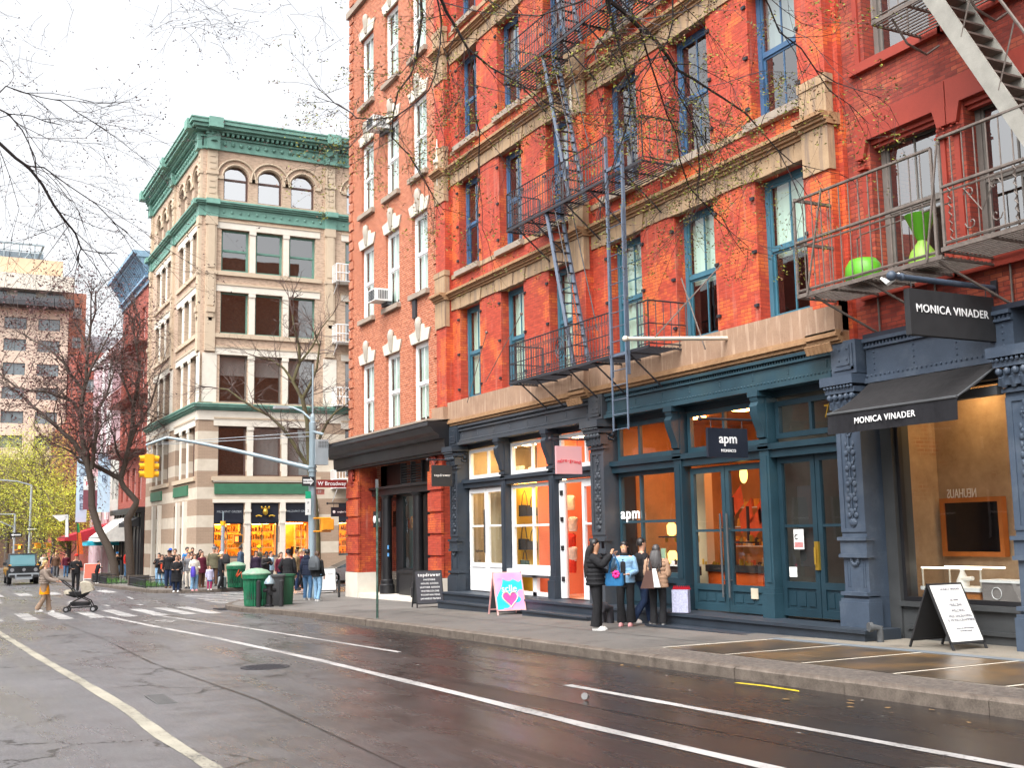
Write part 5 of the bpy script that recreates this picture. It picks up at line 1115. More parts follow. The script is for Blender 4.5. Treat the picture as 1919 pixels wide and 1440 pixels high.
t=hang_sign(-16.6,12.74,13.66,3.06,3.60,m_signb,3.77,'dark navy hanging sign lettered apm monaco over the teal double door'); txt(t,'apm',.25,m_ltr,(-16.593,13.2,3.40),FXr,bold=.012); txt(t,'MONACO',.075,m_ltr,(-16.593,13.2,3.18),FXr,bold=.004)
t=hang_sign(-11.2,12.22,13.95,4.42,5.08,m_blackm,5.24,'large black hanging sign lettered monica vinader in white under the brown fire escape',th=.1,wall=14.05); txt(t,'MONICA VINADER',.165,m_ltr,(-11.193,13.07,4.80),FXr,bold=.004,spacing=1.08)
q=MB(); q.tube([(-11.25,12.0,5.24),(-11.25,14.05,5.24)],.045,10); q.sph((-11.25,11.95,5.24),.075,10); q.sph((-11.25,12.15,5.24),.06,8); q.build('pole',m_blue,t,smooth=60)
t=hang_sign(-39.75,13.3,14.02,2.44,2.78,m_signb,2.92,'small black sign with a white disc hanging at the corner pier of the orange building'); txt(t,'sunglass hut',.09,m_ltr,(-39.743,13.72,2.61),FXr,bold=.002,spacing=.9); q=MB(); q.sph((-39.74,13.4,2.61),.055,10,sx=.1); q.build('disc',m_ltr,t)
# awning of the right shop
t=thing('awning','black canvas awning lettered monica vinader over the lit shop window','awning',(-12.3,13.9,3.5)); q=MB(); n=24
for i in range(n):
    a=-13.66+2.58*i/n; b=-13.66+2.58*(i+1)/n
    for j in range(4):
        def P(x,f): return (x,13.85-.95*f,4.10-.56*f-.05*sin(pi*f)+.006*sin(x*9))
        q.quad(P(a,j/4),P(b,j/4),P(b,(j+1)/4),P(a,(j+1)/4))
q.build('canopy',fabric('awning_black',(.022,.021,.022),.85,.4),t,smooth=80)
q=MB(); n=30
for i in range(n):
    a=-13.66+2.58*i/n; b=-13.66+2.58*(i+1)/n; w=lambda x:.018*sin(x*7)+.01*sin(x*19)
    q.quad((a,12.9,3.54),(b,12.9,3.54),(b,12.9+w(b),3.22),(a,12.9+w(a),3.22))
q.build('valance',fabric('awning_valance',(.016,.016,.019),.7,.3),t,smooth=80)
q=MB(); q.tube([(-13.66,12.9,3.55),(-11.08,12.9,3.55)],.022,6); q.tube([(-13.66,12.9,3.55),(-13.66,13.85,3.9)],.014,5); q.tube([(-11.08,12.9,3.55),(-11.08,13.85,4.08)],.014,5); q.box(-13.6,13.75,3.62,-11.1,13.9,3.75); q.build('frame',m_grey,t)
txt(t,'MONICA VINADER',.135,m_ltr,(-12.45,12.875,3.385),FY,bold=.003,spacing=1.1)
# things in the right shop
t=thing('television','large black wall screen in an orange wood frame inside the right shop','screen',(-13.3,15.6,1.7)); q=MB(); q.box(-13.80,15.58,1.30,-12.70,15.62,2.12); q.build('screen',mat('screen_black',(.006,.005,.006),.06,.2,3,0),t); q=MB(); 
for b in ((-13.88,15.54,1.22,-12.62,15.66,1.30),(-13.88,15.54,2.12,-12.62,15.66,2.20),(-13.88,15.54,1.3,-13.80,15.66,2.12),(-12.70,15.54,1.3,-12.62,15.66,2.12)): q.box(*b)
q.build('frame',mat('frame_orange',(.42,.12,.02),.5),t)
t=thing('display_case','glass jewellery case with a glowing white top edge in the right shop window','display case',(-12.9,14.9,.5)); q=MB(); q.box(-13.55,14.7,.38,-12.45,15.2,.70); q.build('plinth',mat('case_wood',(.33,.12,.03),.4,.5,2,0),t); q=MB(); q.box(-13.6,14.66,.70,-12.42,15.24,.76); q.build('shelf',m_pap,t)
q=MB(); q.box(-13.56,14.66,1.05,-12.38,14.69,1.075); q.box(-13.56,15.2,1.05,-12.38,15.23,1.075); q.build('light_strip',emis('strip_white',(1,.85,.65),2.5),t); q=MB()
for x in (-13.55,-13.0,-12.4): q.box(x,14.66,.76,x+.02,14.68,1.05)
q.build('frame',m_key,t); q=MB(); q.lathe([(.10,0),(.10,.1),(.07,.16),(.035,.24),(.04,.28)],(-12.98,14.95,.76),14); q.tube([(-12.95,14.9,.88),(-12.72,14.88,.9)],.035,8); q.build('bust',m_pap,t,smooth=60)
t=thing('gift_box','grey lidded gift box with a round emblem at the right end of the shop window','box',(-12.1,14.8,.5)); q=MB(); q.box(-12.32,14.6,.54,-11.6,15.0,.86); q.build('box',mat('box_grey',(.20,.18,.17),.6),t); q=MB(); q.box(-12.34,14.58,.86,-11.58,15.02,.90); q.build('lid',m_pap,t); q=MB(); q.tube([(-12.05+.09*cos(a*.5),14.59,.7+.09*sin(a*.5)) for a in range(14)],.006,4); q.build('emblem',m_ltr,t)
# handbags in the window
def handbag(x,y,z,s,label):
    t=thing('handbag',label,'handbag',(x,y,z),0,'black handbags in the yellow shop window'); q=MB(); q.prism([(-.20*s,0),(.20*s,0),(.17*s,.25*s),(-.17*s,.25*s)],1,-.06,.06); q.box(-.18*s,-.07,.12*s,.18*s,-.06,.26*s); q.build('body',m_blackm,t,True); q=MB(); q.tube([(-.15*s,0,.24*s),(-.08*s,0,.5*s),(.02*s,0,.60*s),(.09*s,0,.48*s),(.15*s,0,.24*s)],.012,5); q.build('strap',m_blackm,t,True)
handbag(-26.94,14.44,2.18,1.15,'black handbag hanging in the yellow window, upper one'); handbag(-27.0,14.44,1.28,1.15,'black handbag hanging in the yellow window, middle one'); handbag(-26.97,14.44,.80,.8,'small black handbag in the yellow window, lowest one'); handbag(-26.54,14.46,2.18,.9,'black handbag half hidden by the middle bar of the yellow window'); handbag(-26.56,14.46,1.28,.9,'black handbag half hidden behind the lower middle bar of the yellow window')
m_knit=fabric('knit_cream',(.72,.52,.42)); m_knr=fabric('knit_red',(.65,.04,.02))
for i,(x,z,m,l) in enumerate(((-25.25,2.30,m_knit,'cream knitted top hanging in the coral shop'),(-25.15,1.75,m_knit,'pale pink knitted top folded out on the coral shop rail'),(-25.25,1.32,m_knr,'red knitted top in the coral shop'),(-25.2,1.0,m_knit,'pale folded knitwear low in the coral shop'),(-25.25,.70,m_knr,'red folded cloth near the floor of the coral shop'))):
    q=MB(); q.rings([(z,.18,.06),(z+.1,.20,.08),(z+.25,.19,.08),(z+.33,.24,.07),(z+.38,.10,.05)],12,cx=x+.0,cy=14.88); tag(q.build('knitted_top',m,None,smooth=50),l,'clothing')
# ================================================================ A-frame boards
def aframe(label,x,y,rz,w,h,mf,mp,spread=.32,backm=None,legs=True):
    t=thing('a_frame_sign',label,'sidewalk sign',(x,y,sz(x)),rz); a=math.atan2(spread,h); 
    for s_,nm in ((-1,'front_panel'),(1,'back_panel')):
        q=MB(); q.xf=Matrix.Translation((0,0,h*cos(a)))@Matrix.Rotation(s_*a,4,'X')
        # panel hangs from the ridge
        q.box(-w/2,-.012,-h,-w/2+.035,.012,0); q.box(w/2-.035,-.012,-h,w/2,.012,0); q.box(-w/2,-.012,-.035,w/2,.012,0); q.box(-w/2,-.012,-h+.1,w/2,.012,-h+.135)
        f=q.build(nm,mf,t,True); q2=MB(); q2.xf=q.xf; yy=-.014 if s_==-1 else -.004
        q2.box(-w/2+.03,yy,-h+.13,w/2-.03,yy+.02,-.03); q2.build('panel',mp if s_==-1 else (backm or mf),f,True)
        if s_==-1: F=f; X=q.xf
    return t,F,X,a
def onpanel(F,X,a,s,size,m,x,z,**k):
    p=X@Vector((x,-.018,z)); return txt(F,s,size,m,p,(R(90)-a,0,0),local=True,**k)
t,F,X,a=aframe('black folding board listing papeterie and leather goods in white beside the orange building pier',-30.05,12.93,R(84),.82,1.06,m_blackm,mat('chalk_black',(.035,.035,.045),.6),spread=.26,backm=m_grey)
onpanel(F,X,a,'topdrawer',.13,m_ltr,.02,-.13,bold=.004,spacing=1.2)
for i,s in enumerate(('PAPETERIE','HOUSE GOODS','LEATHER GOODS','WATERCOLORS','FOUNTAIN PENS','JAPANESE PAPERS')): onpanel(F,X,a,s,.066,m_ltr,.02,-.27-.108*i,bold=.0,spacing=1.15)
m_poster,nt=newmat('poster_pink_blue'); v=objc(nt); n=noise(nt,v,2.2,1,.4); L(nt,n.outputs[0],n.inputs['Scale']) if False else None
finish(m_poster,nt,ramp(nt,n.outputs[0],[(.38,(.02,.48,.80)),(.5,(.03,.52,.85)),(.53,(.80,.30,.60)),(.7,(.85,.42,.66))]).outputs[0],.4)
t,F,X,a=aframe('bright pink and blue board with a heart beside the steps of the white shop',-25.12,12.93,R(86),.78,1.06,mat('frame_rose',(.80,.42,.40),.5),m_poster,spread=.30,backm=m_grey)
onpanel(F,X,a,'sclle',.24,m_ltr,.0,-.42,bold=.002); onpanel(F,X,a,'pop up',.09,mat('poster_pink',(.85,.35,.6),.5),-.16,-.16)
q=MB(); pts=[]
for i in range(24):
    g=2*pi*i/24; x=.155*sin(g)**3; z=.012*(13*cos(g)-5*cos(2*g)-2*cos(3*g)-cos(4*g)); pts.append((x*1.2,z))
q.xf=X; q.add([(px,-.019,pz-.66) for px,pz in pts],[tuple(range(24))]); q.build('heart',mat('heart_pink',(.85,.10,.38),.4,.3,2,0),F,True)
q=MB(); q.xf=X; q.tube([(px*1.12,-.02,pz*1.12-.66) for px,pz in pts+pts[:1]],.015,5); q.build('heart_outline',mat('heart_edge',(.65,.75,.5),.5),F,True)
t,F,X,a=aframe('white board on black legs with small grey lettering in front of the right shop window',-12.05,13.47,R(88),.68,1.02,m_blackm,m_pap,spread=.46,backm=m_blackm)
m_gl=mat('letter_grey',(.20,.20,.22),.6)
for s_,z,sz2 in (('MONICA VINADER',-.10,.045),('WE OFFER',-.27,.035),('PIERCING',-.345,.06),('WELDING',-.43,.06),('FREE ENGRAVING',-.515,.058),('& MONOGRAMMING',-.575,.058),('BOOK AN APPOINTMENT',-.70,.03),('IN STORE TODAY',-.74,.03)): onpanel(F,X,a,s_,sz2,m_gl,.05,z)
t,F,X,a=aframe('white board with faint lettering next to the two men in blue jeans',-43.3,14.3,R(82),.72,1.0,m_grey,m_pap,spread=.25); onpanel(F,X,a,'OAK + FORT',.09,m_gl,0,-.25)
q=MB(); q.rings([(sz(-43)+.02,.20,.1),(sz(-43)+.42,.18,.09)],8,sq=5,cx=-43.1,cy=13.7); tag(q.build('shopping_bag',mat('bag_red',(.75,.02,.02),.5),None),'bright red bag leaning against the white board at the corner','bag')
t,F,X,a=aframe('white and red board on the far pavement in front of the orange barriers',-77,9.9,R(75),1.0,1.1,m_pap,mat('board_red',(.75,.10,.05),.5),spread=.3)
# ================================================================ street furniture
q=MB(); q.box(-.025,-.03,0,.025,-.012,3.3); q.box(-.025,-.03,0,-.012,.03,3.3); q.box(.012,-.03,0,.025,.03,3.3); t=thing('sign_post','bare green steel sign post with peeling stickers at the kerb','post',(-26.13,9.91,sz(-26.13)),R(60)); q.build('post',mat('post_green',(.03,.075,.055),.6,.5,4,.2,dirt=(.35,.4,.38)),t,True); q=MB(); q.box(-.035,-.035,3.15,.035,.035,3.36); q.build('cap',m_grey,t,True)
def ribbed(t,r0,r1,h,m,n=28,z0=0.02):
    q=MB(); vs=[];fs=[]
    for z,r in ((z0,r0*.97),(z0+.06,r0),(h*.98,r1)):
        for i in range(n*2):
            rr=r*(1 if i%2 else .90); g=2*pi*i/(n*2); vs.append((rr*cos(g),rr*sin(g),z))
    k=n*2
    for j in range(2):
        for i in range(k): fs.append((j*k+i,j*k+(i+1)%k,(j+1)*k+(i+1)%k,(j+1)*k+i))
    q.add(vs,fs); return q.build('body',m,t,True)
def bin_(x,y,h,r,label):
    t=thing('litter_bin',label,'litter bin',(x,y,sz(x)),0,'green litter bins at the crossing'); ribbed(t,r*.88,r,h*.78,m_greenbin); q=MB(); q.lathe([(r*.86,h*.2),(r*.86,h*.8)],n=20); q.build('liner',m_core,t,True)
    q=MB(); q.lathe([(r*1.02,h*.74),(r*1.06,h*.76),(r*1.06,h*.87),(r*1.0,h*.88)],n=28); q.build('band',m_greenbin,t,True); q=MB(); q.lathe([(r*1.08,h*.87),(r*1.08,h*.90),(r*.8,h*.98),(r*.35,h*1.03),(.01,h*1.04)],n=24); q.build('lid',m_lid,t,True,smooth=40); return t
bin_(-35.55,9.45,1.14,.42,'green ribbed litter bin with a pale domed lid at the near crossing corner')
t=bin_(-53.3,13.2,1.16,.42,'green ribbed litter bin with red scrawl across the side street at the far kerb'); q=MB()
for a_ in ((-.1,.55,.05,.85),(.05,.85,-.05,.5),(-.05,.5,.15,.75),(.15,.75,.18,.45)): q.tube([(.40,a_[0],a_[1]),(.405,a_[2],a_[3])],.02,4)
q.build('scrawl',mat('scrawl_red',(.6,.08,.02),.6),t,True)
def wheelie(x,y,m,label):
    t=thing('rubbish_bin',label,'rubbish bin',(x,y,sz(x))); q=MB(); q.rings([(0,.24,.24),(.9,.30,.30)],20,sq=4); q.build('body',m,t,True); q=MB(); q.rings([(.9,.33,.33),(.96,.33,.33)],20,sq=4); q.build('rim',m,t,True)
wheelie(-35.5,10.0,m_grey,'dark grey square bin without a lid right of the green litter bin'); wheelie(-35.9,10.45,mat('bin_dark_green',(.02,.10,.05),.5),'dark green square bin behind the hydrant')
t=thing('fire_hydrant','black fire hydrant with a silver domed cap at the corner kerb','fire hydrant',(-34.75,9.65,sz(-34.75))); q=MB(); q.lathe([(.15,0),(.15,.06),(.10,.08),(.095,.62),(.13,.64),(.13,.70)],n=16); q.build('barrel',m_black,t,True,smooth=40); q=MB(); q.lathe([(.17,.70),(.17,.74),(.12,.84),(.05,.90),(.03,.95)],n=16); q.build('cap',m_galv,t,True,smooth=40); q=MB(); q.tube([(0,-.2,.5),(0,.2,.5)],.06,8); q.tube([(0,0,.42),(.18,0,.42)],.07,8); q.build('outlet',m_black,t,True)
for (x,y,l) in ((-34.9,9.35,'dark steel guard post left of the hydrant'),(-34.5,9.95,'dark steel guard post right of the hydrant')):
    q=MB(); q.lathe([(.07,0),(.07,.78),(.02,.82)],n=12); t=thing('bollard',l,'bollard',(x,y,sz(x)),0,'guard posts beside the hydrant'); q.build('post',m_blackm,t,True)
q=MB(); q.lathe([(.045,0),(.045,.6)],(-39.3,13.45,sz(-39.3)),8); tag(q.build('standpipe',m_blackm,None),'short black pipe standing at the white base of the corner pier','pipe')
q=MB(); q.tube([(-13.35,13.45,sz(-13.3)),(-13.35,13.45,.16),(-13.40,13.30,.18)],.055,10); q.tube([(-13.40,13.34,.18),(-13.42,13.28,.18)],.075,10); tag(q.build('standpipe',m_grey,None,smooth=50),'grey elbow standpipe at the foot of the blue pilaster','pipe')
q=MB()
for d in (-.14,.14): q.tube([(-20.5+d,12.9,sz(-20.5)),(-20.5+d,12.9,.15),(-20.5+d,12.75,.17)],.08,10); q.tube([(-20.5+d,12.8,.17),(-20.5+d,12.7,.17)],.11,10)
tag(q.build('siamese_connection',m_irond,None,smooth=50),'dark twin fire department pipes behind the woman in the denim jacket','pipe')
# signal pole at the near corner
zb=sz(-39.5); t=thing('signal_pole','tall blue grey signal pole with mast arm, street lamp and white box','signal pole',(-39.5,12.5,zb)); q=MB(); q.lathe([(.28,0),(.28,.25),(.17,.4),(.15,.5),(.12,6.0),(.13,6.05),(.13,6.3),(.06,6.35)],(-39.5,12.5,zb),16); q.build('pole',m_galv,t,smooth=40); q=MB(); q.tube([(-39.5,12.5,zb+6.3),(-39.5,12.5,8.0)],.035,8); q.lathe([(.09,0),(.09,.3),(.05,.42)],(-39.5,12.5,zb+6.2),10); q.build('antenna',m_galv,t)
q=MB(); P0=Vector((-39.5,12.5,4.16)); P1=Vector((-42.6,7.2,5.15))
q.tube([P0.lerp(P1,i/8)+Vector((0,0,.20*sin(pi*i/16)*2-.0)) if i<8 else P1+Vector((0,0,.0)) for i in range(9)],[.095-.006*i for i in range(9)],8); q.build('mast_arm',m_galv,t,smooth=50)
q=MB(); q.tube([(-39.5,12.5,5.5),(-42.6,7.25,5.2)],.012,4); q.tube([(-39.5,12.5,5.35),(-42.6,7.25,5.15)],.012,4); q.build('stay_cable',m_silver,t)
q=MB(); q.tube([(-39.5,12.5,5.9),(-39.75,12.2,6.25),(-39.95,11.9,6.42),(-40.1,11.65,6.45)],.04,8); q.build('lamp_arm',m_galv,t,smooth=50); q=MB(); q.box(-40.3,11.25,6.38,-40.0,11.8,6.48); q.build('lamp_head',m_silver,t)
q=MB(); q.box(-39.62,12.55,4.30,-39.3,13.03,5.22); q.build('control_box',m_silver,t); q=MB()
for i in range(6):
    for j in range(5): q.box(-39.3,12.66+.06*i,4.92+.05*j,-39.295,12.70+.06*i,4.95+.05*j)
q.build('grille',m_grey,t); q=MB(); q.tube([(-39.4,12.5,5.5),(-39.2,12.8,5.4)],.05,8); q.build('camera',m_galv,t)
q=MB()
for z in (4.05,4.2): q.lathe([(.16,0),(.16,.05)],(-39.5,12.5,z),12)
q.build('clamp',m_galv,t)
# signal head hanging on the arm
t=thing('traffic_signal','yellow four way traffic signal hanging from the mast arm, seen from behind','traffic signal',(-42.5,7.3,3.95)); q=MB(); q.box(-.15,-.13,0,.15,.13,.86); q.build('housing',m_yellow,t,True)
q=MB()
for s_ in (-1,1):
    q.box(-.12,s_*.15-.02,.03,.12,s_*.15+.02,.83)
    for k in range(3): q.tube([(0,s_*.17,.15+.28*k),(.0,s_*.34,.14+.28*k)],.115,12,cap=True)
q.build('lamp_hood',m_yellow,t,True); q=MB()
for s_ in (-1,1):
    for k in range(3): q.tube([(0,s_*.335,.14+.28*k),(0,s_*.343,.14+.28*k)],.095,12)
q.build('lens',m_blackm,t,True); q=MB(); q.tube([(0,0,.86),(.05,-.05,1.0),(-.05,-.08,1.1),(0,-.05,1.2)],.018,5); q.tube([(0,.05,.9),(.03,.08,1.0),(0,.05,1.2)],.012,5); q.build('hanger',m_galv,t,True)
t=thing('one_way_sign','white arrow one way sign clamped on the corner signal pole','sign',(-39.35,12.35,3.70)); q=MB(); q.box(.0,-.28,-.17,.02,.18,.17); q.build('board',m_blackm,t,True); q=MB(); q.add([(.025,-.24,-.08),(.025,.02,-.08),(.025,.02,-.14),(.025,.15,0),(.025,.02,.14),(.025,.02,.08),(.025,-.24,.08)],[(0,1,2,3,4,5,6)]); a_=q.build('arrow',m_ltr,t,True); txt(a_,'ONE WAY',.075,m_black,(.03,-.07,0),FXr,local=True,bold=.003)
t=thing('street_name_sign','brown street name plate lettered W Broadway on the signal pole','sign',(-39.35,12.6,3.62)); q=MB(); q.box(0,0,-.14,.02,1.15,.14); q.build('board',mat('sign_brown',(.22,.02,.02),.5),t,True); txt(t,'W Broadway',.20,m_ltr,(.026,.58,0),FXr,local=True,bold=.004)
t=thing('street_name_sign','small faded red plate below the brown street name plate','sign',(-39.5,12.6,3.33)); q=MB(); q.box(0,0,-.1,.02,.35,.1); q.build('board',mat('sign_faded_red',(.55,.22,.18),.6),t,True); txt(t,'ST',.13,m_ltr,(.026,.17,0),FXr,local=True)
t=thing('parking_sign','narrow white and green street sign on the signal pole','sign',(-39.3,12.28,2.5)); q=MB(); q.box(0,-.1,0,.02,.1,.58); q.build('board',m_pap,t,True); q=MB(); q.box(.0,-.1,.58,.022,.1,.84); q.build('header',mat('sign_green',(.01,.35,.18),.5),t,True); txt(t,'P',.12,m_black,(.026,0,.42),FXr,local=True); txt(t,'2',.12,m_black,(.026,0,.14),FXr,local=True)
def pedsig(x,y,z,m,label,face=0,lens=None,rz=0):
    t=thing('pedestrian_signal',label,'pedestrian signal',(x,y,z),rz); q=MB(); q.box(-.16,-.22,0,.14,.22,.40); q.build('housing',m,t,True); q=MB(); q.tube([(0,-.5,.43),(0,.15,.43)],.03,6); q.tube([(0,-.5,-.04),(0,.15,-.04)],.03,6); q.build('bracket',m,t,True); q=MB(); q.box(.14,-.19,.03,.16,.19,.37); l=q.build('lens',m_blackm if lens else m,t,True)
    if lens: q=MB(); q.box(.162,-.16,.08,.17,-.0,.33); q.build('hand_symbol',lens,t,True)
pedsig(-39.35,13.0,1.95,m_orange,'orange yellow pedestrian signal box seen from behind, on the corner signal pole')
zb=sz(-53.5); t=thing('pole','short grey signal pole with a yellow cap in front of the lit corner shop','signal pole',(-53.45,12.6,zb)); q=MB(); q.lathe([(.2,0),(.2,.5),(.09,.55),(.09,2.9)],(-53.45,12.6,zb),12); q.build('shaft',m_silver,t,smooth=40); q=MB(); q.lathe([(.12,2.9),(.12,3.1)],(-53.45,12.6,zb),10); q.build('cap',m_yellow,t); q=MB(); q.tube([(-53.45,12.6,zb+3.1),(-53.45,12.6,zb+3.55)],.03,6); q.build('stub',m_galv,t)
pedsig(-53.3,13.25,zb+2.05,m_orange,'lit red hand pedestrian signal in front of the glowing corner shop window',lens=emis('hand_red',(1,.12,.02),3))
# far poles, signals and flags
def farpole(x,y,h,lamp,label):
    z=gz(x); t=thing('street_lamp' if lamp else 'pole',label,'street lamp' if lamp else 'pole',(x,y,z)); q=MB(); q.lathe([(.16,0),(.12,.8),(.09,h)],(x,y,z),10); q.build('pole',m_silver,t,smooth=40)
    q=MB()
    if lamp: q.tube([(x,y,z+h),(x,y-1.2,z+h+.35),(x,y-2.6,z+h+.45)],.06,6); q.build('arm',m_silver,t); q=MB(); q.box(x-.12,y-3.1,z+h+.38,x+.12,y-2.4,z+h+.52); q.build('lamp_head',m_silver,t)
    else: q.tube([(x,y,z+h),(x,y-2.8,z+h+.02)],.05,6); q.tube([(x,y,z+h-1.2),(x,y-2.4,z+h-.1)],.05,6); q.build('arm',m_silver,t)
farpole(-105,8.35,7.7,True,'grey street lamp with a long arm over the roadway in the distance at the left'); farpole(-110,7.5,5.4,False,'shorter grey signal pole with two arms left of the distant street lamp')
for (x,y,z,l) in ((-104.9,8.5,2.75,'small black one way arrow sign on the distant street lamp'),(-109.9,7.6,2.3,'small black one way arrow sign on the distant shorter pole')):
    t=thing('one_way_sign',l,'sign',(x,y,z)); q=MB(); q.box(0,-.5,-.2,.03,.5,.2); q.build('board',m_blackm,t,True); q=MB(); q.add([(.04,.4,-.05),(.04,-.2,-.05),(.04,-.2,-.13),(.04,-.42,0),(.04,-.2,.13),(.04,-.2,.05),(.04,.4,.05)],[(6,5,4,3,2,1,0)]); q.build('arrow',m_ltr,t,True)
pedsig(-104.9,9.0,1.1,m_orange,'orange pedestrian signal on the distant street lamp',rz=.4); pedsig(-104.9,9.9,1.1,m_orange,'second orange signal box right of the distant street lamp'); pedsig(-109.9,8.0,1.0,m_orange,'orange pedestrian signal on the distant shorter pole, with a lit amber lens',lens=emis('lens_amber',(1,.5,.05),2))
def vbanner(x,y,z0,z1,w,chars,m,label,mt):
    t=thing('banner',label,'banner',(x,y,z0)); q=MB(); n=12
    for i in range(n): a=i/n; b=(i+1)/n; q.quad((.05*sin(a*6),-w/2,a*(z1-z0)),(.05*sin(a*6),w/2,a*(z1-z0)),(.05*sin(b*6),w/2,b*(z1-z0)),(.05*sin(b*6),-w/2,b*(z1-z0)))
    q.build('cloth',m,t,True,smooth=80)
    for i,c in enumerate(chars): txt(t,c,.75,mt,(.1,0,(z1-z0)-.55-.72*i),FXr,local=True)
    q=MB(); q.tube([(0,-w/2,z1-z0),(0,w/2+.6,z1-z0)],.03,5); q.build('rod',m_irond,t,True)
m_pb=mat('banner_blue',(.50,.66,.80),.7,.06,1,0); m_ink=mat('banner_ink',(.10,.14,.22),.7)
vbanner(-99,11.7,3.2,8.6,.85,'SQUARE',m_pb,'pale blue vertical banner lettered downwards, left of the first bare trunk',m_ink); vbanner(-94,12.75,3.9,8.5,.95,'TER',m_pb,'pale blue vertical banner with large letters between the two bare trunks',m_ink)
t=thing('banner','red lettered hanging board between the two blue banners','banner',(-98,12.2,4.2)); q=MB(); q.box(0,-.5,0,.05,.6,1.6); q.build('board',mat('board_maroon',(.20,.06,.08),.7),t,True); q=MB(); q.box(0,-.5,1.6,.06,.6,2.7); b_=q.build('header',m_pap,t,True); txt(b_,'RIC',.5,m_redl,(.08,.05,2.1),FXr,local=True,bold=.01)
t=thing('flag','red and orange vertical flag with a green and white top on a pole','flag',(-90,10.5,.7)); q=MB(); q.quad((0,-.05,.0),(0,.40,.0),(0,.16,1.6),(0,-.12,1.6)); q.build('cloth',mat('flag_red',(.85,.13,.02),.7,.5,9,0),t,True); q=MB(); q.quad((0,-.12,1.6),(0,.12,1.6),(0,.0,2.3),(0,-.15,2.3)); q.build('flag_top',mat('flag_green',(.02,.25,.08),.7),t,True); q=MB(); q.tube([(0,.2,-1.5),(0,-.15,2.4)],.025,5); q.build('staff',m_irond,t,True)
t=thing('pennant','white folded pennant on a slanting pole over the far pavement','flag',(-95,10.0,3.0)); q=MB(); q.add([(0,-.9,.7),(0,.3,.75),(0,.0,.3),(0,-.3,.2)],[(0,1,2,3)]); q.quad((0,.1,-1.0),(0,.35,-1.0),(0,.35,.7),(0,.1,.6)); q.build('cloth',m_pap,t,True); q=MB(); q.tube([(0,.4,-1.2),(0,.3,.8)],.02,4); q.build('staff',m_irond,t,True)
def awn(label,x0,x1,y0,y1,z0,z1,m,valm=None,text=None):
    t=thing('awning',label,'awning',(x1,y1,z0)); q=MB(); q.quad((x0,y1,z1),(x1,y1,z1),(x1,y0,z0+.3),(x0,y0,z0+.3)); q.add([(x1,y1,z1),(x1,y1,z0+.3),(x1,y0,z0+.3)],[(0,1,2)]); q.quad((x0,y0,z0+.3),(x1,y0,z0+.3),(x1,y0,z0),(x0,y0,z0)); q.quad((x1,y0,z0+.3),(x1,y1,z0+.3),(x1,y1,z0),(x1,y0,z0)); q.build('canopy',m,t)
    q=MB(); q.tube([(x0,y0,z0+.3),(x1,y0,z0+.3)],.03,4); q.build('frame',m_grey,t)
    if text: txt(t,text,.4,m_ltr,(x1+.02,(y0+y1)/2,z0+.15),FXr); txt(t,text,.45,m_ltr,((x0+x1)/2,y0-.3+.3,z0+.15),FY)
m_awr=mat('awning_red',(.42,.015,.03),.7); m_aww=mat('awning_white',(.72,.69,.64),.8)
awn('red shop awning with white lettering on the far pavement',-103,-97,10.3,14,1.7,3.1,m_awr); awn('white canvas awning half hidden by the bare tree trunks',-94.5,-88.2,11.8,14,1.6,3.6,m_aww); awn('small turquoise awning left of the leaning bare trunk',-95,-92,11.4,14,1.3,2.0,mat('awning_teal',(.03,.42,.55),.6))
awn('dark awning over the black shop front next to the cream building',-87,-83,12.9,13.7,2.6,3.3,m_blackm)
# tree pits with low hoop fences
def pit(x0,x1,y0,y1,label):
    t=thing('tree_guard',label,'tree guard',((x0+x1)/2,y0,sz(x0))); q=MB(); z=sz((x0+x1)/2)
    for (a,b) in (((x0,y0),(x1,y0)),((x1,y0),(x1,y1)),((x0,y0),(x0,y1))):
        n=int(math.dist(a,b)/.22)
        q.tube([(a[0],a[1],z+.40),(b[0],b[1],z+.40)],.02,4); q.tube([(a[0],a[1],z+.08),(b[0],b[1],z+.08)],.02,4)
        for i in range(n+1): f=i/max(1,n); q.tube([(a[0]+(b[0]-a[0])*f,a[1]+(b[1]-a[1])*f,z),(a[0]+(b[0]-a[0])*f,a[1]+(b[1]-a[1])*f,z+.45)],.015,4)
    q.build('railing',m_irond,t); q=MB(); q.box(x0-.4,y0-.05,z,x0,y0+1.0,z+.5); q.build('planter_box',mat('planter_brown',(.07,.055,.045),.8),t)
    q=MB()
    for i in range(420):
        x=rnd.uniform(x0,x1); y=rnd.uniform(y0,y1); h=rnd.uniform(.08,.4); a=rnd.uniform(0,6.28); q.add([(x,y,z),(x+.03*cos(a),y+.03*sin(a),z),(x+.12*cos(a),y+.12*sin(a),z+h)],[(0,1,2)])
    o=q.build('ground_plants',mat('plant_green',(.06,.16,.03),.8,.5,9,0),None); tag(o,'low green shoots and grass in the railed tree pit','plants',kind='stuff')
pit(-62.5,-57.8,9.9,11.2,'low black hoop railing round the planted pit left of the crowd'); pit(-72,-66.5,9.3,10.6,'low black railing round the pit behind the first bare tree')
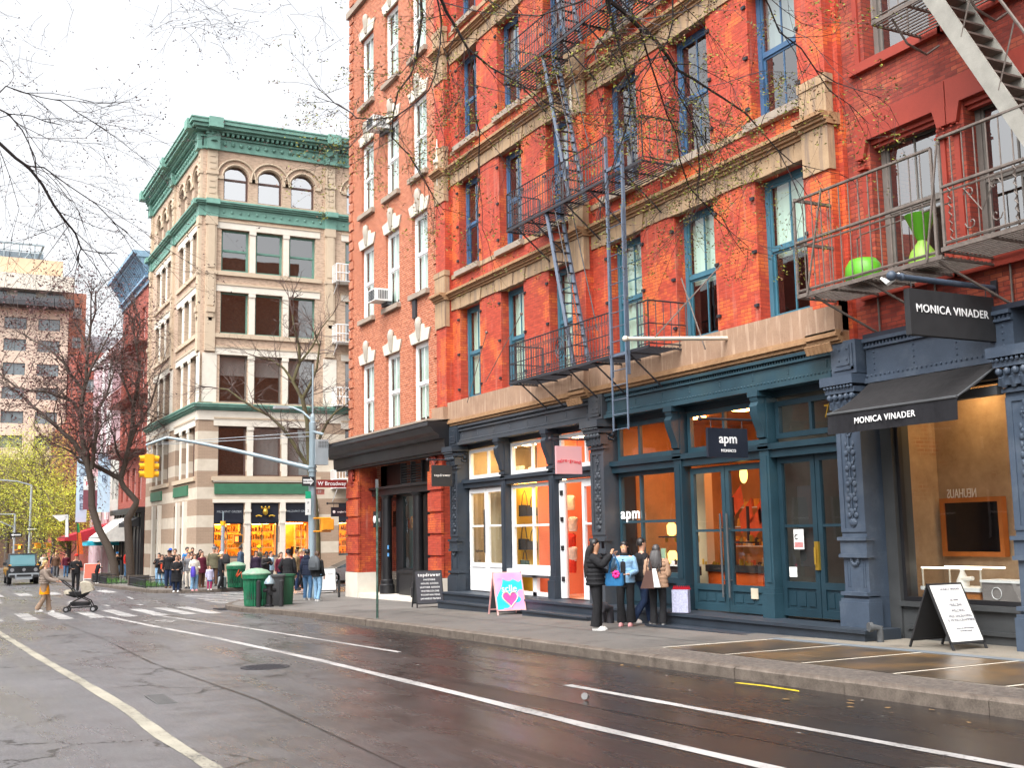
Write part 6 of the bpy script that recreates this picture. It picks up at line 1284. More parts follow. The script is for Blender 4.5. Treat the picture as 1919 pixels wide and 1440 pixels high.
# ================================================================ litter
q=MB(); q.rings([(0,.028,.028),(.10,.04,.04)],12); t=thing('plastic_cup','clear plastic cup lying on the wet asphalt between the white lines','cup',(-11.5,6.94,gz(-11.5)+.035)); c_=q.build('cup',mat('cup_clear',(.20,.20,.20),.3,.05,3,0),t,True); t.rotation_euler=(R(80),0,R(40))
q=MB(); q.add([gp(-11.6,9.15,.012),gp(-11.0,9.12,.03),gp(-10.45,9.2,.012),gp(-10.5,9.23,.02),gp(-11.0,9.17,.035),gp(-11.55,9.18,.02)],[(0,1,2,3,4,5)]); tag(q.build('tape_strip',mat('tape_yellow',(.55,.42,.01),.5),None),'crumpled strip of yellow tape in the gutter','tape','litter on the road')
q=MB()
for i in range(30):
    x=rnd.uniform(-34,-6); y=rnd.choice((rnd.uniform(6,9.2),rnd.uniform(8.4,9.3))); s=rnd.uniform(.010,.03); a=rnd.uniform(0,6.3)
    q.add([gp(x+s*cos(a+k*1.57)*rnd.uniform(.5,1.5),y+s*sin(a+k*1.57),.008+.01*rnd.random()) for k in range(4)],[(0,1,2,3)])
tag(q.build('paper_scraps',mat('scrap',(.42,.41,.38),.8),None),'scattered pale scraps of paper and leaves on the road','litter',kind='stuff')
q=MB()
for i in range(60):
    x=rnd.uniform(-34,-6); y=rnd.uniform(8.6,9.35); s=rnd.uniform(.01,.035); a=rnd.uniform(0,6.3); q.add([gp(x+s*cos(a+k*1.57)*2,y+s*sin(a+k*1.57),.008+.01*rnd.random()) for k in range(4)],[(0,1,2,3)])
tag(q.build('fallen_leaves',mat('leaf_litter',(.22,.13,.05),.8,.4,9,0),None),'small brown leaves and grit along the kerb','leaves',kind='stuff')
# ================================================================ vehicles
m_tyre=mat('tyre',(.015,.015,.016),.8); m_cglass=mat('car_glass',(.02,.03,.035),.04,.2,1,0,spec=1.0); m_rim=mat('rim_silver',(.5,.5,.52),.3,.1,3,0,metal=.9)
def wheel(t,x,y,r,w,m=m_rim):
    q=MB(); P=[(r*.62,-w/2),(r*.95,-w/2),(r,-w*.35),(r,w*.35),(r*.95,w/2),(r*.62,w/2)]; n=20; vs=[];fs=[]
    for rr,yy in P:
        for i in range(n): g=2*pi*i/n; vs.append((x+rr*cos(g),y+yy,r+rr*sin(g)))
    for j in range(len(P)-1):
        for i in range(n): fs.append((j*n+i,j*n+(i+1)%n,(j+1)*n+(i+1)%n,(j+1)*n+i))
    q.add(vs,fs); wo=MB(); o=q.build('wheel',m_tyre,t,True)
    for s_ in (-1,1):
        wo.tube([(x,y+s_*w*.30,r),(x,y+s_*w*.42,r)],r*.15,8)
        for i in range(5): g=2*pi*i/5; wo.tube([(x,y+s_*w*.38,r),(x+r*.6*cos(g),y+s_*w*.42,r+r*.6*sin(g))],r*.07,4)
        wo.tube([(x+r*.6*cos(2*pi*i/14),y+s_*w*.44,r+r*.6*sin(2*pi*i/14)) for i in range(15)],r*.05,4)
    wo.build('rim',m,o,True)
# boxy off-roader seen from the front (faces +X locally)
t=thing('off_road_car','dark grey boxy off-road car with round headlights coming towards the crossing','car',(-77.4,5.9,gz(-77)),0); cp=mat('car_grey',(.025,.03,.036),.25,.1,1,0,metal=.5,coat=1)
q=MB(); q.rings([(-4.2,.9,.02)]) if False else None
def cb(mb,x0,y0,z0,x1,y1,z1,b=.05):
    mb.prism([(y0+b,z0),(y1-b,z0),(y1,z0+b),(y1,z1-b),(y1-b,z1),(y0+b,z1),(y0,z1-b),(y0,z0+b)],0,x0,x1)
q=MB(); cb(q,-4.5,-.90,.55,-.05,.90,1.12,.06); cb(q,-4.5,-.88,1.1,-1.15,.88,1.2,.03); q.prism([(-1.2,1.1),(-.08,1.1),(-.02,1.16),(-1.2,1.24)],1,-.78,.78)
for s_ in (-1,1): q.prism([(-1.25,1.1),(-.1,1.1),(-.06,1.2),(-1.25,1.22)],1,s_*.86-.09,s_*.86+.09); q.box(-1.3,s_*.93-.06,.5,-.25,s_*.93+.06,.9)
q.build('body',cp,t,True); q=MB(); q.prism([(-4.45,1.2),(-1.25,1.2),(-1.6,1.86),(-4.4,1.86)],1,-.80,.80); q.build('cabin',m_cglass,t,True); q=MB(); q.prism([(-4.5,1.85),(-1.55,1.85),(-1.6,1.93),(-4.4,1.93)],1,-.82,.82); 
for s_ in (-1,1): q.prism([(-1.3,1.2),(-1.2,1.2),(-1.55,1.88),(-1.68,1.88)],1,s_*.80-.04,s_*.80+.04)
q.build('roof',cp,t,True); q=MB(); q.quad((-1.235,-.74,1.23),(-1.235,.74,1.23),(-1.57,.72,1.84),(-1.57,-.72,1.84)); q.build('windscreen',mat('windscreen_sky',(.07,.20,.23),.05,.05,1,0,spec=1.0,metal=.0),t,True)
q=MB()
for k in range(3): q.box(-.05,-.52,.82+.09*k,0.0,.52,.86+.09*k)
q.build('grille',m_blackm,t,True); q=MB(); q.tube([(.0,0,.93),(.02,0,.93)],.10,16); q.build('emblem',m_rim,t,True)
for s_ in (-1,1):
    q=MB(); q.tube([(-.05,s_*.68,.92),(.02,s_*.68,.92)],.115,14); q.build('headlight',m_rim,t,True); q=MB(); q.box(-.2,s_*.8-.07,1.2,-.05,s_*.8+.07,1.26); q.build('indicator',m_orange,t,True); q=MB(); q.box(-1.5,s_*1.02-.10,1.2,-1.4,s_*1.02+.10,1.38); q.build('mirror',cp,t,True)
q=MB(); cb(q,-.1,-.88,.5,.12,.88,.72,.04); q.box(-.05,-.5,.34,.1,.5,.5); q.build('bumper',m_silver,t,True); q=MB(); 
for s_ in (-1,1): q.box(.1,s_*.68-.16,.44,.14,s_*.68+.16,.62)
q.box(.1,-.42,.52,.13,.42,.64); q.build('air_intake',m_blackm,t,True)
for x in (-.85,-3.6):
    for y in (-.78,.78): wheel(t,x,y,.38,.26)
# dark saloon partly out of frame
t=thing('parked_car','dark saloon car half out of the picture left of the boxy off-road car','car',(-84.5,3.2,gz(-84)),0); cd=mat('car_dark',(.03,.03,.035),.25,.1,1,0,coat=1)
q=MB(); q.prism([(-4.6,.3),(-.1,.3),(0,.5),(-.05,.78),(-1.2,.95),(-4.5,.98),(-4.7,.7)],1,-.9,.9); q.build('body',cd,t,True); q=MB(); q.prism([(-4.2,.96),(-1.2,.94),(-2.0,1.42),(-3.6,1.44)],1,-.78,.78); q.build('cabin',m_cglass,t,True); q=MB(); q.prism([(-3.7,1.43),(-1.95,1.41),(-2.05,1.47),(-3.6,1.49)],1,-.75,.75); q.build('roof',cd,t,True)
for s_ in (-1,1): q=MB(); q.box(-.08,s_*.65-.15,.58,.01,s_*.65+.15,.70); q.build('headlight',m_rim,t,True)
for x in (-.9,-3.7):
    for y in (-.78,.78): wheel(t,x,y,.33,.22)
# silver coupe on the side street, nose towards us (local +X is the nose)
t=thing('sports_car','silver grey coupe on the side street, half hidden behind the corner pier','car',(-57.85,18.3,gz(-57.8)),R(-90)); cs=mat('car_silver',(.30,.31,.32),.22,.06,1,0,metal=.7,coat=1)
q=MB(); prof=[(-4.5,.35,.70),(-4.3,.30,.86),(-3.6,.22,.92),(-2.6,.2,.92),(-1.4,.2,.90),(-.7,.22,.84),(-.2,.25,.68),(0,.32,.55)]; W=[.7,.85,.92,.92,.92,.92,.85,.6]; vs=[];fs=[]
for (x,a,b),w in zip(prof,W): vs+=[(x,-w,a),(x,-w*1.0,(a+b)/2),(x,-w*.9,b*.94),(x,-w*.5,b),(x,w*.5,b),(x,w*.9,b*.94),(x,w,(a+b)/2),(x,w,a)]
for i in range(7):
    for j in range(8): fs.append((i*8+j,i*8+(j+1)%8,(i+1)*8+(j+1)%8,(i+1)*8+j))
fs+=[tuple(range(7,-1,-1)),tuple(range(56,64))]; q.add(vs,fs); q.build('body',cs,t,True,smooth=45)
q=MB(); vs=[]
for x,w,z in ((-3.9,.70,.88),(-3.2,.62,1.18),(-2.5,.60,1.28),(-2.0,.62,1.22),(-1.15,.74,.86)): vs+=[(x,-w*1.1,.86),(x,-w,z),(x,w,z),(x,w*1.1,.86)]
q.add(vs,[(i*4+j,i*4+j+1,(i+1)*4+j+1,(i+1)*4+j) for i in range(4) for j in range(3)]); q.build('cabin',m_cglass,t,True,smooth=30); q=MB(); q.add([(-3.3,-.58,1.17),(-2.5,-.56,1.30),(-2.0,-.56,1.25),(-2.0,.56,1.25),(-2.5,.56,1.30),(-3.3,.58,1.17)],[(0,1,4,5),(1,2,3,4)]); q.build('roof',cs,t,True)
for x in (-.9,-3.6):
    for y in (-.80,.80): wheel(t,x,y,.34,.24)
for s_ in (-1,1): q=MB(); q.box(-.25,s_*.6-.14,.58,-.08,s_*.6+.14,.68); q.build('headlight',m_rim,t,True)
for (x,y,c,l) in ((-96,4.2,(.55,.28,.02),'yellow taxi far down the street'),(-118,5.5,(.25,.26,.28),'grey van far down the street at the left'),(-104,1.5,(.4,.02,.02),'red car far down the street at the left')):
    t=thing('distant_car',l,'car',(x,y,gz(x)),0,'cars far down the street'); cm=mat('car_%d'%int(-x),c,.3,.1,1,0,coat=1); q=MB(); q.prism([(-4.4,.3),(0,.3),(0,.75),(-1.1,.92),(-4.4,.95)],1,-.88,.88); q.build('body',cm,t,True); q=MB(); q.prism([(-4,.94),(-1.1,.92),(-1.8,1.45),(-3.5,1.45)],1,-.76,.76); q.build('cabin',m_cglass,t,True)
    for xx in (-.9,-3.6):
        for yy in (-.78,.78): wheel(t,xx,yy,.33,.22)
# ================================================================ people
m_skin=mat('skin_light',(.55,.30,.20),.5,.06,8,.05); m_skin2=mat('skin_tan',(.42,.22,.13),.5,.06,8,.05); m_skind=mat('skin_dark',(.14,.07,.045),.5,.06,8,.05)
HB=mat('hair_black',(.012,.010,.010),.4,.3,30,.3,fine=200); HBr=mat('hair_brown',(.075,.038,.02),.5,.3,30,.3,fine=200); HBl=mat('hair_blonde',(.50,.34,.14),.5,.3,30,.3,fine=200); HG=mat('hair_grey',(.3,.28,.25),.5,.3,30,.3)
m_shw=mat('shoe_white',(.70,.69,.66),.6,.05,5,.05); m_shb=mat('shoe_black',(.015,.015,.015),.5); m_shbr=mat('shoe_brown',(.10,.045,.02),.6); m_shp=mat('shoe_pink',(.65,.30,.30),.6)
CL={}
def cl(n,c,var=.2):
    return fabric('cloth_'+n,c,.88,var)
C_blk=cl('black',(.018,.018,.020),.35); C_nvy=cl('navy',(.018,.024,.045)); C_den=cl('denim',(.09,.19,.34)); C_denl=cl('denim_light',(.22,.38,.55),.3); C_dend=cl('denim_dark',(.02,.035,.08)); C_tan=cl('tan',(.42,.25,.14)); C_oli=cl('olive',(.12,.11,.07)); C_gry=cl('grey',(.16,.16,.17)); C_cre=cl('cream',(.62,.57,.49)); C_bei=cl('beige',(.34,.24,.17)); C_camel=cl('camel',(.55,.33,.17)); C_brn=cl('brown',(.13,.07,.045)); C_red=cl('red',(.55,.03,.02)); C_mar=cl('maroon',(.10,.015,.03)); C_lil=cl('lilac',(.50,.48,.62)); C_blue=cl('blue',(.03,.16,.38)); C_taupe=cl('taupe_puffer',(.26,.21,.175)); C_brnp=cl('tan_puffer',(.40,.25,.165)); C_sky=cl('pale_blue',(.35,.5,.62))
def person(label,x,y,rz,h=1.72,top=C_blk,legs=C_blk,hair=HB,skin=m_skin,hl=0,hem=.86,armL='down',armR='down',step=0.0,shoes=m_shb,puff=0,flare=0,hat=None,hatm=None,hood=None,skirt=None,lean=0,look=0,sit=0,face=False,wide=1.0,z=None,collar=None,group='people waiting and walking at the crossing',open_=None,scarf=None,beard=False,z0=None):
    zz=sz(x) if z is None else z
    t=thing('person',label,'person',(x,y,zz),rz,group); s=h/1.75; S=Matrix.Scale(s,4)
    # joints, figure faces local -Y
    ft={'L':(.10,-.22*step,.08),'R':(-.10,.26*step,.08+(.05 if step>.5 else 0))}
    kn={'L':(.105,-.10*step-.03,.50),'R':(-.105,.04*step-.04,.49)}
    hp={'L':(.095,0,.93),'R':(-.095,0,.93)}
    ly=-.08*lean
    pel=(0,0,.97); wai=(0,ly*.3,1.10); che=(0,ly*.8,1.30); nk=(0,ly-.0,1.47); hd=(0,ly-.02,1.56)
    arms={}
    for sd,a in (('L',armL),('R',armR)):
        k=1 if sd=='L' else -1; sh=(k*.17*wide,ly,1.41)
        if a=='down': el=(k*.235*wide,.03+ly*.5,1.14); wr=(k*.25*wide,-.05,.90); hn=(k*.25*wide,-.07,.80)
        elif a=='pocket': el=(k*.28,.06,1.15); wr=(k*.20,-.07,.98); hn=(k*.17,-.12,.92)
        elif a=='phone': el=(k*.25,-.10,1.17); wr=(k*.13,-.30,1.22); hn=(k*.08,-.36,1.27)
        elif a=='raise': el=(k*.24,-.18,1.25); wr=(k*.14,-.33,1.44); hn=(k*.10,-.36,1.53)
        elif a=='push': el=(k*.22,-.16,1.14); wr=(k*.20,-.40,1.05); hn=(k*.18,-.48,1.02)
        elif a=='hold': el=(k*.24,.0,1.13); wr=(k*.16,-.24,1.08); hn=(k*.10,-.31,1.08)
        elif a=='swing': el=(k*.23,.14,1.16); wr=(k*.24,.12,.92); hn=(k*.24,.10,.83)
        elif a=='fwd': el=(k*.23,-.10,1.15); wr=(k*.22,-.22,.95); hn=(k*.21,-.26,.87)
        arms[sd]=(sh,el,wr,hn)
    # ---- one continuous body, grown with a skin modifier
    vs=[pel,wai,che,(0,ly,1.41),nk,hd,(0,ly-.025,1.64),(0,ly-.01,1.715)]
    rs=[(.13,.10),(.115,.085),(.135,.09),(.10,.07),(.052,.055),(.062,.075),(.078,.092),(.05,.055)]
    es=[(0,1),(1,2),(2,3),(3,4),(4,5),(5,6),(6,7)]
    def ch(pts,rad,start):
        p=start
        for q,r in zip(pts,rad):
            vs.append(q); rs.append(r if isinstance(r,tuple) else (r,r)); es.append((p,len(vs)-1)); p=len(vs)-1
        return p
    # nose
    if face: ch([(0,ly-.112,1.605)],[.012],5)
    for sd in 'LR':
        k=1 if sd=='L' else -1; f=ft[sd]
        ch([hp[sd],kn[sd],(f[0],f[1]+.02,f[2]+.02),(f[0],f[1]-.07,f[2]-.04),(f[0],f[1]-.15,f[2]-.05)],[.085,.055,.038,.036,.028],0)
        sh,el,wr,hn=arms[sd]
        w_=ch([sh,el,wr],[.052,.040,.027],3)
        d=(Vector(hn)-Vector(wr)).normalized(); side=d.cross(Vector((0,0,1))); side=side.normalized() if side.length>.1 else Vector((0,1,0)); pm_=Vector(wr)+d*.05
        ch([tuple(pm_)],[(.030,.018)],w_); pi_=len(vs)-1; curl=Vector((-k*.5,-.2,-.1)) if a!='phone' else Vector((-k*.5,-.3,.3))
        for j in range(4):
            b0=pm_+d*.035+side*(j-1.5)*.019; b1=b0+d*(.034-.004*abs(j-1.2))+curl*.010; b2=b1+d*.022+curl*.028
            ch([tuple(b0),tuple(b1),tuple(b2)],[.0085,.008,.007],pi_)
        b0=pm_-d*.01+side*.032; ch([tuple(b0),tuple(b0+d*.032+side*.012+curl*.01)],[.010,.008],pi_)
    me=D.meshes.new('body'); me.from_pydata([tuple(Vector(v)*s) for v in vs],es,[]); o=D.objects.new('body',me); COL.objects.link(o)
    mod=o.modifiers.new('s','SKIN'); mod.branch_smoothing=.2; sk=me.skin_vertices[0].data
    for i,r in enumerate(rs): sk[i].radius=(r[0]*s,r[1]*s); sk[i].use_root=(i==0)
    sm=o.modifiers.new('u','SUBSURF'); sm.levels=1; sm.render_levels=1
    dg=bpy.context.evaluated_depsgraph_get(); m2=D.meshes.new_from_object(o.evaluated_get(dg)); D.objects.remove(o); m2.name='body'; m2.materials.clear(); m2.materials.append(skin)
    for p in m2.polygons: p.use_smooth=True; p.material_index=0
    o=D.objects.new('body',m2); COL.objects.link(o); o.parent=t
    def B(name,mb,m,sm=60,par=None):
        mb.v=[tuple(Vector(v)*s) for v in mb.v]; return mb.build(name,m,par or t,True,smooth=sm)
    # ---- trousers / skirt
    if legs is not None:
        q=MB(); q.rings([(.80,.16,.115),(.90,.175,.125),(1.0,.165,.12),(1.06,.15,.11)],16)
        for sd in 'LR':
            f=ft[sd]; h_=hp[sd]; k_=kn[sd]; fl=flare; mid=tuple((a+b)/2 for a,b in zip(k_,f)); 
            mt=tuple((a+b)/2 for a,b in zip(h_,k_))
            q.tube([(h_[0],h_[1],h_[2]+.02),mt,k_,(mid[0],mid[1]+.01,mid[2]),(f[0],f[1]+.01,f[2]+.0)],[(.105,.115),(.092,.098),(.070+fl*.012,.075),(.064+fl*.035,.070+fl*.03),(.062+fl*.06,.074+fl*.06)],12)
        B('trousers',q,legs,50)
    if skirt is not None: q=MB(); q.rings([(.62,.20,.16),(.8,.18,.15),(1.0,.15,.11)],16); B('skirt',q,skirt)
    for sd in 'LR':
        f=ft[sd]; q=MB(); zb=f[2]-.08; q.rings([(zb,.045,.13,f[0],f[1]-.06),(zb+.025,.048,.135,f[0],f[1]-.06),(zb+.06,.042,.11,f[0],f[1]-.045),(zb+.10,.040,.055,f[0],f[1]+.0)],12); B('shoe',q,shoes)
    # ---- top with sleeves
    q=MB(); rr=[]; n=20; z0_=hem; z1=1.46
    for i in range(n+1):
        f=i/n; zc=z0_+(z1-z0_)*f
        prof=[(.0,.185,.135),(.35,.175,.13),(.55,.165,.12),(.78,.195,.13),(.90,.185,.115),(1.0,.075,.075)] if hem>.7 else [(.0,.225,.17),(.35,.20,.15),(.55,.175,.13),(.82,.195,.13),(.93,.18,.115),(1.0,.075,.075)]
        for a,b in zip(prof,prof[1:]):
            if a[0]<=f<=b[0]: g=(f-a[0])/(b[0]-a[0]); rx=a[1]+(b[1]-a[1])*g; ry=a[2]+(b[2]-a[2])*g
        pf=(.014*puff*abs(sin(zc*pi/.085))+.012*puff) if f<.95 else 0; wv=.006*sin(i*2.1)
        rr.append((zc,(rx*wide*1.10+pf+wv),ry*1.22+pf+wv,0,ly*max(0,(zc-.95)/.5)))
    q.rings(rr,18); 
    for sd in 'LR':
        sh,el,wr,hn=arms[sd]; k=1 if sd=='L' else -1; S0=Vector(sh)-Vector((k*.035,0,-.0)); pts=[]; rad=[]; P_=[S0,Vector(sh)+Vector((0,0,-.03)),Vector(el),Vector(wr)+ (Vector(hn)-Vector(wr))*.15]
        ra=[.070,.076,.064,.050]
        for i in range(3):
            m_=5 if i else 2
            for j in range(m_):
                f=j/m_; pts.append(P_[i].lerp(P_[i+1],f)); rad.append(ra[i]+(ra[i+1]-ra[i])*f+.010*puff*(1+.9*((len(pts))%2)))
        pts.append(P_[3]); rad.append(ra[3]); q.tube(pts,rad,10)
    top_o=B('hood_coat' if False else 'jacket',q,top,70 if not puff else 50)
    if open_ is not None:
        q=MB(); q.rings([(hem+.0,.05,.02,0,-.172),(1.1,.05,.02,0,-.165),(1.30,.055,.02,0,-.160+ly*.6),(1.44,.055,.03,0,-.085+ly)],8); B('shirt',q,open_)
    if collar: q=MB(); q.rings([(1.42,.11,.10,0,ly),(1.50,.085,.085,0,ly),(1.52,.08,.08,0,ly)],14); B('collar',q,collar)
    if scarf: q=MB(); q.tube([(.09*cos(a*.52),ly+.085*sin(a*.52),1.47) for a in range(13)],.035,8); q.tube([(.04,ly-.09,1.45),(.05,ly-.13,1.2)],[(.04,.02)]*2,6); B('scarf',q,scarf)
    # ---- hair, hat, face
    hy=ly-.012; hc=(0,hy+.012,1.655)
    if hair:
        q=MB(); rr=[(1.60,.075,.05,0,hy+.055),(1.64,.088,.075,0,hy+.035),(1.68,.088,.088,0,hy+.022),(1.72,.075,.080,0,hy+.015),(1.755,.045,.05,0,hy+.015),(1.765,.01,.01,0,hy+.015)]
        if hl: 
            low=1.60-hl; rr=[(low,.05,.02,0,hy+.165),(low+hl*.3,.085,.045,0,hy+.155),(low+hl*.7,.100,.055,0,hy+.12),(1.56,.098,.065,0,hy+.075)]+rr
        q.rings(rr,14); ho=B('hair',q,hair)
        if hl>.2:
            q=MB()
            for i in range(12):
                g=pi*(i/11)-0.0; x0=.082*cos(g); y0=hy+.05+.07*sin(g); q.tube([(x0,y0,1.62),(x0*1.25,y0+.05,1.5),(x0*1.3+rnd.uniform(-.03,.03),y0+.09,1.6-hl*.75),(x0*1.1+rnd.uniform(-.04,.04),y0+.10,1.6-hl-rnd.uniform(0,.08))],[.024,.032,.030,.008],6)
            q.v=[tuple(Vector(v)*s) for v in q.v]; q.build('lock',hair,ho,True,smooth=60)
    if beard: q=MB(); q.rings([(1.555,.03,.03,0,hy-.055),(1.575,.055,.045,0,hy-.045),(1.60,.062,.05,0,hy-.035)],10); B('beard',q,hair)
    if hat=='beanie': q=MB(); q.rings([(1.66,.094,.104,0,hy+.005),(1.69,.097,.107,0,hy+.005),(1.695,.090,.10,0,hy+.005),(1.75,.078,.088,0,hy+.01),(1.785,.04,.05,0,hy+.01),(1.79,.01,.01,0,hy+.01)],16); B('hat',q,hatm)
    if hat=='pompom': q=MB(); q.rings([(1.66,.094,.104,0,hy+.005),(1.70,.098,.108,0,hy+.005),(1.75,.078,.088,0,hy+.01),(1.785,.04,.05,0,hy+.01)],16); q.sph((0,hy+.01,1.82),.045,10); B('hat',q,hatm)
    if hat=='cap': q=MB(); q.rings([(1.68,.092,.10,0,hy+.003),(1.72,.088,.096,0,hy+.003),(1.765,.06,.065,0,hy+.01),(1.775,.01,.01,0,hy+.01)],16); q.rings([(1.685,.07,.07,0,hy-.10),(1.695,.068,.068,0,hy-.10)],12); B('hat',q,hatm)
    if hood: q=MB(); q.rings([(1.42,.13,.11,0,ly+.05),(1.50,.12,.09,0,ly+.07),(1.56,.08,.05,0,ly+.09)],14); B('hood',q,hood)
    for k in (-1,1):
        q=MB(); q.sph((k*.030,hy-.083,1.655),.0085,6); B('eye',q,m_core)
        if face: q=MB(); q.tube([(k*.03+.024*cos(a),hy-.096,1.652+.020*sin(a)) for a in [i*pi/5 for i in range(11)]],.0022,3); B('glasses',q,m_gold)
    q=MB(); q.tube([(-.022,hy-.082,1.592),(0,hy-.09,1.587),(.022,hy-.082,1.592)],[.003,.006,.003],5); B('mouth',q,mat('lips',(.35,.09,.07),.5))
    for k in (-1,1): q=MB(); q.sph((k*.079,hy+.005,1.64),.018,6,sx=.4); B('ear',q,skin)
    return t
GN='four young women talking outside the shops'
P1=person('woman with long wavy black hair in a black puffer jacket, leftmost of the group',-18.88,11.65,R(138),1.74,top=C_blk,legs=C_blk,hl=.52,wide=1.08,hem=.86,puff=1,flare=.45,shoes=m_shw,armL='hold',armR='raise',group=GN,skin=m_skin2)
P2=person('smiling woman with glasses in a pale denim jacket holding a phone up',-19.38,12.66,R(42),1.68,wide=1.05,top=C_denl,legs=C_blk,hl=.3,hem=.90,flare=.75,shoes=m_shp,armL='hold',armR='raise',group=GN,open_=C_blk,collar=C_blk,face=True,skin=m_skin)
P3=person('woman in a tan quilted jacket seen from behind with a two tone shoulder bag',-18.75,13.0,R(222),1.60,wide=1.12,top=C_brnp,legs=C_blk,hl=.38,hem=.84,puff=.8,flare=.4,shoes=m_shw,armL='hold',armR='hold',group=GN,hair=mat('hair_ash',(.05,.045,.045),.4,.3,30,.3))
P4=person('woman in black stepping towards the teal shop behind the woman in tan',-19.45,13.12,R(165),1.74,wide=1.15,top=C_blk,legs=C_dend,hl=0,hem=.88,step=1.0,flare=.4,shoes=m_shw,armL='down',armR='hold',group=GN)
# extras for the four
t=thing('handbag','blue denim handbag with a bright pink flower held by the woman in black puffer','handbag',(-18.62,11.92,.70),R(50)); q=MB(); q.rings([(0,.17,.08),(.05,.19,.09),(.24,.17,.07)],14,sq=4); q.build('body',fabric('bag_denim',(.03,.15,.33)),t,True,smooth=50); q=MB()
for yy in (-.05,.05): q.tube([(-.10,yy,.22),(-.08,yy,.42),(0,0,.60),(.08,yy,.42),(.10,yy,.22)],.016,6)
q.build('strap',fabric('bag_denim',(0,0,0)),t,True); q=MB()
for i in range(7): a=i*.9; q.sph((.04+.045*cos(a),-.085,.22+.045*sin(a)),.036,6)
q.build('flower',mat('flower_pink',(.85,.01,.25),.6),t,True)
t=thing('phone','black mobile phone held up by the woman in the denim jacket','phone',(-19.42,12.18,1.40),R(20)); q=MB(); q.box(-.036,-.006,0,.036,.006,.15); q.build('case',m_blackm,t,True); q=MB(); q.box(-.032,-.008,.006,.032,-.006,.144); q.build('screen',D.materials['screen_black'],t,True)
t=thing('shoulder_bag','brown and cream shoulder bag on the woman in the tan jacket','handbag',(-18.62,12.72,.62),R(50)); q=MB(); q.prism([(-.17,0),(.10,0),(.08,.34),(-.06,.34)],1,-.06,.06); q.build('body',mat('leather_brown',(.08,.035,.025),.5),t,True); q=MB(); q.prism([(.10,.02),(.22,.02),(.14,.38),(.07,.38)],1,-.065,.065); q.build('side_panel',m_pap,t,True); q=MB(); q.tube([(-.05,0,.32),(.0,.02,.72),(.06,0,.34)],.013,5); q.build('strap',mat('leather_brown',(0,0,0)),t,True)
t=thing('shopping_bag','large white paper shopping bag with red tissue beside the steps of the teal shop','shopping bag',(-18.50,13.38,.13),R(30)); q=MB(); q.box(-.17,-.06,0,.17,.06,.44); q.build('bag',mat('bag_speckled',(.38,.39,.52),.6,.3,30,.1),t,True); q=MB()
for i in range(9): a=i*.7; q.add([(-.16+.04*i,-.05,.45),(-.13+.04*i,.05,.45),(-.14+.04*i,.0,.53)],[(0,1,2)])
q.build('tissue',m_redl,t,True)
# stroller and the woman pushing it
Z=gz(-40.5)
person('blonde woman in a taupe quilted jacket and orange shirt pushing a stroller',-40.7,3.75,R(160),1.72,top=C_taupe,legs=C_bei,hair=HBl,hl=.16,hem=.98,puff=.8,flare=.3,shoes=m_shw,armL='push',armR='push',step=.7,group='pedestrians on the roadway',z=Z,skirt=cl('orange',(.85,.32,.01)))
D.objects['person.004'] if False else None
t=thing('stroller','beige and black stroller with a big hood and four small wheels on the crossing','stroller',(-40.35,4.85,Z+.0),R(75)); m_st=fabric('stroller_beige',(.42,.38,.30)); q=MB()
for x in (-.42,.42):
    for y in (-.22,.22): q.tube([(x,y-.025,.10),(x,y+.025,.10)],.10,14)
wq=q.build('wheel',m_tyre,t,True); q=MB()
for x in (-.42,.42):
    for y in (-.22,.22): q.tube([(x,y-.03,.10),(x,y+.03,.10)],.055,10)
q.build('rim',m_rim,wq,True); q=MB()
for y in (-.22,.22): q.tube([(-.42,y,.12),(-.25,y,.34),(.05,y,.48),(.30,y,.36),(.42,y,.12)],.018,6); q.tube([(-.05,y,.46),(-.30,y,.80),(-.58,y,1.03)],.020,6); q.tube([(-.40,y,.14),(.38,y,.16)],.012,5)
q.tube([(-.58,-.22,1.03),(-.62,0,1.05),(-.58,.22,1.03)],.022,6); q.build('frame',m_blackm,t,True); q=MB(); q.rings([(.20,.28,.18),(.30,.34,.20),(.33,.33,.19)],14,sq=3); q.build('basket',m_blackm,t,True)
q=MB(); q.rings([(.48,.16,.14,-.05),(.56,.34,.19,-.12),(.66,.42,.21,-.12),(.68,.41,.20,-.12)],16,sq=2.6); q.build('seat',m_blackm,t,True); q=MB(); q.rings([(.60,.16,.19,-.38),(.68,.17,.18,-.38),(.74,.12,.14,-.36)],12); q.build('footmuff',m_st,t,True,smooth=60); q=MB()
for i in range(7):
    a0=pi*(.10+.8*i/7); a1=pi*(.10+.8*(i+1)/7)
    q.add([(.12-.05*0+.30*cos(a0*.72),-.22,.62+.36*sin(a0*.72)),(.12+.30*cos(a1*.72),-.22,.62+.36*sin(a1*.72)),(.12+.31*cos(a1*.72),0,.64+.38*sin(a1*.72)),(.12+.31*cos(a0*.72),0,.64+.38*sin(a0*.72)),(.12+.30*cos(a1*.72),.22,.62+.36*sin(a1*.72)),(.12+.30*cos(a0*.72),.22,.62+.36*sin(a0*.72)),(.05,-.22,.60),(.05,.22,.60)],[(0,1,2,3),(3,2,4,5),(0,6,1),(5,4,7)])
q.build('hood',m_st,t,True,smooth=40)
person('man in a black jacket and red cap walking down the roadway behind the stroller',-60.5,7.0,R(80),1.85,top=C_blk,legs=C_blk,hair=HB,hat='cap',hatm=C_red,armL='phone',armR='hold',step=.5,z=gz(-60.5),group='pedestrians on the roadway')
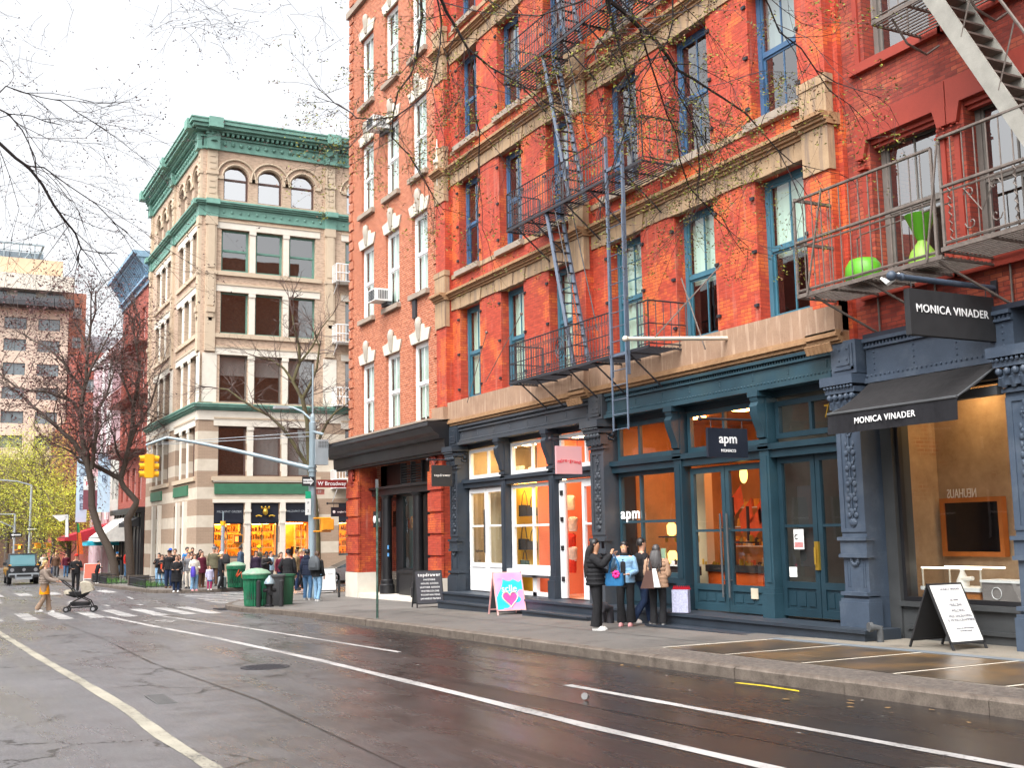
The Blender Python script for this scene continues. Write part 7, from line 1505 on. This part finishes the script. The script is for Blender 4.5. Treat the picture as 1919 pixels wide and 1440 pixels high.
# crowd on the far corner: x,y from the picture, all on the far pavement
NB=m_shb
CR=[('woman in a dark jacket and pale blue jeans at the left end of the crowd',-62.4,11.35,60,1.66,C_blk,C_denl,HB,dict(hl=.25,hem=.95,armR='phone',shoes=m_shw)),
('woman in a black quilted coat and wide jeans, second from left in the crowd',-60.7,11.2,80,1.58,C_blk,C_denl,HBr,dict(hl=.1,hem=.68,puff=.6,armL='phone',armR='phone',shoes=m_shw,flare=.4)),
('bearded man in a long black coat and bright blue cap in the crowd',-59.6,11.4,100,1.88,C_blk,C_nvy,HB,dict(hat='cap',hatm=cl('cap_blue',(.02,.10,.55)),hem=.62,beard=True)),
('man in a black jacket, dark cap and blue jeans in front of the blue cap',-56.5,10.75,85,1.80,C_blk,C_dend,HBr,dict(hat='cap',hatm=C_blk,shoes=m_shbr,wide=1.1)),
('auburn haired woman in a long black puffer coat at the front of the crowd',-50.6,9.95,60,1.57,C_blk,C_dend,HBr,dict(hl=.2,hem=.50,puff=.8,armL='hold',armR='hold',shoes=m_shw)),
('tall dark haired man in a blue and white jacket at the back of the crowd',-60.9,12.5,95,1.94,C_blue,C_gry,HB,dict(beard=True,armR='phone')),
('woman in a dark scarf and black coat at the back of the crowd',-60.5,13.1,95,1.80,C_blk,C_blk,HB,dict(hl=.15,scarf=C_blk)),
('person in a grey hooded top and pale trousers pointing in the crowd',-54.6,11.3,70,1.68,C_gry,C_cre,HBr,dict(armR='raise')),
('woman in a maroon coat and brown trousers behind the white jacket',-55.3,12.05,90,1.72,C_mar,C_brn,HBr,dict(hl=.2,hem=.7,shoes=m_shbr)),
('woman in a white jacket and pale wide jeans carrying a purple bundle',-51.5,10.9,75,1.60,C_cre,C_denl,HBr,dict(hl=.28,hem=.78,armL='hold',armR='hold',shoes=m_shp,flare=.4,scarf=C_cre)),
('small child in a lilac puffer coat, blue skirt and pink leggings',-51.6,11.6,80,1.10,C_lil,cl('leggings_pink',(.45,.04,.14)),HBr,dict(hl=.15,hem=.72,puff=.6,skirt=C_blue,shoes=m_shw)),
('man in an olive puffer jacket and grey bobble hat standing over the child',-56.9,13.0,85,1.92,C_oli,C_brn,HB,dict(hat='pompom',hatm=C_gry,puff=.7,wide=1.15,hem=.8)),
('man in a grey suit jacket and white shirt at the back right of the crowd',-61.5,14.2,85,1.90,C_gry,C_dend,HBr,dict(open_=C_cre,armR='pocket',armL='pocket')),
('woman in a camel coat and black boots walking right behind the crowd',-59.8,14.0,190,1.78,C_camel,C_blk,HBr,dict(hl=.2,hem=.85,step=.9,armL='hold')),
('woman in a white knit hat and black outfit with a backpack by the short pole',-52.6,12.35,150,1.66,C_blk,C_blk,HBl,dict(hat='beanie',hatm=C_cre,hl=.05,step=.4)),
('man in a blue grey quilted jacket walking past the lit shop window',-62.8,15.8,175,1.95,cl('slate_puffer',(.06,.09,.14)),C_gry,HB,dict(puff=.6,step=.9,skin=m_skind)),
('woman in an olive parka and yellow beanie walking past the lit shop',-62.0,16.6,175,1.93,C_oli,C_oli,HB,dict(hat='beanie',hatm=cl('beanie_yellow',(.75,.62,.01)),hem=.7,step=.6,skin=m_skin2)),
('woman in a dark cardigan right of the far green bin',-53.9,14.3,80,1.68,cl('plum',(.04,.025,.05)),C_blk,HB,dict(hl=.1)),
('young person in a pale blue top bending behind the dark haired man',-50.4,14.0,120,1.66,C_sky,C_gry,HBr,dict(lean=.6)),
('man in a dark sweater looking down right of the green bins',-48.2,13.2,130,1.66,cl('charcoal',(.03,.028,.03)),C_dend,HB,dict(skin=m_skind,lean=.8,armL='phone',armR='phone')),
('woman in a plum coat behind the grey bins',-47.6,13.7,100,1.62,C_mar,C_dend,HBr,dict(hl=.1)),
('person in a tan parka with a fur hood facing away near the long black coat',-47.0,14.2,185,1.72,cl('parka_tan',(.24,.17,.09)),C_dend,HBr,dict(hood=C_camel)),
('man in a long black overcoat and dark cap with his back turned',-37.99,11.19,228,1.76,C_blk,C_brn,HB,dict(hat='cap',hatm=C_blk,hem=.52,armL='pocket')),
('woman in a cream quilted coat and grey beanie behind the black overcoat',-50.2,15.5,95,1.72,C_cre,C_blk,HBr,dict(hat='beanie',hatm=C_gry,puff=.8,hem=.65)),
('man in a navy hooded jacket and blue jeans, left of the grey backpack',-38.25,11.95,232,1.74,C_nvy,C_den,HB,dict(hood=C_nvy,puff=.3,shoes=m_shw)),
('man in black jacket with a pale hood and pale blue jeans wearing the grey backpack',-37.15,11.95,222,1.66,C_blk,C_denl,HBr,dict(hood=C_gry,step=.3,shoes=m_shw)),
('woman in the doorway of the lit corner shop holding papers',-66.9,20.1,85,1.75,C_blk,C_blk,HB,dict(armL='hold',z=-.3)),
('woman in a beige coat in the middle of the crowd',-57.8,12.0,85,1.78,C_bei,C_gry,HBl,dict(hl=.2)),
('man in a dark green jacket behind the long black coat',-61.5,12.0,95,1.86,cl('dark_green',(.03,.05,.03)),C_dend,HBr,dict()),
('woman in a black coat with a pale scarf beside the maroon coat',-56.0,11.7,60,1.70,C_blk,C_gry,HB,dict(hl=.2,scarf=C_cre,armR='phone')),
('short woman in a grey parka between the dark cap and the auburn hair',-53.4,10.6,70,1.60,C_gry,C_blk,HBr,dict(hl=.2,hem=.75)),
('man in a brown jacket looking up at the back of the crowd',-62.9,13.2,95,1.90,C_brn,C_dend,HBr,dict(beard=True)),
('person in a dark red coat passing behind the grey bins',-49.0,15.0,170,1.72,C_mar,C_blk,HBl,dict(step=.5)),
('person in a yellow scarf taking a picture between the bare trunks',-82.5,12.2,85,1.72,C_blk,C_denl,HBl,dict(armL='raise',armR='raise',scarf=C_camel,hat='beanie',hatm=C_blue)),
('man in a red jacket, black vest and blue jeans between the bare trunks',-83.4,12.95,120,1.88,C_red,C_den,HBr,dict(hat='cap',hatm=C_blk)),
('person crouching over with a camera by the first tree pit',-69.0,9.1,160,1.30,C_blk,C_blk,HB,dict(lean=1.5,armL='phone',armR='phone',shoes=m_shw)),
('person in a red and blue jacket by the far kerb left of the leaning tree',-88,9.5,100,1.72,C_mar,C_den,HBr,dict(armL='hold')),
('person with ginger hair by the kerb behind the off-road car',-86,8.6,95,1.78,C_brn,C_gry,HBl,dict(hl=.2)),
('person in a navy jacket far along the pavement left of the red awning',-99,9.7,95,1.75,C_nvy,C_dend,HB,dict()),
('person in pale clothes far along the pavement by the distant street lamp',-103,9.3,80,1.72,C_cre,C_gry,HBr,dict()),
('person in black far along the pavement at the left',-108,9.9,95,1.75,C_blk,C_blk,HB,dict()),
('person in a blue coat by the red flag',-93,9.4,95,1.7,C_blue,C_blk,HBr,dict(hl=.1))]
for lb,x,y,r,h,tp,lg,hr,kw in CR: person(lb,x,y,R(r+rnd.uniform(-28,28)),h,top=tp,legs=lg,hair=hr,**kw)
def pack(x,y,z,rz,m,label,w=.16):
    t=thing('backpack',label,'backpack',(x,y,z),rz); q=MB(); q.rings([(0,w,.07),(.1,w*1.1,.10),(.34,w,.09),(.46,w*.5,.05)],14,sq=3); q.build('bag',m,t,True,smooth=50); q=MB(); q.box(-w*.6,-.12,.08,w*.6,-.09,.24); q.build('pocket',m,t,True)
pack(-37.02,11.80,.62-.0,R(42),mat('pack_grey',(.07,.08,.09),.6),'grey drawstring backpack on the man with the pale hood',.2)
pack(-52.3,12.5,.55,R(60),m_blackm,'small black backpack on the woman in the white knit hat')
q=MB(); q.rings([(.0,.14,.1),(.2,.18,.12),(.45,.10,.08)],12); q.v=[(a-51.25,b+10.8,c+.05) for a,b,c in q.v]; tag(q.build('carried_bundle',mat('bundle_purple',(.08,.05,.42),.6),None,smooth=60),'purple bundle carried by the woman in the white jacket','bag')
q=MB(); q.rings([(.0,.12,.05),(.25,.11,.05)],8,sq=5); q.v=[(a-60.2,b+11.1,c+.20) for a,b,c in q.v]; tag(q.build('carried_bag',mat('bag_orange_red',(.75,.06,.01),.6),None),'orange red pouch carried at the left of the crowd','bag')
# ================================================================ trees
BR={"near":[[[[-6.35,4.16,5.65],[-6.47,4.23,5.56],[-6.53,4.39,5.54],[-6.59,4.58,5.47],[-6.64,4.75,5.43],[-6.71,4.92,5.35],[-6.79,5.04,5.31],[-6.84,5.23,5.29],[-6.89,5.41,5.26],[-6.93,5.63,5.21],[-6.96,5.86,5.14],[-7.02,6.03,5.07],[-7.06,6.27,4.92]],0.0198],[[[-6.68,4.96,5.25],[-6.77,5.01,5.16],[-6.84,5.11,5.11],[-6.9,5.25,5.01],[-6.98,5.37,4.84]],0.0081],[[[-6.35,4.16,5.65],[-6.43,4.21,5.53],[-6.49,4.26,5.48],[-6.56,4.33,5.4],[-6.61,4.43,5.24],[-6.67,4.52,5.1],[-6.74,4.58,5.01],[-6.82,4.62,4.86],[-6.93,4.62,4.71]],0.0124],[[[-6.53,4.54,5.43],[-6.66,4.69,5.31],[-6.79,4.86,5.17],[-6.92,5.04,4.98],[-7.04,5.21,4.9],[-7.18,5.34,4.74],[-7.31,5.52,4.57],[-7.41,5.74,4.49]],0.0087],[[[-7.8,3.44,6.12],[-7.83,3.53,6.01],[-7.87,3.59,5.94],[-7.9,3.69,5.84],[-7.92,3.8,5.69],[-7.94,3.9,5.65],[-7.95,4.03,5.58],[-7.95,4.15,5.54],[-7.94,4.33,5.47],[-7.92,4.5,5.36]],0.0161],[[[-7.9,3.79,5.68],[-7.96,3.87,5.52],[-8.04,3.91,5.34],[-8.1,3.95,5.18],[-8.15,4.01,5.09],[-8.23,4.04,4.93]],0.0081],[[[-8.28,3.54,6.36],[-8.36,3.58,6.09],[-8.44,3.59,5.95],[-8.52,3.6,5.83],[-8.61,3.58,5.69],[-8.73,3.51,5.57],[-8.82,3.5,5.39],[-8.9,3.52,5.22],[-8.93,3.6,5.17],[-8.95,3.7,5.1]],0.0136],[[[-7.97,3.51,6.21],[-8.02,3.58,6.1],[-8.08,3.64,5.98],[-8.16,3.66,5.8],[-8.27,3.66,5.57],[-8.36,3.64,5.47],[-8.47,3.57,5.39],[-8.62,3.45,5.3],[-8.77,3.3,5.3],[-8.89,3.19,5.34],[-8.96,3.16,5.41]],0.0087],[[[-5.87,5.1,5.59],[-5.94,5.26,5.5],[-6.02,5.42,5.36],[-6.05,5.65,5.29],[-6.11,5.84,5.18]],0.0074],[[[-6.15,4.57,5.6],[-6.23,4.62,5.37],[-6.32,4.63,5.25],[-6.41,4.61,5.2]],0.0074],[[[-6.6,4.32,5.71],[-6.86,4.2,5.7],[-7.15,4.04,5.69],[-7.39,3.94,5.79],[-7.63,3.78,6.02]],0.0087]],"left":[[[[-10.7,0.21,5.69],[-10.63,0.46,5.74],[-10.66,0.51,5.82],[-10.67,0.63,5.79],[-10.65,0.81,5.76],[-10.64,0.97,5.75],[-10.65,1.11,5.67],[-10.66,1.24,5.61],[-10.67,1.38,5.54]],0.0076],[[[-10.7,0.21,5.64],[-10.63,0.47,5.58],[-10.65,0.54,5.56],[-10.67,0.66,5.43],[-10.71,0.72,5.33],[-10.75,0.78,5.22],[-10.81,0.8,5.1]],0.0092],[[[-10.65,0.54,5.56],[-10.7,0.73,5.59],[-10.79,0.85,5.59],[-10.86,1.01,5.6]],0.005],[[[-10.72,0.22,5.5],[-10.69,0.48,5.29],[-10.72,0.62,5.18],[-10.75,0.73,5.12],[-10.79,0.85,4.99],[-10.84,0.96,4.82],[-10.89,1.04,4.73],[-10.95,1.1,4.68],[-11.01,1.14,4.66],[-11.07,1.18,4.63],[-11.15,1.22,4.57],[-11.22,1.25,4.53],[-11.31,1.24,4.49],[-11.39,1.25,4.43],[-11.46,1.29,4.39]],0.016],[[[-11.44,1.27,4.58],[-11.5,1.37,4.58],[-11.56,1.48,4.59],[-11.59,1.63,4.61]],0.005],[[[-10.84,0.74,5.16],[-10.92,0.87,5.19],[-10.99,1.09,5.07],[-11.03,1.35,4.93],[-11.11,1.54,4.78],[-11.21,1.67,4.73]],0.0076]],"t1":[[[[-75.59,11.1,-0.87],[-75.49,10.99,0.17],[-75.53,10.62,1.24],[-75.67,9.99,2.49],[-75.69,9.57,3.87],[-75.52,9.51,5.17],[-75.49,9.22,6.48],[-75.4,9.08,7.52],[-75.47,9.14,6.85],[-75.43,8.81,8.29],[-75.2,8.72,10.13],[-75.02,8.8,11.13],[-74.84,8.91,11.92],[-74.75,8.88,12.63],[-74.53,8.94,13.86],[-74.3,9.0,15.19]],0.27],[[[-75.02,8.8,11.13],[-75.31,7.94,12.18],[-75.37,7.65,12.78],[-75.63,6.96,13.47],[-75.89,6.31,14.01],[-76.14,5.76,14.26],[-76.47,4.99,14.77]],0.12],[[[-75.32,8.66,9.53],[-75.35,8.35,10.43],[-76.0,6.92,11.1],[-76.48,5.99,11.18],[-76.73,5.44,11.39],[-76.99,4.75,12.07],[-77.11,4.37,12.62],[-77.25,4.03,12.92]],0.12],[[[-75.49,9.22,6.48],[-75.62,8.55,7.89],[-75.82,7.99,8.57],[-76.1,7.2,9.49],[-76.36,6.48,10.27],[-76.57,5.84,11.08],[-76.73,5.44,11.46]],0.17],[[[-75.4,9.47,6.17],[-74.84,9.69,9.14],[-74.76,9.66,9.81],[-74.36,10.16,10.7],[-74.07,10.44,11.66],[-73.83,10.68,12.49]],0.13],[[[-75.02,8.8,11.13],[-74.64,9.12,12.52],[-74.28,9.53,13.51],[-73.92,9.93,14.51]],0.1],[[[-74.53,8.94,13.86],[-74.66,8.42,14.87],[-74.73,8.09,15.55]],0.07]],"t2":[[[[-76.79,12.23,-0.94],[-76.68,12.15,0.11],[-76.52,11.99,1.72],[-76.39,11.87,3.05],[-76.06,12.26,3.86],[-75.98,12.33,4.17],[-76.11,11.95,4.62],[-76.24,11.59,5.04],[-76.29,11.32,5.62],[-76.03,11.56,6.54],[-75.79,11.72,7.59],[-75.51,11.87,8.95],[-75.3,11.87,10.32],[-75.05,12.07,11.34],[-74.81,12.13,12.7],[-74.75,11.86,14.07]],0.28],[[[-76.22,11.48,5.52],[-76.74,10.29,6.22],[-77.03,9.67,6.51],[-77.45,8.8,6.73],[-77.59,8.35,7.35],[-77.89,7.69,7.67]],0.17],[[[-75.79,11.72,7.59],[-75.32,12.24,8.95],[-74.67,13.09,10.29],[-74.26,13.49,11.65],[-73.92,13.84,12.67]],0.11],[[[-75.3,11.87,10.32],[-75.42,11.26,11.7],[-75.36,10.99,13.06],[-75.11,11.08,14.43]],0.09],[[[-76.02,11.59,6.54],[-76.25,10.94,7.27],[-76.28,10.59,8.3],[-76.39,10.09,9.33]],0.09]],"t3":[[[[-44.16,14.23,-0.47],[-43.9,14.12,1.64],[-43.77,13.96,3.13],[-43.71,13.71,4.4],[-43.51,13.55,6.28],[-43.49,13.34,7.19],[-43.58,12.97,7.9],[-43.37,13.16,8.61],[-43.29,13.13,9.25],[-43.29,12.93,9.91],[-43.25,12.83,10.54]],0.135],[[[-43.71,13.71,4.4],[-43.87,13.07,5.51],[-43.97,12.75,6.04],[-44.14,12.27,6.56],[-44.38,11.73,6.89],[-44.59,11.2,7.3],[-44.73,10.84,7.62],[-44.88,10.54,7.67]],0.09],[[[-43.49,13.34,7.19],[-43.23,13.65,7.78],[-43.01,13.91,8.41],[-42.82,14.02,9.25],[-42.82,13.84,9.89]],0.08],[[[-43.55,13.88,4.82],[-43.38,13.97,5.68],[-43.2,14.14,6.27],[-43.04,14.35,6.65],[-42.71,14.83,7.1]],0.08],[[[-43.58,12.97,7.9],[-43.7,12.58,8.43],[-43.9,12.1,8.76],[-44.14,11.62,8.88]],0.06],[[[-43.37,13.16,8.61],[-43.05,13.58,9.26],[-42.81,13.84,9.99],[-42.54,14.19,10.52]],0.05]]}
def leafpatch(mb,p,n,spread,size,mi=0,nm=1,flat=1.0):
    for i in range(n):
        c=Vector((p[0]+rnd.gauss(0,spread),p[1]+rnd.gauss(0,spread),p[2]+rnd.gauss(0,spread*flat))); a=Vector((rnd.uniform(-1,1),rnd.uniform(-1,1),rnd.uniform(-.6,.6))).normalized(); b=a.cross(Vector((rnd.uniform(-1,1),rnd.uniform(-1,1),rnd.uniform(-1,1)))).normalized(); s=size*rnd.uniform(.6,1.3)
        mb.add([c-a*s,c-b*s*.4,c+a*s,c+b*s*.4],[(0,1,2,3)],mi+rnd.randrange(nm))
def twigs(mb,lf,p,d,l,r,depth,droop=0,leaf=None,spread=.55,kids=3,n=3):
    pts=[p]; rad=[r]; q=p.copy(); dd=d.copy(); k=3 if depth else 2
    for i in range(k):
        dd=(dd+Vector((rnd.gauss(0,.17),rnd.gauss(0,.17),rnd.gauss(0,.17)-droop*.1))).normalized(); q=q+dd*(l/k); pts.append(q.copy()); rad.append(r*(1-.55*(i+1)/k))
    mb.tube(pts,rad,n,cap=False)
    if depth:
        for i in range(kids):
            f=rnd.uniform(.25,1.0); j=min(k-1,int(f*k)); bp=pts[j].lerp(pts[j+1],f*k-j if f*k-j<1 else 1)
            nd=(dd+Vector((rnd.gauss(0,spread),rnd.gauss(0,spread),rnd.gauss(0,spread*.8)))).normalized()
            twigs(mb,lf,bp,nd,l*rnd.uniform(.5,.8),r*.52,depth-1,droop,leaf,spread,kids,3)
    elif leaf: 
        leafpatch(lf,pts[-1],leaf[0],leaf[1],leaf[2],0,leaf[3])
        if leaf[0]>3: leafpatch(lf,pts[len(pts)//2],leaf[0]//2,leaf[1],leaf[2],0,leaf[3])
def bare(name,label,key,base,m,tm,dens,leaf,lm,seg,tl,tdepth,group=None,y_sp=.9,droop=0,kids=3,extra=None,tr=.5,upb=.25,skip=0):
    paths=BR[key]; t=thing('tree',label,'tree',base,0,group); q=MB(); tw=MB(); lf=MB()
    for pi_,(P,r) in enumerate(paths):
        P=[Vector(a) for a in P]; n=len(P); off=rnd.uniform(-y_sp,y_sp) if pi_ and y_sp else 0
        if y_sp and pi_: P=[a+Vector((.46,.89,0))*off*(i/n) for i,a in enumerate(P)]
        rad=[max(.006,r*(1-.72*i/(n-1))) for i in range(n)]; q.tube(P,rad,8 if r>.05 else 5)
        L_=0
        for i in range(n-1):
            if pi_==0 and i<skip: continue
            a,b=P[i],P[i+1]; cnt=max(1,int((b-a).length/seg*rnd.uniform(.7,1.4)))
            for c in range(cnt):
                f=rnd.random(); p=a.lerp(b,f); d=(b-a).normalized(); nd=(d*.6+Vector((rnd.gauss(0,.7),rnd.gauss(0,.7),rnd.gauss(0,.55)+upb))).normalized()
                twigs(tw,lf,p,nd,tl*rnd.uniform(.5,1.2)*(1 if i<n-2 else .8),max(.004,rad[i]*tr if rad[i]*tr<tl*.02 else tl*.02),tdepth,droop,leaf,.55,kids)
        for c in range(2): twigs(tw,lf,P[-1],(P[-1]-P[-2]).normalized(),tl*.9,rad[-1],tdepth,droop,leaf,.5,kids)
    if extra: extra(q)
    q.build('trunk',m,t,smooth=50); tw.build('twigs',tm,t)
    if lf.f: lf.build('crown' if len(lf.f)>1500 else 'seed_pods',lm,t)
    return t
m_pod=mat('seed_pod',(.10,.035,.035),.7,.3,9,0); m_bud=mat('bud_pinkish',(.20,.10,.09),.8,.3,9,0)
m_lfa=mat('leaf_olive',(.10,.11,.018),.7,.3,9,0); m_lfb=mat('leaf_yellow_green',(.22,.22,.02),.7,.3,9,0); m_lfc=mat('leaf_rust',(.16,.07,.03),.7,.3,9,0)
m_lfd=mat('leaf_dark_bud',(.075,.04,.04),.8,.3,9,0)
bare('tree','bare leaning tree hung with dark seed pods, left one of the pair','t1',(-75.6,11.1,sz(-75)),m_bark,m_twig,1,(3,.22,.10,1),m_pod,.38,2.5,3,'bare street trees',1.2,kids=3,skip=6)
bare('tree','bare forked tree with a thick upright trunk, right one of the pair','t2',(-76.8,12.2,sz(-76)),m_bark,m_twig,1,(1,.2,.05,1),m_bud,.36,2.4,3,'bare street trees',1.0,kids=3,skip=7)
bare('tree','slender bare tree with a mossy yellow green trunk behind the corner signal pole','t3',(-44.1,14.3,sz(-44)),stone('bark_mossy',(.075,.06,.045),(.15,.135,.05),.9,5),m_twig,1,None,m_bud,.30,1.25,3,'bare street trees',.5,kids=3,skip=3)
def trunkx(q):
    b=(-2.0,-2.2,0); q.tube([b,(-2.05,-2.1,2),(-2.2,-1.9,4.0)],[.24,.19,.17],10)
    for e,r in (((-6.35,4.16,5.65),.04),((-7.8,3.44,6.12),.034)): q.tube([(-2.2,-1.9,3.9),((-2.2+e[0])/2,(-1.9+e[1])/2,5.7),e],[.12,.07,r],8)
    q.tube([(-2.2,-1.9,3.9),(-6,-1.2,5.9),(-10.7,.21,5.69)],[.13,.08,.04],8)
BR['over']=BR['near']+BR['left']
o_near=BR['near']; BR['ov']=o_near
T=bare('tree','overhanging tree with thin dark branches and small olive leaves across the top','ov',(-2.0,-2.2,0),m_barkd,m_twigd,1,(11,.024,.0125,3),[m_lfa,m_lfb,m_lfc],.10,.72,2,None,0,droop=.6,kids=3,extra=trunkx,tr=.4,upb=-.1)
def sub(paths,leaf,lm,seg,tl,names):
    q=MB(); tw=MB(); lf=MB()
    for P,r in paths:
        P=[Vector(a) for a in P]; n=len(P); rad=[max(.005,r*(1-.7*i/(n-1))) for i in range(n)]; q.tube(P,rad,6)
        for i in range(n-1):
            a,b=P[i],P[i+1]
            for c in range(max(1,int((b-a).length/seg))):
                p=a.lerp(b,rnd.random()); d=(b-a).normalized(); twigs(tw,lf,p,(d*.7+Vector((rnd.gauss(0,.5),rnd.gauss(0,.5),rnd.gauss(0,.4)))).normalized(),tl*rnd.uniform(.5,1.2),.0045,2,.3,leaf,.5,3)
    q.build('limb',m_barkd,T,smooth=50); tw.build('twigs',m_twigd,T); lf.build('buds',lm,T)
sub(BR['left'],(3,.04,.014,1),m_lfd,.26,.8,0)
# fine hanging sprays against the sky
tw=MB(); lf=MB()
for (c,n,s) in [[[-10.67, 2.09, 6.87], 16, 0.22], [[-10.61, 2.25, 6.74], 9, 0.15], [[-10.48, 2.45, 6.91], 12, 0.28], [[-10.17, 3.06, 6.82], 8, 0.25], [[-10.1, 3.25, 6.64], 3, 0.15], [[-11.41, 0.65, 6.95], 8, 0.3], [[-11.52, 0.55, 6.56], 12, 0.22], [[-11.47, 0.7, 6.41], 5, 0.2], [[-11.25, 1.25, 5.93], 8, 0.25], [[-11.1, 1.58, 5.82], 8, 0.2], [[-11.43, 0.99, 5.65], 10, 0.3], [[-11.21, 1.4, 5.64], 6, 0.3], [[-11.62, 0.73, 5.3], 16, 0.25], [[-11.32, 1.28, 5.39], 6, 0.2], [[-11.12, 1.7, 5.22], 4, 0.2], [[-11.49, 1.06, 4.95], 10, 0.25], [[-11.67, 0.85, 4.52], 6, 0.25], [[-11.51, 1.18, 4.41], 6, 0.2], [[-11.32, 1.55, 4.45], 10, 0.2], [[-11.77, 0.72, 4.31], 5, 0.2], [[-11.23, 1.57, 4.97], 5, 0.2], [[-11.12, 1.64, 5.43], 3, 0.15]]:
    c_=Vector(c)
    if n>=8 and c_[2]>6.8: tw.tube([c_,c_+Vector((.06,-.3,.25)),c_+Vector((.25,-.8,1.0)),c_+Vector((.5,-1.4,2.4))],[.0015,.0025,.004,.007],3)
    for i in range(n):
        p=Vector(c)+Vector((rnd.gauss(0,s),rnd.gauss(0,s),rnd.gauss(0,s*.45))); twigs(tw,lf,p,Vector((rnd.uniform(-.8,.8),rnd.uniform(-.8,.8),rnd.uniform(-.5,.1))).normalized(),.35,.0022,1,.5,(3,.035,.013,1),.5,3)
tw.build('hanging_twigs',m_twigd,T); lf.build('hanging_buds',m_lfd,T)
# yellow green trees down the street: trunk, limbs and a crown of small leaf clumps
m_yg=[mat('leaf_lime',(.50,.52,.03),.7,.3,4,0),mat('leaf_lime_pale',(.62,.60,.08),.7,.3,4,0),mat('leaf_lime_dark',(.28,.33,.03),.7,.3,4,0)]
def leafy(x,y,h,w,label,n=260,z0=None,mats=None,group='yellow green trees down the street'):
    zb=gz(x) if z0 is None else z0; t=thing('tree',label,'tree',(x,y,zb),0,group); q=MB(); q.tube([(x,y,zb),(x+.1,y+.1,zb+h*.25),(x,y-.2,zb+h*.6)],[.26,.2,.10],8); tw=MB(); lf=MB()
    for i in range(n//6):
        f=rnd.uniform(.22,.95); a=rnd.uniform(0,6.28); p=Vector((x,y,zb+h*f*.75)); d=Vector((cos(a),sin(a),rnd.uniform(.3,1.2))).normalized(); l=w*.5*sqrt(max(.1,1-(f-.55)**2*3))*rnd.uniform(.5,1.1)
        twigs(tw,lf,p,d,l,.05,2,-.2,(20,.34,.075,3),.55,3,4)
    q.build('trunk',m_bark,t,smooth=50); tw.build('limbs',m_twig,t); lf.build('crown',mats or m_yg,t)
for a in ((-112,9.9,14,8,'yellow green tree standing right of the distant street lamp'),(-124,9.6,17,9,'tall yellow green tree behind the distant street lamp'),(-120,4.6,15,9,'yellow green tree at the left edge behind the shorter distant pole'),(-138,8.6,15,10,'far yellow green tree closing the street, left of the tall one'),(-134,13,14,9,'far yellow green tree in front of the brown brick shops'),(-104,11.3,9,5,'small yellow green tree before the pink building')): leafy(*a)
# ================================================================ sky, sun, camera
w=D.worlds.new('World'); SC.world=w; w.use_nodes=True; nt=w.node_tree; nt.nodes.clear()
s=nt.nodes.new('ShaderNodeTexSky'); s.sky_type='NISHITA'; s.sun_disc=False; s.sun_elevation=R(52); s.sun_rotation=R(150); s.air_density=1; s.dust_density=6; s.ozone_density=1
hs=nt.nodes.new('ShaderNodeHueSaturation'); hs.inputs['Saturation'].default_value=.12; hs.inputs['Value'].default_value=1.15; nt.links.new(s.outputs[0],hs.inputs['Color'])
bg=nt.nodes.new('ShaderNodeBackground'); bg.inputs[1].default_value=.15; nt.links.new(hs.outputs[0],bg.inputs[0]); o=nt.nodes.new('ShaderNodeOutputWorld'); nt.links.new(bg.outputs[0],o.inputs[0])
sl=D.lights.new('sun','SUN'); sl.energy=.55; sl.angle=R(35); sl.color=(1,.97,.92); so=D.objects.new('sun',sl); COL.objects.link(so); 
# light comes from behind the camera, over its right shoulder
so.rotation_euler=Vector((-.22,.42,-1.0)).to_track_quat('-Z','Y').to_euler()
cd_=D.cameras.new('camera'); cam=D.objects.new('camera',cd_); COL.objects.link(cam); SC.camera=cam
yaw,pitch,roll=R(-62.32889),R(7.49912),R(-1.02958)
fwd=Vector((sin(yaw)*cos(pitch),cos(yaw)*cos(pitch),sin(pitch))); right=Vector((cos(yaw),-sin(yaw),0)); up=right.cross(fwd)
r2=right*cos(roll)+up*sin(roll); u2=-right*sin(roll)+up*cos(roll)
M=Matrix((( r2.x,u2.x,-fwd.x,0),(r2.y,u2.y,-fwd.y,0),(r2.z,u2.z,-fwd.z,1.76),(0,0,0,1))); cam.matrix_world=M
cd_.sensor_fit='HORIZONTAL'; cd_.sensor_width=36; cd_.lens=2111.106/1919*36; cd_.clip_end=4000; cd_.clip_start=.05
SC.view_settings.view_transform='Standard'; SC.view_settings.look='None'; SC.view_settings.exposure=1.28; SC.view_settings.gamma=1
SC.render.engine='CYCLES'; SC.cycles.max_bounces=8; SC.cycles.transparent_max_bounces=24; SC.cycles.diffuse_bounces=3; SC.cycles.glossy_bounces=4
SC.cycles.sample_clamp_indirect=6; SC.cycles.caustics_reflective=False; SC.cycles.caustics_refractive=False
